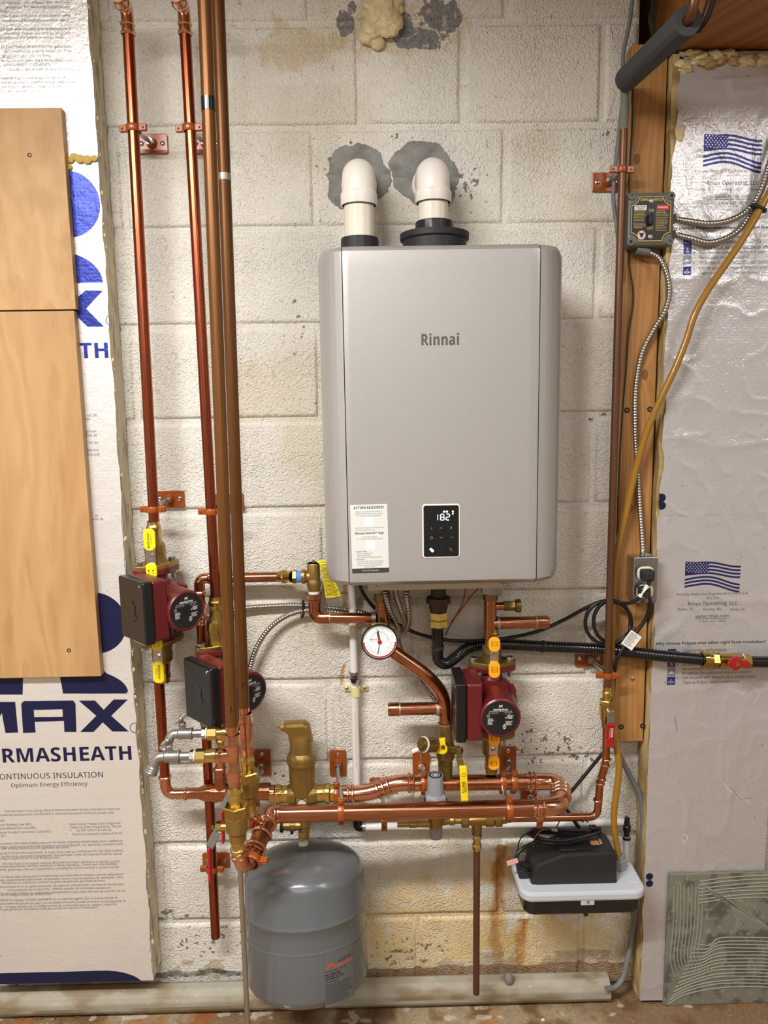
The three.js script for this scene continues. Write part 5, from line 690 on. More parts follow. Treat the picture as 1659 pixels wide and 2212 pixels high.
// heater outlets
const TZ = 0.09;
{ const g = thing('supply_outlet', 'copper outlet under the left of the heater sloping down to the manifold valve', 'pipe'); const x = P(826, 1300, TZ).x, q = [V3(x, P(826, 1278, TZ).y, TZ), V3(x, P(826, 1392, TZ).y, TZ), P(925, 1460, ZA + 0.01), P(961, 1502, ZA), P(962, 1566, ZA)]; 
  part('pipe', sweep(smoothPath(q, 0.035, 0.012), R1, 24), M.copper, g); part('tee_sleeve', rev(V3(x, P(826, 1308, TZ).y, TZ), V3(x, P(826, 1352, TZ).y, TZ), [[0, R1], [0, R1 * 1.08], [1, R1 * 1.08], [1, R1]], 24), M.copper, g); part('coupling', rev(V3(x, P(826, 1274, TZ).y, TZ), V3(x, P(826, 1300, TZ).y, TZ), [[0, 0.0145], [0.3, 0.0178], [0.95, 0.0178], [1, 0.0145]], 8, 0.3), M.brassDark, g); part('union', hex(V3(x - 0.01, P(826, 1258, TZ).y, TZ), V3(x - 0.01, P(826, 1278, TZ).y, TZ), 0.024), M.castZinc, g);
  part('solder_joint', [cyl(V3(P(803, 1333, TZ).x, P(803, 1334, TZ).y, TZ), V3(P(812, 1333, TZ).x, P(803, 1334, TZ).y, TZ), 0.0131), cyl(P(942, 1531, ZA), P(948, 1531, ZA), R1 * 1.06)], M.solder, g); const sy2 = P(900, 1531, ZA).y; part('stub', cyl(V3(q[3].x, sy2, ZA), V3(P(860, 1531, ZA).x, sy2, ZA), R1), M.copper, g); part('stub_cap', rev(V3(P(863, 1531, ZA).x, sy2, ZA), V3(P(838, 1531, ZA).x, sy2, ZA), [[0, R1 * 1.07], [0.8, R1 * 1.07], [1, R1 * 0.95], [1, 0]], 24), M.copper, g); part('solder_ring', cyl(V3(P(865, 1531, ZA).x, sy2, ZA), V3(P(862, 1531, ZA).x, sy2, ZA), R1 * 1.09), M.solder, g); rebase(g); }
{ const g = thing('return_outlet', 'copper outlet under the right of the heater with a capped side stub', 'pipe'); const x = P(1059, 1320, ZA).x, Y = (v) => P(1059, v, ZA).y; part('pipe', cyl(V3(x, Y(1285), ZA), V3(x, Y(1378), ZA), R1), M.copper, g); part('coupling', rev(V3(x, Y(1280), ZA), V3(x, Y(1296), ZA), [[0, 0.0145], [0.1, 0.0168], [0.9, 0.0168], [1, 0.0145]], 24), M.brassDark, g); part('union', hex(V3(x + 0.002, Y(1262), ZA), V3(x + 0.002, Y(1282), ZA), 0.0245), M.castZinc, g); const y = P(1110, 1345, ZA).y; part('stub', cyl(V3(x, y, ZA), V3(P(1165, 1345, ZA).x, y, ZA), R1 * 0.94), M.copper, g); part('stub_cap', rev(V3(P(1158, 1345, ZA).x, y, ZA), V3(P(1185, 1345, ZA).x, y, ZA), [[0, R1 * 1.02], [0.85, R1 * 1.02], [1, R1 * 0.92], [1, 0]], 24), M.copper, g); part('solder_joint', [cyl(V3(P(1073, 1345, ZA).x, y, ZA), V3(P(1079, 1345, ZA).x, y, ZA), R1 * 1.05), cyl(V3(P(1156, 1345, ZA).x, y, ZA), V3(P(1159, 1345, ZA).x, y, ZA), R1 * 1.05)], M.solder, g); const yd = P(1090, 1309, ZA).y; part('drain_cock', [cyl(V3(x, yd, ZA), V3(P(1088, 1309, ZA).x, yd, ZA), 0.0085)], M.copper, g); part('drain_body', [hex(V3(P(1088, 1309, ZA).x, yd, ZA), V3(P(1112, 1309, ZA).x, yd, ZA), 0.0115), rev(V3(P(1110, 1309, ZA).x, yd, ZA), V3(P(1124, 1309, ZA).x, yd, ZA), [[0, 0.0075], [0.3, 0.0145], [0.5, 0.0138], [0.6, 0.015], [1, 0.015], [1, 0.009], [0.6, 0.009], [0.6, 0]], 24)], M.brassDark, g, 'small brass drain cock'); rebase(g); }
// manifold isolation valve with two yellow handles
{ const g = thing('purge_valve', 'dark brass purge valve with long yellow lever on the upper header', 'valve'); const u = 962, Y = (v) => P(u, v, ZA).y, x = P(u, 1610, ZA).x; const S = (a, b, pr, n = 28) => rev(V3(x, Y(a), ZA), V3(x, Y(b), ZA), pr, n, 0.6);
  part('body', [S(1562, 1600, [[0, 0.0143], [0, 0.0158], [0.75, 0.0158], [1, 0.0175]]), S(1598, 1650, [[0, 0.0165], [0.2, 0.0205], [0.55, 0.022], [0.72, 0.0205], [0.85, 0.0165], [1, 0.0165]]), S(1648, 1680, [[0, 0.0165], [0.5, 0.0165], [0.6, 0.015], [1, 0.0155]])], M.brassDark, g); part('solder_ring', S(1561, 1564, [[0, 0.0163], [1, 0.0163]]), M.solder, g);
  const a0 = V3(x, Y(1606), ZA + 0.01), a1 = P(912, 1608, ZA + 0.05); const ad = a1.clone().sub(a0).normalize(); part('side_port', [rev(a0, a1, [[0, 0.0105], [0.45, 0.0105], [0.5, 0.0165], [0.85, 0.0165], [0.95, 0.0155], [1, 0.0155], [1, 0]], 24), cyl(a1, a1.clone().addScaledVector(ad, 0.006), 0.0105)], M.brassDark, g); part('rubber_strap', cyl(a1.clone().addScaledVector(ad, -0.006), a1.clone().addScaledVector(ad, -0.003), 0.0172), M.tapeWhite, g); part('port_plug', [at(rbox(0.017, 0.009, 0.006, 0.003), P(897, 1621, ZA + 0.06), eul(0, 0, 0.45))], M.white, g, 'clear plastic plug strap');
  const hc = P(956, 1610, ZA + 0.03); const sh = new THREE.Shape(); for (const [i, [dx, dy]] of [[-6, -16], [4, -17], [5, -3], [9, 4], [8, 12], [2, 17], [-6, 16], [-16, 12], [-15, 9], [-8, 6], [-9, 0], [-5, -4]].entries()) { const m = mpp(956, 1610, ZA + 0.03); const px = dx * m, py = -dy * m; i ? sh.lineTo(px, py) : sh.moveTo(px, py); } part('tee_handle', at(slab(sh, 0.006, 0.0015), V3(hc.x, hc.y, hc.z)), M.yellow, g, 'small yellow butterfly handle'); part('tee_screw', [cyl(V3(x, Y(1612), ZA + 0.01), V3(hc.x, hc.y, hc.z), 0.007), hex(V3(hc.x, hc.y, hc.z), V3(hc.x, hc.y - 0.001, hc.z + 0.009), 0.005)], M.brassDark, g);
  const lc = P(990, 1620, ZA + 0.028); part('lever_stem', [cyl(V3(x, Y(1620), ZA), lc, 0.009), hex(lc.clone().add(V3(-0.002, 0, 0)), lc.clone().add(V3(0.008, 0.001, 0.006)), 0.007)], M.brassDark, g); const l1 = P(1000, 1658, ZA + 0.045), l2 = P(1004, 1732, ZA + 0.048); const lm0 = P(992, 1642, ZA + 0.038); const lv = part('lever', [bar(lc.clone().add(V3(0.002, 0.008, 0.002)), lm0, 0.014, 0.0028, V3(0.3, 0, 1)), bar(lm0.clone().add(V3(0, 0.003, 0)), rel(l1, l2, 0.15), 0.014, 0.0028, V3(0, 0.2, 1))], M.brassDark, g);
  const lt = canvasTex(96, 512, (ctx, W, H) => { ctx.fillStyle = '#efd11a'; ctx.fillRect(0, 0, W, H); txt(ctx, 'WATTS', 42, 270, 66, { bold: 1, rot: Math.PI / 2, align: 'center', w: 190 }); ctx.strokeStyle = '#222'; ctx.lineWidth = 6; ctx.strokeRect(30, 40, 40, 50); lines(ctx, 76, 190, 8, 12, 14, 9, '#333', 71); }); mat('leverPrint', 0xffffff, 0.4, 0, { map: lt }); const cg = bar(l1.clone().add(V3(0, 0.004, 0)), l2, 0.0165, 0.008, V3(0, 0, 1), 0.002); part('lever_grip', cg, M.yellow, lv); const lm = rel(l1, l2, 0.52); const ld = l2.clone().sub(l1).normalize().negate(); part('grip_print', sheet(0.015, l1.distanceTo(l2) * 0.9, lm.clone().add(V3(0, 0, 0.0046)), V3(0, 0, 1), ld), M.leverPrint, lv); rebase(g); }
// gauge
{ const g = thing('pressure_gauge', 'round white pressure and temperature gauge with red needle hub below the heater', 'gauge'); const z = 0.135, c = P(820, 1386, z), r = 38.5 * mpp(820, 1386, z); const n = V3(0.0, 0.05, 1).normalize(); const B = c.clone().addScaledVector(n, -0.03);
  const gt = canvasTex(512, 512, (ctx, W, H) => { ctx.fillStyle = '#eceded'; ctx.fillRect(0, 0, W, H); ctx.translate(256, 256); ctx.strokeStyle = '#9c2030'; ctx.lineWidth = 22; ctx.beginPath(); ctx.arc(0, 0, 240, 0.03, Math.PI - 0.03); ctx.stroke(); ctx.strokeStyle = '#8f94a0'; ctx.lineWidth = 5; ctx.beginPath(); ctx.arc(0, -20, 216, Math.PI + 0.25, -0.25); ctx.stroke(); ctx.strokeStyle = '#c3c9dd'; ctx.lineWidth = 24; ctx.beginPath(); ctx.arc(0, -10, 140, Math.PI, 0); ctx.stroke(); ctx.strokeStyle = '#5a5f68'; ctx.lineWidth = 4; ctx.beginPath(); ctx.arc(0, 0, 180, 0.05, Math.PI - 0.05); ctx.stroke(); for (let i = 0; i <= 12; i++) { const a = 0.08 + i / 12 * 2.98; txt(ctx, String(320 - i * 20), Math.cos(a) * 205, Math.sin(a) * 205, 20, { align: 'center', col: '#333' }); } for (let i = 0; i <= 6; i++) { const a = 0.15 + i / 6 * 2.84; txt(ctx, String(160 - i * 20), Math.cos(a) * 150, Math.sin(a) * 150, 19, { align: 'center', col: '#333' }); } for (let i = 0; i <= 5; i++) { const a = Math.PI + 0.35 + i / 5 * 2.44; txt(ctx, String(i * 15), Math.cos(a) * 190, -10 + Math.sin(a) * 190, 20, { align: 'center', col: '#333' }); txt(ctx, String(i * 100), Math.cos(a) * 105, -10 + Math.sin(a) * 105, 16, { align: 'center', col: '#333' }); } txt(ctx, 'WATTS', -90, -34, 34, { align: 'center', bold: 1, w: 104 }); txt(ctx, 'kPa  psi', 130, -40, 18, { align: 'center', col: '#444' }); ctx.strokeStyle = '#555'; ctx.lineWidth = 4; for (const s of [-1, 1]) { ctx.beginPath(); ctx.moveTo(s * 225, -60); ctx.lineTo(s * 165, -60); ctx.stroke(); ctx.beginPath(); ctx.moveTo(s * 130, 0); ctx.lineTo(s * 80, 0); ctx.lineTo(s * 72, 26); ctx.stroke(); } });
  mat('dial', 0xffffff, 0.5, 0, { map: gt }); part('case', rev(B, c, [[0, 0], [0, r * 0.55], [0.12, r * 0.9], [0.5, r * 0.95], [1, r * 0.98]], 40), M.blackMatte, g); part('rim', rev(c.clone().addScaledVector(n, -0.006), c.clone().addScaledVector(n, 0.004), [[0, r * 0.98], [0.2, r * 1.02], [0.9, r * 1.02], [1, r * 0.99], [1, r * 0.95], [0.5, r * 0.945]], 48), M.blackShiny, g);
  const q = new THREE.Quaternion().setFromUnitVectors(V3(0, 0, 1), n); const d = new THREE.CircleGeometry(r * 0.95, 48); at(d, c.clone().addScaledVector(n, 0.0005), q); part('dial', d, M.dial, g, 'white dial with fine scales'); const nd = (x0, y0, x1, y1, w, m, zz, nm) => part(nm, at(bar(V3(x0 * r, y0 * r, 0), V3(x1 * r, y1 * r, 0), w * r, 0.0008, V3(0, 0, 1), 0.0003), c.clone().addScaledVector(n, zz), q), m, g); nd(0.02, 0.1, -0.1, 0.68, 0.05, M.blackMatte, 0.0026, 'needle'); nd(-0.02, -0.05, -0.14, 0.55, 0.06, M.red, 0.002, 'needle'); nd(0, -0.05, -0.12, -0.68, 0.03, M.blackMatte, 0.0022, 'needle'); part('hub', rev(c.clone().addScaledVector(n, 0.0012), c.clone().addScaledVector(n, 0.0042), [[0, r * 0.12], [0.7, r * 0.115], [1, r * 0.08], [1, 0]], 20), M.red, g);
  { const yt = canvasTex(160, 40, (ctx, W, H) => { ctx.fillStyle = '#e4dd55'; ctx.fillRect(0, 0, W, H); lines(ctx, 6, 6, 145, 2, 15, 9, '#333010', 77); }); mat('gaugeTag', 0xffffff, 0.5, 0, { map: yt }); const cg = new THREE.CylinderGeometry(r * 1.03, r * 1.03, 0.012, 16, 1, true, Math.PI - 0.42, 0.84); cg.rotateX(Math.PI / 2); at(cg, c.clone().addScaledVector(n, -0.003), q); part('sticker', cg, M.gaugeTag, g, 'small yellow sticker on the rim'); }
  part('socket', cyl(B, V3(P(826, 1386, TZ).x, P(826, 1380, TZ).y, TZ), 0.008), M.brassDark, g); rebase(g); }
// gas line
{ const g = thing('gas_union', 'brown iron gas union with brass fitting under the heater', 'pipe fitting'); const z = 0.085, u = 947, Y = (v) => P(u, v, z).y, x = P(u, 1310, z).x; const S = (a, b, pr, n = 24, c = 0.5) => rev(V3(x, Y(a), z), V3(x, Y(b), z), pr, n, c); mat('iron', 0x4a3c33, 0.55, 0.5); part('nipple', S(1266, 1290, [[0, 0.0165], [1, 0.0165]]), M.iron, g); part('union_nut', S(1288, 1304, [[0, 0.018], [0.1, 0.0265], [0.85, 0.0275], [1, 0.02]], 8, 0.3), M.iron, g); part('tail', S(1302, 1322, [[0, 0.0205], [0.5, 0.0205], [1, 0.0175]], 8, 0.3), M.iron, g); part('brass_nut', [S(1320, 1338, [[0, 0.0165], [0.1, 0.0205], [0.9, 0.0205], [1, 0.017]], 6, 0.3), S(1337, 1356, [[0, 0.0175], [0.1, 0.0212], [0.8, 0.0212], [1, 0.015]], 6, 0.3)], M.brassShiny, g); rebase(g);
  const h = thing('gas_hose', 'thick black corrugated gas hose running right to the red-handled valve', 'hose'); const pts = [P(945, 1352, z), P(945, 1395, z), P(947, 1425, 0.082), P(962, 1434, 0.08), P(985, 1420, 0.07), P(1008, 1402, 0.055), P(1035, 1394, 0.045), P(1080, 1392, 0.04), P(1180, 1397, 0.035), P(1290, 1402, 0.05), P(1330, 1405, 0.066), P(1420, 1416, 0.084), P(1522, 1425, 0.1)]; part('hose', sweep(splinePath(pts, 0.0016), (s) => 0.0128 * (s > 0.13 && s < 0.75 ? 1 + 0.045 * Math.cos(s / 0.0064 * 6.283) : 1), 18), M.blackShiny, h); part('sleeve', [cyl(P(945, 1396, z), P(946, 1402, z), 0.0142), cyl(P(1170, 1396, 0.036), P(1175, 1397, 0.036), 0.0142)], M.blackMatte, h); rebase(h);
  const v = thing('gas_valve', 'brass gas valve with red butterfly handle in front of the silver foil', 'valve'); const a = P(1516, 1425, 0.1), b = P(1618, 1429, 0.1); const d = b.clone().sub(a).normalize(); const T = (t) => rel(a, b, t); const RV = (t0, t1, pr, n = 24, c = 0.5) => rev(T(t0), T(t1), pr, n, c); part('body', [RV(0, 0.12, [[0, 0.015], [0.1, 0.0195], [1, 0.0195]], 24), RV(0.1, 0.2, [[0, 0.0165], [1, 0.0165]]), RV(0.18, 0.34, [[0, 0.015], [0.1, 0.0178], [0.9, 0.0178], [1, 0.0165]], 6, 0.3), RV(0.34, 0.86, [[0, 0.0165], [0.15, 0.0152], [0.7, 0.0165], [0.8, 0.0145], [1, 0.0145]]), RV(0.85, 1, [[0, 0.0145], [0.1, 0.0165], [1, 0.0165], [1, 0]], 8, 0.3)], M.brass, v); const hc = P(1590, 1433, 0.125); const sh = new THREE.Shape(); [[-20, -2], [-12, -14], [-2, -16], [10, -8], [24, -6], [29, -1], [26, 4], [10, 4], [2, 12], [-6, 14], [-14, 5], [-20, 3]].forEach(([x, y], i) => { const m = 0.00092; i ? sh.lineTo(x * m, -y * m) : sh.moveTo(x * m, -y * m); }); part('handle', at(slab(sh, 0.007, 0.002), hc), M.red, v, 'red butterfly handle'); part('handle_screw', [cyl(T(0.7), hc.clone().add(V3(0, 0, 0.004)), 0.006), hex(hc.clone().add(V3(0, 0, 0.006)), hc.clone().add(V3(0, 0, 0.0095)), 0.005)], M.brassShiny, v); rebase(v);
  one('gas_supply_pipe', cyl(P(1614, 1429, 0.1), P(1700, 1431, 0.1), 0.0125), M.blackShiny, 'smooth black gas pipe leaving the red-handled valve to the right', 'pipe'); }
// right-hand cold feed
const ZF = 0.09;
{ const g = thing('cold_feed_pipe', 'dull brown copper pipe standing in front of the stud beside the heater', 'pipe'); const a = P(1350, 185, ZF), b = P(1311, 1495, ZF), x = (a.x + b.x) / 2; part('pipe', cyl(V3(a.x, a.y, ZF), V3(b.x, b.y, ZF), R12), M.copperBrown, g); part('patina', cyl(V3(a.x, a.y - 0.005, ZF), rel(a, b, 0.065), R12 * 1.03), M.patina, g, 'greenish patina near the top'); rebase(g);
  const v = thing('ball_valve', 'brass ball valve with red lever at the foot of the brown pipe', 'valve'); const u = 1309, Y = (q) => P(u, q, ZF).y, vx = P(1310, 1530, ZF).x; const S = (p, q, pr, n = 24, c = 0.6) => rev(V3(vx, Y(p), ZF), V3(vx, Y(q), ZF), pr, n, c); part('press_end', S(1483, 1512, [[0, R12], [0, 0.0095], [0.3, 0.0095], [0.4, 0.0115], [0.65, 0.0115], [0.75, 0.0095], [1, 0.0098]]), M.brassShiny, v); part('union_nut', hex(V3(vx, Y(1511), ZF), V3(vx, Y(1523), ZF), 0.0155), M.brass, v); part('body', S(1522, 1570, [[0, 0.015], [0.2, 0.0158], [0.6, 0.014], [0.8, 0.0105], [1, 0.0105]]), M.brass, v); const lc = P(1319, 1541, ZF + 0.022); part('stem', [cyl(V3(vx, Y(1540), ZF), lc, 0.0075), cyl(lc, lc.clone().add(V3(0, 0, 0.004)), 0.006)], M.steel, v); const l1 = P(1319, 1562, ZF + 0.026), l2 = P(1316, 1614, ZF + 0.03); const lv = part('lever', bar(P(1319, 1536, ZF + 0.022), l1, 0.0155, 0.003), M.zinc, v); const lt = canvasTex(96, 256, (ctx, W, H) => { ctx.fillStyle = '#8f1419'; ctx.fillRect(0, 0, W, H); txt(ctx, 'LEGEND', 62, 90, 40, { rot: Math.PI / 2, align: 'center', bold: 1, col: '#efd9d6', w: 110 }); lines(ctx, 30, 40, 10, 12, 12, 6, '#e3b9b5', 83); }); mat('legend', 0xffffff, 0.4, 0, { map: lt }); part('lever_grip', bar(l1, l2, 0.0175, 0.008, V3(0, 0, 1), 0.0025), M.red, lv); part('grip_print', sheet(0.0165, l1.distanceTo(l2) * 0.92, rel(l1, l2, 0.5).add(V3(0, 0, 0.0045)), V3(0, 0, 1), l1.clone().sub(l2)), M.legend, lv); rebase(v);
  const f = thing('feed_line', 'thin copper line with offset bends below the red-lever valve, turning left behind the header', 'pipe'); const q = [P(1310, 1565, ZF), P(1309, 1645, ZF), P(1296, 1690, ZF), P(1290, 1764, ZF), P(1090, 1768, ZF + 0.025)]; part('pipe', sweep(smoothPath(q, 0.02, 0.008), 0.0086, 18), M.copper, f); const B = (u0, v0, u1, v1, t) => bead(P(u0, v0, ZF), P(u1, v1, ZF).sub(P(u0, v0, ZF)), 0.0092, 0.003); part('press_ring', [B(1309.5, 1640, 1309, 1660), B(1307, 1652, 1300, 1680), B(1299, 1682, 1294, 1700), B(1296, 1692, 1292, 1720), B(1291, 1728, 1291, 1750), bead(P(1268, 1765, ZF), V3(1, 0, 0), 0.0095, 0.003), bead(P(1258, 1765, ZF), V3(1, 0, 0), 0.0095, 0.003)], M.copperShiny, f); rebase(f); }
// feed regulator and backflow row
{ const z = 0.118, y = P(1000, 1772, z).y, X = (u) => P(u, 1772, z).x; const g = thing('backflow_preventer', 'brass backflow preventer under the long header with a copper drain leg', 'valve'); const H = (a, b, r) => rev(V3(X(a), y, z), V3(X(b), y, z), [[0, 0], [0, r * 0.9], [0.1, r], [0.9, r], [1, r * 0.9], [1, 0]], 8, 0.3); part('body', [H(996, 1012, 0.0165), rev(V3(X(1010), y, z), V3(X(1048), y, z), [[0, 0.0105], [0.3, 0.0128], [1, 0.0128]], 24), H(1048, 1066, 0.016), H(1068, 1084, 0.016), rev(V3(X(1066), y, z), V3(X(1094), y, z), [[0, 0.011], [1, 0.0095]], 20), rev(V3(X(968), y, z), V3(X(998), y, z), [[0, 0.0075], [0.15, 0.0098], [0.4, 0.0098], [0.5, 0.0075], [1, 0.0075]], 20)], M.brassCast, g); const tx = X(1030), Y = (v) => P(1030, v, z).y; part('vent_port', rev(V3(tx, y, z), V3(tx, Y(1797), z), [[0, 0.0122], [1, 0.0112]], 24), M.brassCast, g); part('thread_tape', cyl(V3(tx, Y(1796), z), V3(tx, Y(1802), z), 0.0085), M.blueTape, g); part('press_end', rev(V3(tx, Y(1801), z), V3(tx, Y(1836), z), [[0, 0.0105], [0.15, 0.0118], [0.3, 0.0105], [0.4, 0.0085], [0.6, 0.0088], [0.68, 0.0108], [0.85, 0.0108], [1, 0.0088]], 24, 0.6), M.brassShiny, g); rebase(g);
  const d = thing('drain_pipe', 'straight copper drain pipe hanging from the backflow preventer to just above the floor', 'pipe'); const b = P(1028, 2146, z); part('pipe', rev(V3(tx, Y(1832), z), V3((tx + b.x) / 2, Math.max(0.03, b.y), z), [[0, R12 * 0.96], [1, R12 * 0.96], [1, R12 * 0.8], [0.99, R12 * 0.8], [0.99, 0]], 20), M.copperBrown, d); rebase(d);
  const r = thing('pressure_regulator', 'grey-capped brass pressure regulator standing between the two copper headers', 'regulator'); const zr = 0.128, u = 941, YY = (v) => P(u, v, zr).y, rx = P(u, 1730, zr).x, S = (a, b2, pr, n = 28, c = 0.5) => rev(V3(rx, YY(a), zr), V3(rx, YY(b2), zr), pr, n, c); part('cap', [S(1718, 1674, [[0, 0.0192], [1, 0.0172], [1, 0.0168], [0.995, 0]]), S(1728, 1712, [[0, 0.0255], [0.6, 0.0255], [1, 0.0215], [1, 0]], 6, 0.3)], M.greyPlastic, r, 'grey plastic cap'); const ct = canvasTex(128, 128, (ctx) => { ctx.fillStyle = '#8b8f94'; ctx.fillRect(0, 0, 128, 128); ctx.strokeStyle = '#17181a'; ctx.lineWidth = 18; ctx.beginPath(); ctx.arc(64, 64, 50, 0, 7); ctx.stroke(); ctx.lineWidth = 8; ctx.setLineDash([12, 6]); ctx.beginPath(); ctx.arc(64, 64, 28, 0, 7); ctx.stroke(); ctx.fillStyle = '#e0dccb'; ctx.beginPath(); ctx.arc(64, 64, 8, 0, 7); ctx.fill(); }); mat('regTop', 0xffffff, 0.5, 0, { map: ct }); const disc = new THREE.CircleGeometry(0.0166, 32); disc.rotateX(-Math.PI / 2); at(disc, V3(rx, YY(1674) + 0.0002, zr)); part('top_label', disc, M.regTop, r); part('body', [S(1742, 1727, [[0, 0.026], [0.5, 0.0275], [1, 0.0262]]), S(1785, 1740, [[0, 0.0148], [0.4, 0.0165], [1, 0.0225]])], M.brassCast, r); part('bottom_cap', S(1808, 1784, [[0, 0], [0, 0.0138], [0.06, 0.0148], [1, 0.0148]]), M.greyPlastic, r, 'grey plastic bottom cap'); part('inlet', [rev(V3(P(858, 1772, zr).x, y, zr), V3(rx, y, zr), [[0, 0.0068], [0.3, 0.0068], [0.32, 0.0085], [0.5, 0.0085], [0.52, 0.0075], [1, 0.009]], 20), rev(V3(rx, y, zr), V3(X(970), y, z), [[0, 0.009], [1, 0.0075]], 20)], M.brassCast, r); rebase(r); }

// ---------- hangers: wall plate, rod, split ring ----------
function ringParts(g, c, axis, r, lug) {
  const a = axis.clone().normalize(), l = lug.clone().normalize(), w = 0.0065; const t = a.clone().cross(l);
  part('split_ring', rev(c.clone().addScaledVector(a, -w), c.clone().addScaledVector(a, w), [[0, r], [0, r + 0.0022], [0.15, r + 0.003], [0.85, r + 0.003], [1, r + 0.0022], [1, r], [0, r]], 28), M.coatedCopper, g);
  for (const s of [-1, 1]) { const p0 = c.clone().addScaledVector(l, s * (r + 0.0015)), p1 = c.clone().addScaledVector(l, s * (r + 0.017)); for (const k of [-1, 1]) part('ear', bar(p0.clone().addScaledVector(t, k * 0.0026), p1.clone().addScaledVector(t, k * 0.0026), 0.013, 0.0032, t, 0.0014), M.coatedCopper, g); const m = rel(p0, p1, 0.6); part('screw', [rev(m.clone().addScaledVector(t, 0.0042), m.clone().addScaledVector(t, 0.0075), [[0, 0.004], [0.6, 0.004], [1, 0.0025], [1, 0]], 12), cyl(m.clone().addScaledVector(t, -0.008), m.clone().addScaledVector(t, 0.005), 0.002, 0.002, 10)], M.coatedCopper, g); }
}
function hanger(label, o) {
  const g = thing('pipe_hanger', label, 'pipe clamp', 'orange-coated pipe hangers');
  if (o.plate) { const c = P(o.plate[0], o.plate[1], 0.003), L = 0.063, W = 0.037; const s = slab(rrect(o.h ? L : W, o.h ? W : L, 0.003), 0.0045, 0.0012); part('wall_plate', at(s, V3(c.x, c.y, 0.0008)), M.coatedCopper, g); for (const k of o.screws || [-1, 1]) { const q = V3(c.x + (o.h ? k * 0.022 : 0), c.y + (o.h ? 0 : k * 0.022), 0); part('plate_screw', rev(V3(q.x, q.y, 0.005), V3(q.x, q.y, 0.0075), [[0, 0.0052], [0.5, 0.005], [1, 0.003], [0.6, 0.0012], [0.6, 0]], 14), M.zinc, g); } part('boss', rev(V3(c.x, c.y, 0.005), V3(c.x, c.y, 0.018), [[0, 0.0115], [0.3, 0.0095], [1, 0.0085], [1, 0]], 18), M.coatedCopper, g);
    if (o.rod) { const e = P(...o.rod); part('rod', cyl(V3(c.x, c.y, 0.012), e, 0.0046, 0.0046, 14), M.zinc, g); part('rod_nut', hex(rel(V3(c.x, c.y, 0.016), e, 0.02), rel(V3(c.x, c.y, 0.016), e, 0.1), 0.0082), M.zinc, g); } }
  for (const [u, v, z, ax, r, lug, from] of o.rings || []) { const c = P(u, v, z); ringParts(g, c, V3(...ax), r, V3(...lug)); if (from) part('rod', cyl(P(...from), c.clone().add(V3(0, 0, -r - 0.002)), 0.0046, 0.0046, 14), M.zinc, g); }
  rebase(g);
}
const VY = [0, 1, 0], VX = [1, 0, 0];
hanger('orange hanger high on the riser beside the foam board', { plate: [329, 311], h: 1, rod: [300, 287, ZA - 0.005], rings: [[287.5, 277, ZA, VY, R34, [1, 0, 0.15]]] });
hanger('orange clamp high on the riser behind the brown pipes', { plate: [446, 311], h: 1, rod: [414, 287, ZA - 0.005], rings: [[409, 277, ZA, VY, R34, [1, 0, 0.15]]] });
hanger('orange hanger just above the yellow-handled pump valve', { plate: [367, 1078], h: 1, rod: [340, 1090, ZA - 0.005], rings: [[330, 1100, ZA, VY, R34, [1, 0, 0.15]]] });
hanger('orange clamp low on the riser behind the brown pipes', { plate: [495, 1084], h: 1, rod: [468, 1096, ZA - 0.005], rings: [[456, 1105, ZA, VY, R34, [1, 0, 0.1]]] });
hanger('orange hanger holding the brown feed pipe beside the service switch', { plate: [1312, 394], h: 1, rod: [1338, 370, ZF - 0.006], rings: [[1343, 366, ZF, VY, R12, [1, 0, -0.1]]] });
hanger('orange hanger holding the brown feed pipe below the coiled cord', { plate: [1272, 1422], h: 1, rod: [1306, 1449, ZF - 0.006], rings: [[1312, 1459, ZF, VY, R12, [1, 0, 0.15]]] });
hanger('orange hanger on the hanging relief pipe left of the tank', { plate: [467, 1858], h: 1, rings: [[458, 1877, 0.05, VY, R34, [1, 0, 0.1], [466, 1859, 0.01]]] });
hanger('orange hanger behind the air separator, its rod leaning to the tee', { plate: [567, 1647], rod: [556, 1692, ZA + 0.01], rings: [[553, 1714, ZA, VX, R114, [0, 1, 0.2]]] });
hanger('orange hanger with two rings between air separator and grey regulator', { plate: [730, 1648], rod: [731, 1694, ZA - 0.012], rings: [[727, 1716, ZA, VX, R114 * 1.12, [0, 1, 0.3]], [737, 1753, ZM, VX, R114, [0, 1, 0.25], [735, 1705, 0.11]]] });
hanger('orange hanger behind the grey regulator', { plate: [909, 1652], rod: [915, 1660, ZA - 0.02], rings: [[916, 1691, ZA, VX, R114, [0, 1, 0.35]]] });
hanger('orange hanger with two rings right of the forward-facing pump valve', { plate: [1097, 1640], rod: [1106, 1660, ZA - 0.02], rings: [[1086, 1689, ZA, VX, R114, [0, 1, 0.35]], [1110, 1689, ZA, VX, R114, [0, 1, 0.35]], [1100, 1749, ZM, VX, R114, [0, 1, 0.3], [1086, 1697, 0.1]]] });
hanger('low orange hanger for the thin line near the black drain elbow', { plate: [828, 1696], h: 1, rod: [826, 1762, 0.105], rings: [[830, 1772, 0.12, VX, 0.0088, [0, 1, 0.1]]] });
hanger('low orange hanger for the thin line inside the return bend', { plate: [1142, 1712], rod: [1160, 1758, 0.1], rings: [[1166, 1767, 0.105, VX, 0.0086, [0, 1, 0.1]]] });
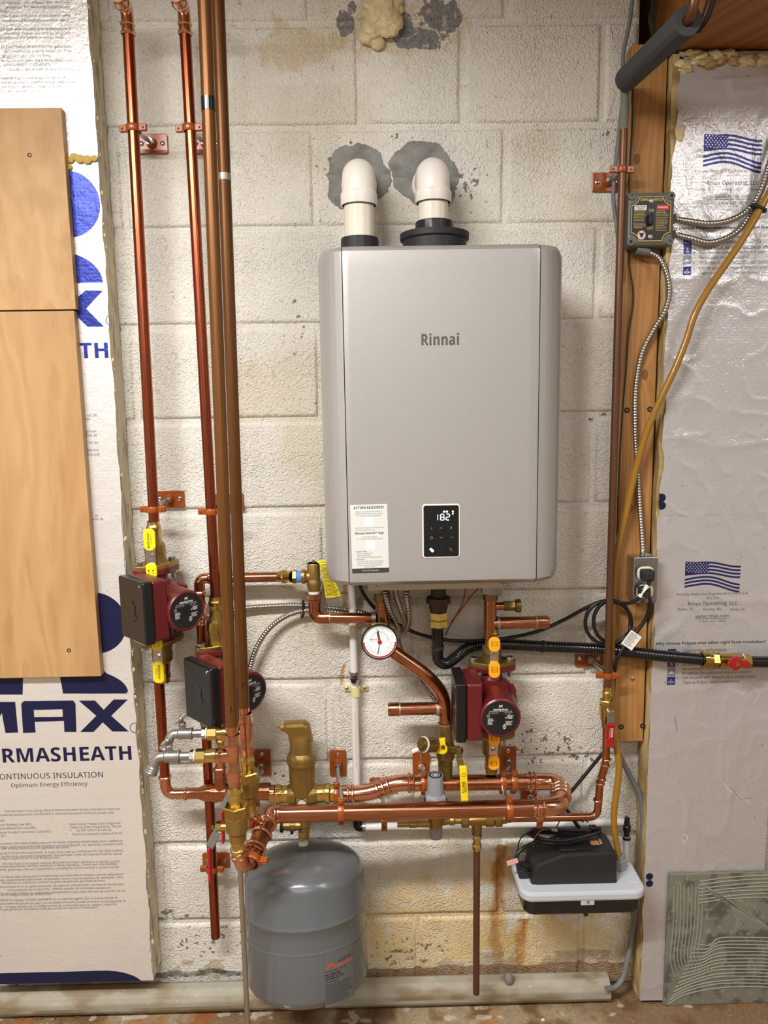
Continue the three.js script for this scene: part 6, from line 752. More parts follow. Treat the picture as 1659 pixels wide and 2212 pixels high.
// floor stand for the front header
{ const g = thing('floor_support', 'galvanised threaded rod standing on the floor with an orange ring under the front header', 'support'); const c = P(542, 1858, 0.309); const b = V3(P(525, 2000, 0.315).x, 0, 0.315); const A = V3(b.x, c.y - 0.016, b.z); part('rod', sweep(smoothPath([b.clone().add(V3(0, 0.004, 0)), A], 0.01, 0.0012), (s) => 0.0052 + 0.0003 * Math.cos(s / 0.0024 * 6.283), 10), M.zinc, g); part('foot', rev(b, b.clone().add(V3(0, 0.006, 0)), [[0, 0], [0, 0.03], [0.6, 0.03], [1, 0.02], [1, 0]], 28), M.zinc, g); ringParts(g, c, P(543, 1852, 0.305).sub(P(568, 1796, 0.25)), R114 * 1.04, V3(1, 0.1, 0.2)); rebase(g); }

// ---------- white plastic condensate drain ----------
const Z0p = 0.024, RP = 0.0088;
{ const g = thing('drain_line', 'white plastic drain pipe dropping from the heater behind the headers', 'pipe'); const a = P(763, 1262, Z0p), b = P(770, 1775, Z0p), x = (a.x + b.x) / 2; part('pipe', cyl(V3(x, a.y, Z0p), V3(x, b.y, Z0p), RP), M.white, g); const y1 = P(767, 1450, Z0p).y, y0 = P(767, 1472, Z0p).y; part('hose_clamp', rev(V3(x, y0 + 0.006, Z0p), V3(x, y1, Z0p), [[0, RP], [0, RP + 0.0025], [0.2, RP + 0.0025], [0.2, RP + 0.001], [0.7, RP + 0.001], [0.7, RP + 0.0025], [1, RP + 0.0025], [1, RP]], 20), M.steel, g); part('clamp_screw', at(rbox(0.012, 0.014, 0.012, 0.003), V3(x - 0.001, y0 + 0.008, Z0p + 0.012)), M.blackShiny, g);
  const pt = canvasTex(48, 1024, (ctx, W, H) => { ctx.fillStyle = '#deddda'; ctx.fillRect(0, 0, W, H); txt(ctx, '½ IN PVC 1120 SCH 40 PR 600 PSI @ 23°C ASTM D-1785 NSF-PW DRAIN PIPE — ½ IN PVC 1120', 24, 512, 26, { rot: -Math.PI / 2, align: 'center', w: 980, col: '#555' }); }); mat('pvcPrint', 0xffffff, 0.4, 0, { map: pt }); { const h = P(768, 1500, Z0p).y - P(770, 1660, Z0p).y; const c = new THREE.CylinderGeometry(RP + 0.0003, RP + 0.0003, h, 8, 1, true, -0.35, 0.8); c.translate(x, P(769, 1580, Z0p).y, Z0p); part('pipe_print', c, M.pvcPrint, g, 'small grey printed lettering'); }
  part('drain_elbow', [sweep(smoothPath([V3(x, P(769, 1768, Z0p).y, Z0p), V3(x, P(769, 1786, Z0p).y, Z0p), V3(P(786, 1786, Z0p).x, P(769, 1786, Z0p).y, Z0p)], 0.012, 0.004), RP + 0.0025, 18)], M.blackShiny, g, 'black rubber elbow'); const yh = P(769, 1786, Z0p).y, xr = P(1350, 1797, Z0p).x; part('elbow_clamp', cyl(V3(P(783, 1786, Z0p).x, yh, Z0p), V3(P(789, 1786, Z0p).x, yh, Z0p), RP + 0.0038), M.steel, g); part('pipe', cyl(V3(P(782, 1786, Z0p).x, yh, Z0p), V3(xr, yh - 0.004, Z0p), RP), M.white, g); rebase(g); }
{ const g = thing('pipe_clip', 'cream plastic clip screwed to the wall over the white drain pipe', 'clip'); const c = P(768, 1493, Z0p), r = RP; part('saddle', rev(V3(c.x, c.y - 0.011, Z0p), V3(c.x, c.y + 0.011, Z0p), [[0, r], [0, r + 0.0025], [1, r + 0.0025], [1, r], [0, r]], 20), M.cream, g); for (const s of [-1, 1]) { part('ear', rbox(0.018, 0.014, 0.004, 0.0015, c.x + s * 0.019, c.y, 0.0045), M.cream, g); part('screw', rev(V3(c.x + s * 0.021, c.y, 0.006), V3(c.x + s * 0.021, c.y, 0.0085), [[0, 0.0048], [0.5, 0.0046], [1, 0.003], [1, 0]], 12), M.zinc, g); } mat('clipCream', 0xd9cf94, 0.45); g.traverse((m) => { if (m.material === M.cream) m.material = M.clipCream; }); rebase(g); }

// ---------- electrical ----------
{ const g = thing('service_switch', 'grey cast service switch box with black and gold safety plate on the stud', 'switch'); const z0 = SZ, z1 = 0.086, c = P(1406, 473, z1), w = 104 * mpp(1406, 473, z1), h = 112 * mpp(1406, 473, z1) * 1.0; mat('castGrey', 0x6c6d68, 0.55, 0.3); part('box', rbox(w, h, z1 - z0, 0.009, c.x, c.y, (z0 + z1) / 2, 3), M.castGrey, g); for (const [sx, s2] of [[-1, 1], [1, 1], [-1, -1], [1, -1]]) part('corner_boss', rev(V3(c.x + sx * w * 0.41, c.y + s2 * h * 0.42, z1 - 0.004), V3(c.x + sx * w * 0.41, c.y + s2 * h * 0.42, z1 + 0.0025), [[0, 0.0085], [0.8, 0.008], [1, 0.0068], [1, 0.0036], [0.4, 0.0032], [0.4, 0]], 16), sx * s2 > 0 ? M.castGrey : M.castGrey, g); for (const [sx, s2] of [[1, 1], [-1, -1]]) part('hole', rev(V3(c.x + sx * w * 0.41, c.y + s2 * h * 0.42, z1 + 0.001), V3(c.x + sx * w * 0.41, c.y + s2 * h * 0.42, z1 + 0.0027), [[1, 0], [1, 0.0032], [0, 0.0032]], 12), M.blackMatte, g);
  const st = canvasTex(640, 660, (ctx, W, H) => { ctx.fillStyle = '#0c0d10'; ctx.fillRect(0, 0, W, H); ctx.strokeStyle = '#d8b54a'; ctx.lineWidth = 11; const N = 120, m = 18; ctx.beginPath(); ctx.moveTo(m + N, m); ctx.lineTo(W - m - N, m); ctx.quadraticCurveTo(W - m - N + 6, m + N - 30, W - m, m + N); ctx.lineTo(W - m, H - m - N); ctx.quadraticCurveTo(W - m - N + 6, H - m - N + 20, W - m - N, H - m); ctx.lineTo(m + N, H - m); ctx.quadraticCurveTo(m + N - 6, H - m - N + 20, m, H - m - N); ctx.lineTo(m, m + N); ctx.quadraticCurveTo(m + N - 20, m + N - 20, m + N, m); ctx.stroke(); txt(ctx, 'SERVICE SWITCH', W / 2, 58, 50, { align: 'center', bold: 1, col: '#d9b83c', w: 350 }); txt(ctx, 'ON', W / 2, 208, 56, { align: 'center', col: '#d9b83c' }); txt(ctx, 'OFF', W / 2 - 4, 462, 56, { align: 'center', col: '#d9b83c' }); ctx.fillStyle = '#d6d6d4'; ctx.fillRect(58, 136, 190, 72); txt(ctx, 'FOR YOUR', 153, 158, 28, { align: 'center', bold: 1 }); txt(ctx, 'SAFETY', 153, 188, 28, { align: 'center', bold: 1 }); ctx.fillStyle = '#c5202b'; ctx.fillRect(404, 134, 188, 66); txt(ctx, 'WARNING', 498, 168, 32, { align: 'center', bold: 1, col: '#f2d6d6' }); lines(ctx, 52, 220, 190, 7, 21, 10, '#a9923c', 91); lines(ctx, 52, 384, 190, 4, 21, 10, '#a9923c', 93); lines(ctx, 396, 214, 200, 13, 23, 10, '#a9923c', 95); ctx.fillStyle = '#cfcfcd'; ctx.beginPath(); ctx.arc(180, 558, 64, 0, 7); ctx.fill(); ctx.strokeStyle = '#b0485a'; ctx.lineWidth = 10; ctx.stroke(); ctx.fillStyle = '#17181a'; ctx.beginPath(); ctx.moveTo(140, 520); ctx.quadraticCurveTo(180, 540, 220, 520); ctx.lineTo(205, 575); ctx.lineTo(185, 600); ctx.lineTo(160, 575); ctx.fill(); ctx.fillStyle = '#1c1c1e'; ctx.fillRect(270, 260, 100, 150); });
  mat('switchPlate', 0xffffff, 0.4, 0, { map: st }); const n = 0.19, ps = new THREE.Shape(); const pw = w * 0.86, ph = h * 0.86, k = 0.2 * pw; ps.moveTo(-pw / 2 + k, -ph / 2); ps.lineTo(pw / 2 - k, -ph / 2); ps.quadraticCurveTo(pw / 2 - k + 0.002, -ph / 2 + k - 0.003, pw / 2, -ph / 2 + k); ps.lineTo(pw / 2, ph / 2 - k); ps.quadraticCurveTo(pw / 2 - k + 0.002, ph / 2 - k + 0.003, pw / 2 - k, ph / 2); ps.lineTo(-pw / 2 + k, ph / 2); ps.quadraticCurveTo(-pw / 2 + k - 0.002, ph / 2 - k + 0.003, -pw / 2, ph / 2 - k); ps.lineTo(-pw / 2, -ph / 2 + k); ps.quadraticCurveTo(-pw / 2 + k - 0.002, -ph / 2 + k - 0.003, -pw / 2 + k, -ph / 2); const pg = new THREE.ShapeGeometry(ps, 8); { const q = pg.attributes.position, uv = pg.attributes.uv; for (let i = 0; i < q.count; i++) uv.setXY(i, q.getX(i) / pw + 0.5, q.getY(i) / ph + 0.5); } part('plate', at(pg, V3(c.x, c.y, z1 + 0.0006)), M.switchPlate, g, 'black plate with gold border and lettering'); part('toggle', rbox(0.009, 0.02, 0.01, 0.002, c.x - 0.002, c.y - 0.002, z1 + 0.004), M.blackMatte, g); for (const s of [0.33, -0.33]) part('screw', rev(V3(c.x, c.y + s * h, z1), V3(c.x, c.y + s * h, z1 + 0.003), [[0, 0.0055], [0.6, 0.0052], [1, 0.003], [1, 0]], 14), M.castZinc, g);
  for (const v of [474, 508]) part('connector', hex(V3(c.x + w / 2 - 0.002, P(1460, v, 0.06).y, 0.062), V3(c.x + w / 2 + 0.01, P(1460, v, 0.06).y, 0.062), 0.0105), M.castGrey, g); part('connector', [hex(V3(c.x - 0.006, c.y - h / 2 + 0.002, 0.062), V3(c.x - 0.002, c.y - h / 2 - 0.012, 0.062), 0.0125), cyl(P(1374, 540, 0.066), P(1402, 545, 0.066), 0.0095, 0.0085)], M.castGrey, g); rebase(g); }
{ const g = thing('outlet_box', 'galvanised outlet box with two cream sockets on the stud', 'outlet'); const z0 = SZ, z1 = 0.088, c = P(1394, 1253, z1), w = 52 * mpp(1394, 1253, z1), h = P(1394, 1205, z1).y - P(1394, 1302, z1).y; part('box', rbox(w * 0.98, h * 0.98, z1 - z0 - 0.002, 0.003, c.x, c.y, (z0 + z1) / 2), M.zinc, g); part('cover', rbox(w * 1.02, h * 1.02, 0.005, 0.0022, c.x, c.y, z1 - 0.0005), M.zinc, g); for (const v of [1238, 1277]) { const q = P(1390, v, z1); const s = slab(rrect(0.034, 0.028, 0.011), 0.003, 0.001); part('socket', at(s, V3(c.x - 0.001, q.y, z1 + 0.0012)), M.cream, g, 'cream socket face'); } part('screw', rev(V3(c.x - 0.001, c.y, z1 + 0.001), V3(c.x - 0.001, c.y, z1 + 0.0035), [[0, 0.0035], [1, 0.0025], [1, 0]], 12), M.chrome, g); const t = P(1390, 1196, 0.066); part('connector', [cyl(V3(t.x, c.y + h / 2, 0.066), V3(t.x, t.y + 0.004, 0.066), 0.0085), at(rbox(0.014, 0.009, 0.01, 0.002), V3(t.x + 0.008, t.y - 0.004, 0.07))], M.zinc, g); rebase(g); }
const BZ = 0.092;
{ const g = thing('heater_cord', 'black power cord running from the heater underside to the upper socket', 'cord'); part('cord', cord([P(776, 1262, 0.08), P(786, 1285, 0.08), P(812, 1316, 0.07), P(848, 1342, 0.06), P(900, 1368, 0.055), P(960, 1382, 0.05), P(1020, 1385, 0.045), P(1090, 1379, 0.05), P(1160, 1364, 0.04), P(1220, 1338, 0.04), P(1268, 1312, 0.06), P(1305, 1298, 0.07), P(1335, 1302, 0.072), P(1362, 1302, 0.098), P(1380, 1292, 0.108), P(1398, 1268, 0.115), P(1405, 1250, 0.116), P(1404, 1240, 0.114)], 0.0042), M.black, g); part('plug', [at(rbox(0.027, 0.025, 0.024, 0.005), P(1398, 1242, BZ + 0.014)), at(rbox(0.02, 0.018, 0.014, 0.004), P(1402, 1245, BZ + 0.026))], M.blackMatte, g); part('cord_label', cyl(P(1382, 1289, 0.109), P(1400, 1264, 0.1155), 0.0049), M.tapeWhite, g, 'white printed sleeve on the cord'); rebase(g); }
{ const g = thing('pump_cord', 'black cord with white tag, coiled beside the brown pipe, leading to the condensate pump', 'cord'); const pts = [P(1397, 1280, 0.112), P(1403, 1290, 0.118), P(1405, 1305, 0.114), P(1396, 1335, 0.1), P(1380, 1358, 0.096), P(1362, 1380, 0.094)]; const loop = (cu, cv, ru, rv, z, a0, a1, n) => { for (let i = 0; i <= n; i++) { const a = a0 + (a1 - a0) * i / n; pts.push(P(cu + ru * Math.cos(a), cv + rv * Math.sin(a), z + 0.006 * Math.sin(a * 0.5))); } }; loop(1314, 1345, 50, 48, 0.066, 0.9, 0.9 + 6.0, 18); loop(1322, 1343, 40, 46, 0.07, 0.6, 0.6 + 6.0, 18); pts.push(P(1360, 1372, 0.085), P(1345, 1402, 0.092), P(1333, 1425, 0.09), P(1326, 1470, 0.062), P(1322, 1560, 0.05), P(1312, 1610, 0.045), P(1275, 1660, 0.04), P(1238, 1705, 0.04), P(1218, 1730, 0.04), P(1235, 1765, 0.04), P(1262, 1800, 0.05), P(1285, 1812, 0.07)); part('cord', cord(pts, 0.0042), M.black, g); part('plug', [at(rbox(0.024, 0.022, 0.022, 0.005), P(1391, 1277, BZ + 0.012)), cyl(P(1396, 1279, 0.112), P(1400, 1292, 0.116), 0.0095, 0.006)], M.blackMatte, g); const tt = canvasTex(96, 128, (ctx, W, H) => { ctx.fillStyle = '#e6e5e0'; ctx.fillRect(0, 0, W, H); lines(ctx, 10, 12, 76, 11, 10, 4, '#333', 101); }); mat('cordTag', 0xffffff, 0.6, 0, { map: tt, side: THREE.DoubleSide }); { const c = P(1364, 1383, 0.105); const b = box(0.029, 0.037, 0.0008); at(b, c, eul(0, 0, -0.62)); part('tag', b, M.cordTag, g, 'white printed tag'); } rebase(g); }
// armoured cables
const AR = 0.0058;
const cable = (label, pts, r = AR) => one('armoured_cable', flex(pts, r), M.armour, label, 'cable', 'armoured cables');
cable('armoured cable snaking down the stud from switch box to outlet box', [P(1402, 545, 0.066), P(1422, 556, 0.068), P(1438, 585, 0.072), P(1446, 630, 0.072), P(1436, 672, 0.068), P(1412, 712, 0.056), P(1388, 760, 0.05), P(1374, 830, 0.05), P(1372, 920, 0.05), P(1377, 1010, 0.05), P(1382, 1090, 0.052), P(1386, 1150, 0.06), P(1389, 1196, 0.066)]);
cable('upper armoured cable leaving the service switch across the silver foil', [P(1464, 474, 0.064), P(1490, 478, 0.075), P(1530, 483, 0.082), P(1570, 478, 0.086), P(1605, 462, 0.088), P(1628, 440, 0.09), P(1648, 400, 0.09), P(1664, 345, 0.088), P(1690, 260, 0.08)]);
cable('lower armoured cable leaving the service switch across the silver foil', [P(1464, 508, 0.064), P(1490, 514, 0.075), P(1530, 524, 0.08), P(1565, 516, 0.082), P(1598, 496, 0.082), P(1618, 468, 0.08), P(1640, 424, 0.078), P(1662, 372, 0.076), P(1695, 300, 0.074)]);
cable('armoured whip beside the left outlet pipe, first of three under the heater', [P(830, 1268, 0.1), P(834, 1290, 0.11), P(842, 1318, 0.112), P(854, 1345, 0.1), P(862, 1362, 0.08), P(850, 1366, 0.05)]);
cable('armoured whip hanging between the two other whips under the heater', [P(853, 1268, 0.1), P(857, 1290, 0.1), P(866, 1318, 0.1), P(874, 1340, 0.085), P(874, 1358, 0.06), P(866, 1368, 0.04)]);
cable('armoured whip from the heater underside running on down to the forward-facing pump', [P(878, 1262, 0.09), P(878, 1290, 0.1), P(882, 1320, 0.1), P(882, 1345, 0.085), P(874, 1364, 0.06), P(860, 1376, 0.04), P(866, 1402, 0.025), P(892, 1445, 0.02), P(930, 1500, 0.02), P(968, 1545, 0.03), P(990, 1570, 0.05), P(1004, 1574, 0.075)]);
cable('upper armoured cable running left from the heater to the sideways pump', [P(856, 1340, 0.025), P(800, 1328, 0.02), P(750, 1318, 0.018), P(700, 1312, 0.016), P(640, 1308, 0.016), P(580, 1310, 0.016), P(530, 1314, 0.018), P(480, 1325, 0.02), P(430, 1335, 0.035), P(392, 1350, 0.06)]);
cable('armoured cable arching down to the half-hidden pump', [P(852, 1350, 0.035), P(790, 1336, 0.03), P(720, 1322, 0.028), P(672, 1318, 0.028), P(635, 1324, 0.028), P(600, 1342, 0.028), P(572, 1370, 0.03), P(552, 1405, 0.032), P(541, 1440, 0.036), P(530, 1490, 0.06), P(512, 1540, 0.08)]);
{ const c = P(655, 1314, 0.024); one('cable_tie', [at(rbox(0.005, 0.036, 0.02, 0.002), c), at(rbox(0.007, 0.007, 0.008, 0.002), P(652, 1331, 0.034))], M.blackMatte, 'black tie bundling the two armoured cables left of the heater', 'cable tie'); }
{ const a = P(1622, 442, 0.1), b = P(1650, 455, 0.1); one('cable_tie', [bar(a, b, 0.006, 0.02, V3(0, 0, 1), 0.002), at(rbox(0.01, 0.009, 0.008, 0.002), b)], M.blackMatte, 'black tie joining armoured cable and amber hose on the foil', 'cable tie'); }
// grey and brown wires by the stud
one('grey_cable', cord([P(1372, -60, 0.05), P(1366, 0, 0.05), P(1356, 70, 0.05), P(1347, 110, 0.05), P(1346, 160, 0.055), P(1352, 190, 0.06), P(1344, 230, 0.05), P(1336, 300, 0.04), P(1328, 370, 0.035), P(1325, 430, 0.03), P(1331, 480, 0.03), P(1338, 540, 0.04), P(1340, 600, 0.05)], 0.0044), M.greyCable, 'flat grey cable hanging down beside the brown pipe from the ceiling', 'cable');
one('grey_cable', cord([P(1320, 1596, 0.05), P(1345, 1645, 0.045), P(1368, 1690, 0.04), P(1382, 1715, 0.04), P(1388, 1760, 0.04), P(1387, 1830, 0.035), P(1383, 1890, 0.03), P(1378, 1950, 0.03), P(1368, 2010, 0.03), P(1356, 2070, 0.04), P(1344, 2115, 0.05), P(1330, 2132, 0.06), P(1310, 2136, 0.07)], 0.0065), M.greyCable, 'grey cable bending round the condensate pump down into the floor pipe', 'cable');
one('doorbell_wire', cord([P(1368, 190, 0.047), P(1364, 300, 0.047), P(1359, 400, 0.047), P(1362, 510, 0.047), P(1358, 560, 0.047), P(1368, 640, 0.047), P(1358, 720, 0.047), P(1352, 800, 0.047), P(1344, 900, 0.047), P(1336, 1050, 0.047), P(1332, 1180, 0.047)], 0.0018, 6), M.wire, 'thin dark wire stapled down the stud', 'wire');
one('sensor_wire', cord([P(1008, 1262, 0.08), P(1000, 1300, 0.075), P(985, 1330, 0.07), P(972, 1352, 0.06), P(962, 1372, 0.05)], 0.0018, 6), M.wireRed, 'thin reddish wire pair hanging under the heater by the gas union', 'wire');
one('sensor_wire', cord([P(1040, 1265, 0.08), P(1020, 1285, 0.075), P(1000, 1312, 0.07), P(975, 1344, 0.06)], 0.0018, 6), M.wireRed, 'thin reddish wire slanting from the heater toward the gas union', 'wire');
one('thermostat_wire', cord([P(1118, 1838, 0.1), P(1124, 1812, 0.1), P(1145, 1796, 0.09), P(1175, 1788, 0.08), P(1195, 1793, 0.075)], 0.0014, 6), M.wire, 'thin black wire looping above the condensate pump', 'wire');
one('thermostat_wire', cord([P(1152, 1830, 0.1), P(1156, 1808, 0.1), P(1168, 1794, 0.09), P(1186, 1790, 0.08), P(1198, 1792, 0.075), P(1208, 1775, 0.06), P(1214, 1768, 0.05)], 0.0016, 6), M.wireRed, 'thin reddish wire looping above the condensate pump', 'wire');
{ const a = P(1190, 1791, 0.078), b = P(1204, 1793, 0.078); one('wire_connector', bar(a, b, 0.007, 0.007, V3(0, 0, 1), 0.002), M.greyPlastic, 'small grey wire connector above the condensate pump', 'connector'); }
// amber hose from the condensate pump up across the foil
phys('amber', 0xa87a26, 0.3, 0, { transmission: 0.25, thickness: 0.0, clearcoat: 0.4 });
one('amber_hose', cord([P(1338, 1862, 0.09), P(1334, 1835, 0.095), P(1328, 1800, 0.1), P(1326, 1760, 0.1), P(1333, 1700, 0.098), P(1337, 1660, 0.096), P(1332, 1610, 0.09), P(1325, 1560, 0.072), P(1320, 1480, 0.07), P(1322, 1400, 0.072), P(1324, 1300, 0.066), P(1332, 1200, 0.062), P(1352, 1110, 0.064), P(1372, 1020, 0.068), P(1398, 930, 0.078), P(1428, 860, 0.088), P(1460, 792, 0.095), P(1484, 730, 0.098), P(1500, 680, 0.1), P(1530, 625, 0.1), P(1568, 570, 0.1), P(1602, 520, 0.1), P(1640, 455, 0.1), P(1670, 400, 0.1), P(1720, 300, 0.1)], 0.0074, 14), M.amber, 'amber plastic hose climbing across the foil from the condensate pump', 'hose');

// ---------- condensate pump ----------
{ const g = thing('condensate_pump', 'black and light-grey condensate pump on the wall with coiled black cord', 'pump'); const zf = 0.165, zb = 0.02; const L = P(1122, 1945, zf), Rr = P(1396, 1940, zf); const xl = P(1134, 1940, zf).x, xr = P(1388, 1935, zf).x, cx = (xl + xr) / 2; const yt = P(1260, 1941, zf).y, yb = P(1260, 1976, zf).y, w = xr - xl; const rot = 0.0;
  const rr = (ww, dd, rad) => rrect(ww, dd, rad); const lay = (shape, t, y, bev) => { const q = slab(shape, t, bev, 10); q.rotateX(-Math.PI / 2); q.translate(cx, y, (zf + zb) / 2); return q; };
  phys('pumpBlack', 0x101012, 0.25, 0, { clearcoat: 0.4 }); part('reservoir', lay(rr(w * 0.965, zf - zb - 0.012, 0.02), yt - yb + 0.002, yb, 0.006), M.pumpBlack, g); mat('pumpLid', 0xb9bec6, 0.42); part('lid', lay(rr(w * 1.03, zf - zb, 0.022), 0.022, yt - 0.004, 0.006), M.pumpLid, g); part('clip', [rbox(0.03, 0.016, 0.004, 0.001, cx + 0.008, yt - 0.006, zf + 0.002)], M.pumpLid, g); part('clip_screw', rev(V3(cx + 0.008, yt - 0.005, zf + 0.003), V3(cx + 0.008, yt - 0.005, zf + 0.0065), [[0, 0.0042], [0.6, 0.004], [1, 0.0025], [1, 0]], 12), M.chrome, g); part('rib', rbox(0.01, yt - yb, 0.006, 0.002, cx + 0.008, (yt + yb) / 2 - 0.01, zf - 0.009), M.pumpBlack, g);
  const yl = yt + 0.018; for (const [u, v] of [[1153, 1905], [1368, 1900]]) { const c = P(u, v, 0.13); part('lid_disc', rev(V3(c.x, yl - 0.001, 0.125), V3(c.x, yl + 0.0012, 0.125), [[0, 0.0155], [0.7, 0.0155], [1, 0.0145], [1, 0]], 28), M.pumpLid, g); }
  // motor cover: sloped top
  const mx0 = P(1150, 1900, 0.13).x, mx1 = P(1326, 1900, 0.13).x; const sh = new THREE.Shape(); const mh = 0.07; sh.moveTo(0, 0); sh.lineTo(mx1 - mx0, 0); sh.lineTo(mx1 - mx0 - 0.002, mh * 0.92); sh.quadraticCurveTo(mx1 - mx0 - 0.004, mh, mx1 - mx0 - 0.014, mh); sh.lineTo(0.07, mh * 0.95); sh.lineTo(0.012, mh * 0.62); sh.lineTo(0.006, mh * 0.5); sh.lineTo(0, 0); mat('pumpMotor', 0x1d1e21, 0.5); const mg = slab(sh, 0.082, 0.005); mg.translate(mx0, yl, 0.058); part('motor_cover', mg, M.pumpMotor, g, 'black sloped motor cover'); part('terminal_lug', rbox(0.04, 0.022, 0.04, 0.004, mx0 - 0.008, yl + 0.011, 0.1), M.pumpMotor, g);
  const mt = canvasTex(512, 256, (ctx, W, H) => { ctx.fillStyle = '#191a1c'; ctx.fillRect(0, 0, W, H); txt(ctx, 'safety', 110, 90, 74, { align: 'center', bold: 1, col: '#d6d6d4', rot: Math.PI }); txt(ctx, 'pumps', 90, 150, 54, { align: 'center', bold: 1, col: '#d6d6d4', rot: Math.PI }); lines(ctx, 250, 60, 90, 2, 34, 10, '#9a9a98', 111); ctx.fillStyle = '#b9805a'; ctx.fillRect(350, 60, 90, 120); txt(ctx, 'MODEL', 462, 110, 34, { bold: 1, col: '#d6d6d4', rot: Math.PI / 2, align: 'center' }); }); mat('motorTop', 0xffffff, 0.5, 0, { map: mt }); part('motor_label', at(box(0.11, 0.0006, 0.06), V3((mx0 + mx1) / 2 + 0.025, yl + mh + 0.0056, 0.1)), M.motorTop, g, 'white lettering and copper-coloured label on the motor top');
  { const c = P(1337, 1880, 0.09), hx = P(1338, 1875, 0.09).x; part('outlet', [hex(V3(hx, yl, 0.09), V3(hx, yl + 0.026, 0.09), 0.0145), cyl(V3(hx, yl + 0.02, 0.09), V3(hx, yl + 0.036, 0.09), 0.009)], M.greyPlastic, g); const tx = P(1352, 1850, 0.06).x; phys('clearTube', 0xe6e6e2, 0.15, 0, { transmission: 0.6, thickness: 0 }); part('vent_tube', cyl(V3(tx, yl, 0.06), V3(tx, P(1352, 1806, 0.06).y, 0.06), 0.0078), M.clearTube, g, 'clear plastic vent tube'); part('check_valve', rev(V3(tx, P(1352, 1812, 0.06).y, 0.06), V3(tx, P(1352, 1766, 0.06).y, 0.06), [[0, 0.0095], [0.1, 0.0095], [0.12, 0.0065], [0.35, 0.0068], [0.4, 0.009], [0.6, 0.009], [0.65, 0.0065], [0.75, 0.0072], [0.8, 0.0058], [0.9, 0.0066], [1, 0.005], [1, 0]], 18), M.blackShiny, g, 'black barbed fitting'); }
  // coiled cord on top
  const cp = []; const ty = yl + mh + 0.012; for (let i = 0; i <= 66; i++) { const a = i / 22 * Math.PI * 2; cp.push(V3((mx0 + mx1) / 2 - 0.008 + (0.078 + 0.008 * Math.sin(i)) * Math.cos(a), ty + 0.004 * Math.floor(i / 22) + 0.006 * Math.sin(a * 2 + 1), 0.085 + 0.02 * Math.sin(a))); } cp.push(P(1270, 1788, 0.09), P(1283, 1784, 0.085), P(1280, 1800, 0.08), P(1262, 1800, 0.06)); part('coiled_cord', cord(cp, 0.0044), M.black, g); part('lead', cord([V3(mx0 + 0.02, ty, 0.1), P(1150, 1822, 0.11), P(1125, 1836, 0.115), P(1115, 1852, 0.12), P(1122, 1872, 0.12), P(1145, 1880, 0.115), V3(mx0 - 0.012, yl + 0.012, 0.1)], 0.0044), M.black, g); { mat('pinkTag', 0xd9a69a, 0.6); part('cord_tag', at(rbox(0.026, 0.012, 0.001, 0.0004), P(1107, 1862, 0.125), eul(0, 0, 0.3)), M.pinkTag, g, 'small pink and white tag'); }
  part('wall_bracket', box(w * 0.5, 0.05, 0.018, cx, yt + 0.005, 0.009), M.pumpLid, g); rebase(g); }

// ---------- leaning tile, stones and litter ----------
{ const b0 = PF(1468, 2172), b1 = PF(1700, 2168); const zt = ZR + 0.012; const top = P(1447, 1890, zt), zb = Math.min(b0.z, 0.2); const h = Math.hypot(top.y, zb - zt), w = 0.31; const lean = Math.atan2(zb - zt, top.y); const g = thing('ceramic_tile', 'grey tile with combed mortar back leaning against the silver foil board', 'tile');
  const tt = pixTex(256, 256, (u, v) => { const a = fbm(u * 12, v * 12, 4, 900); const c = [120, 119, 106]; mixc(c, [86, 84, 76], ss(0.45, 0.7, a)); mixc(c, [150, 148, 136], ss(0.6, 0.8, fbm(u * 30, v * 30, 3, 905)) * 0.6); return c; }); mat('tileBack', 0xffffff, 0.75, 0, { map: tt }); mat('thinset', 0x8f8e82, 0.85); const x0 = top.x; const q = eul(-lean, 0, 0); const o = V3(x0, 0.001, zb - 0.009);
  part('slab', at(rbox(w, h, 0.009, 0.0015, w / 2, h / 2, 0.0045), o, q), M.tileBack, g); const rd = []; const ridge = (pts) => pts.length > 1 && rd.push(sweep(splinePath(pts.map(([x, y]) => V3(x, y, 0.009)), 0.01), 0.0016, 6)); const R = (i) => 0.003 * (hash(i, 77) - 0.5);
  for (let i = 0; i < 9; i++) { const x = 0.012 + i * 0.0085; ridge([[x + R(i), h - 0.03 - R(i) * 3], [x + 0.002, h * 0.6], [x + 0.001, h * 0.34], [x + 0.012 + i * 0.003, h * 0.22 + i * 0.002]]); } for (let i = 0; i < 15; i++) { const y = 0.012 + i * 0.0095; ridge([[0.012 + i * 0.004, y - 0.008 + R(i) + i * 0.002], [0.05 + i * 0.004, y + 0.016], [0.12, y + 0.032 + R(i + 3)], [0.2, y + 0.034], [w - 0.005, y + 0.026]]); } for (let i = 0; i < 13; i++) { const a = 0.02 + i * 0.0105; ridge([[0.085 + i * 0.002, h - 0.03 - a * 0.2], [0.11 + a * 0.35, h - 0.045 - a * 0.3], [0.145 + a * 0.5, h - 0.09 - a * 0.25], [0.16 + a * 0.6, h - 0.15]].filter(([x]) => x < w - 0.004)); } for (let i = 0; i < 7; i++) { const y = h - 0.008 - i * 0.0095; ridge([[0.07, y - 0.012], [0.13, y - 0.004 + R(i)], [0.22, y], [w - 0.004, y - 0.004]]); }
  for (const r of rd) at(r, o, q); const m = part('mortar_ridge', rd, M.thinset, g, 'combed ridges of dried mortar'); m.userData.kind = 'stuff'; rebase(g); }
mat('stone', 0x77726a, 0.85); mat('chip', 0xd8d2c0, 0.8); mat('dust', 0x5e4c38, 0.95);
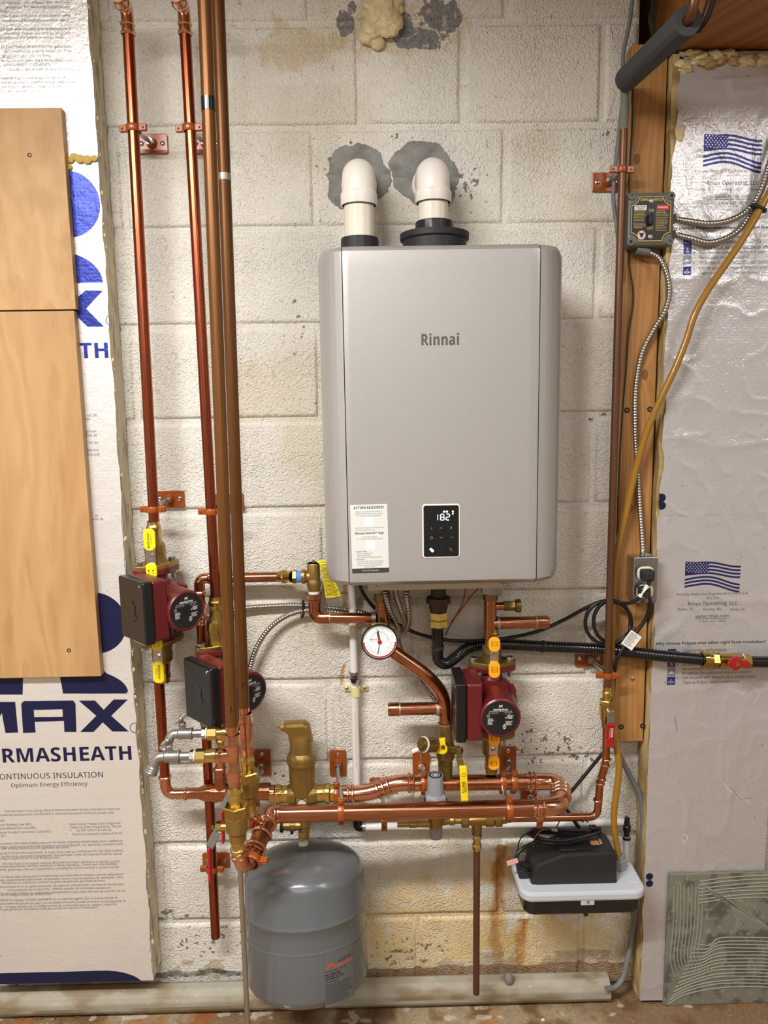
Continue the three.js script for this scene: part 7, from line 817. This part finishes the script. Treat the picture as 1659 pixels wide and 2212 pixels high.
const rock = (r, sx, sy, sz, sd) => { const g = new THREE.IcosahedronGeometry(r, 2); const p = g.attributes.position; for (let i = 0; i < p.count; i++) { const x = p.getX(i), y = p.getY(i), z = p.getZ(i), k = 1 + 0.35 * (fbm(x / r * 1.5 + sd, y / r * 1.5 + z / r, 3, 950) - 0.5); p.setXYZ(i, x * k * sx, y * k * sy, z * k * sz); } g.computeVertexNormals(); return g; };
{ const c = V3(P(1101, 2108, 0.062).x, 0.056 + 0.012, 0.05); one('stone', at(rock(0.014, 0.8, 1.1, 0.7, 1), c), M.stone, 'small grey stone resting on the floor pipe by the rust stain', 'stone'); }
{ let k = 0; for (const [u, v, r] of [[180, 2172, 0.007], [130, 2165, 0.005], [22, 2170, 0.008], [1167, 2175, 0.004]]) { const f = PF(u, v + 8); one('plaster_chip', at(rock(r, 1.2, 0.6, 0.9, 3 + k++), V3(f.x, r * 0.4, Math.max(f.z, 0.1))), M.chip, 'small white plaster chip lying on the brown floor', 'debris', 'plaster chips on the floor'); } }
{ const l = []; for (let i = 0; i < 70; i++) { const u = 20 + 150 * rnd(), v = 2176 + 26 * rnd(); const f = PF(u, v); const b = new THREE.TetrahedronGeometry(0.002 + 0.004 * rnd(), 0); b.rotateX(rnd() * 6); b.rotateZ(rnd() * 6); b.scale(1.6, 0.6, 1); b.translate(f.x, 0.002, f.z); l.push(b); } for (let i = 0; i < 40; i++) { const f = PF(1385 + 60 * rnd(), 2128 + 40 * rnd()); const b = new THREE.TetrahedronGeometry(0.002 + 0.003 * rnd(), 0); b.rotateX(rnd() * 6); b.scale(1.6, 0.6, 1); b.translate(f.x, 0.002, f.z); l.push(b); } const m = one('floor_litter', l, M.dust, 'dark crumbly litter scattered on the floor along the wall', 'litter'); m.userData.kind = 'stuff'; }
// ---------- top right corner: floor structure, insulated pipe ----------
const joistTex = pixTex(512, 512, (u, v) => { const x = u * 0.5, y = v * 0.8; const w = fbm(x * 6, y * 1.2, 3, 980); const r = 0.5 + 0.5 * Math.sin(x * 190 + w * 26); const c = [150, 98, 46]; mixc(c, [104, 62, 26], r * 0.55); mixc(c, [184, 132, 70], vn(x * 500, y * 10, 985) * 0.35); return c; });
mat('joist', 0xffffff, 0.6, 0, { map: joistTex });
{ const y = RYT + 0.006, x0 = P(1455, 100, 0.05).x; const g = new THREE.BoxGeometry(0.9, 0.28, 0.8); const uv = g.attributes.uv, p = g.attributes.position; for (let i = 0; i < p.count; i++) { const x = p.getX(i), z = p.getZ(i) + p.getY(i) * 0.6; uv.setXY(i, (x * 0.92 - z * 0.39) / 0.5, (x * 0.39 + z * 0.92) / 0.8); } g.translate(x0 + 0.45, y + 0.14, 0.2); one('floor_joist', g, M.joist, 'dark orange-brown timber of the floor above, over the silver foil corner', 'timber'); }
{ const g = thing('insulated_pipe', 'copper pipe in a thick grey foam sleeve slanting out of the top right corner', 'pipe'); const a = P(1352, 172, ZF + 0.01), b = P(1486, 44, 0.40); const d = b.clone().sub(a).normalize(); const r = 0.0226; part('foam_sleeve', rev(a.clone().addScaledVector(d, -0.008), b, [[0, 0], [0, r * 0.75], [0.04, r], [0.97, r], [1, r * 0.97], [1, 0.009], [0.97, 0.009]], 28, 0.8), M.foam, g, 'grey foam sleeve with dark open end'); part('pipe', sweep(smoothPath([rel(a, b, 0.9), b.clone().addScaledVector(d, 0.02), b.clone().add(V3(0.0, 0.1, 0.02)), b.clone().add(V3(0.0, 0.2, 0.03))], 0.025, 0.008), R12, 18), M.copperBrown, g); rebase(g); }
for (const [i, [du, dz]] of [[0, 0], [10, 0.01], [18, 0.015]].entries()) one('ceiling_wire', cord([P(1412 + du * 0.4, -30, 0.03), P(1408 + du * 0.5, 20, 0.03), P(1402 + du * 0.4, 40, 0.028), P(1408 + du * 0.3, 70, 0.03), P(1414 + du * 0.2, 110, 0.045)], 0.0022, 6), M.wire, 'thin dark wire looping in the dark gap beside the block wall top', 'wire', 'wires in the corner gap');
for (const [i, [du]] of [[0], [9], [16]].entries()) one('ceiling_wire', cord([P(1535 + du, -40, 0.25), P(1528 + du, 0, 0.24), P(1515 + du, 40, 0.22), P(1500 + du * 0.6, 70, 0.19)], 0.0024, 6), M.wire, 'thin dark wire running past the open end of the foam sleeve', 'wire', 'wires past the foam sleeve');
scene.traverse((o) => { if (o.isMesh) { o.castShadow = true; o.receiveShadow = true; } });
renderer.render(scene, camera);
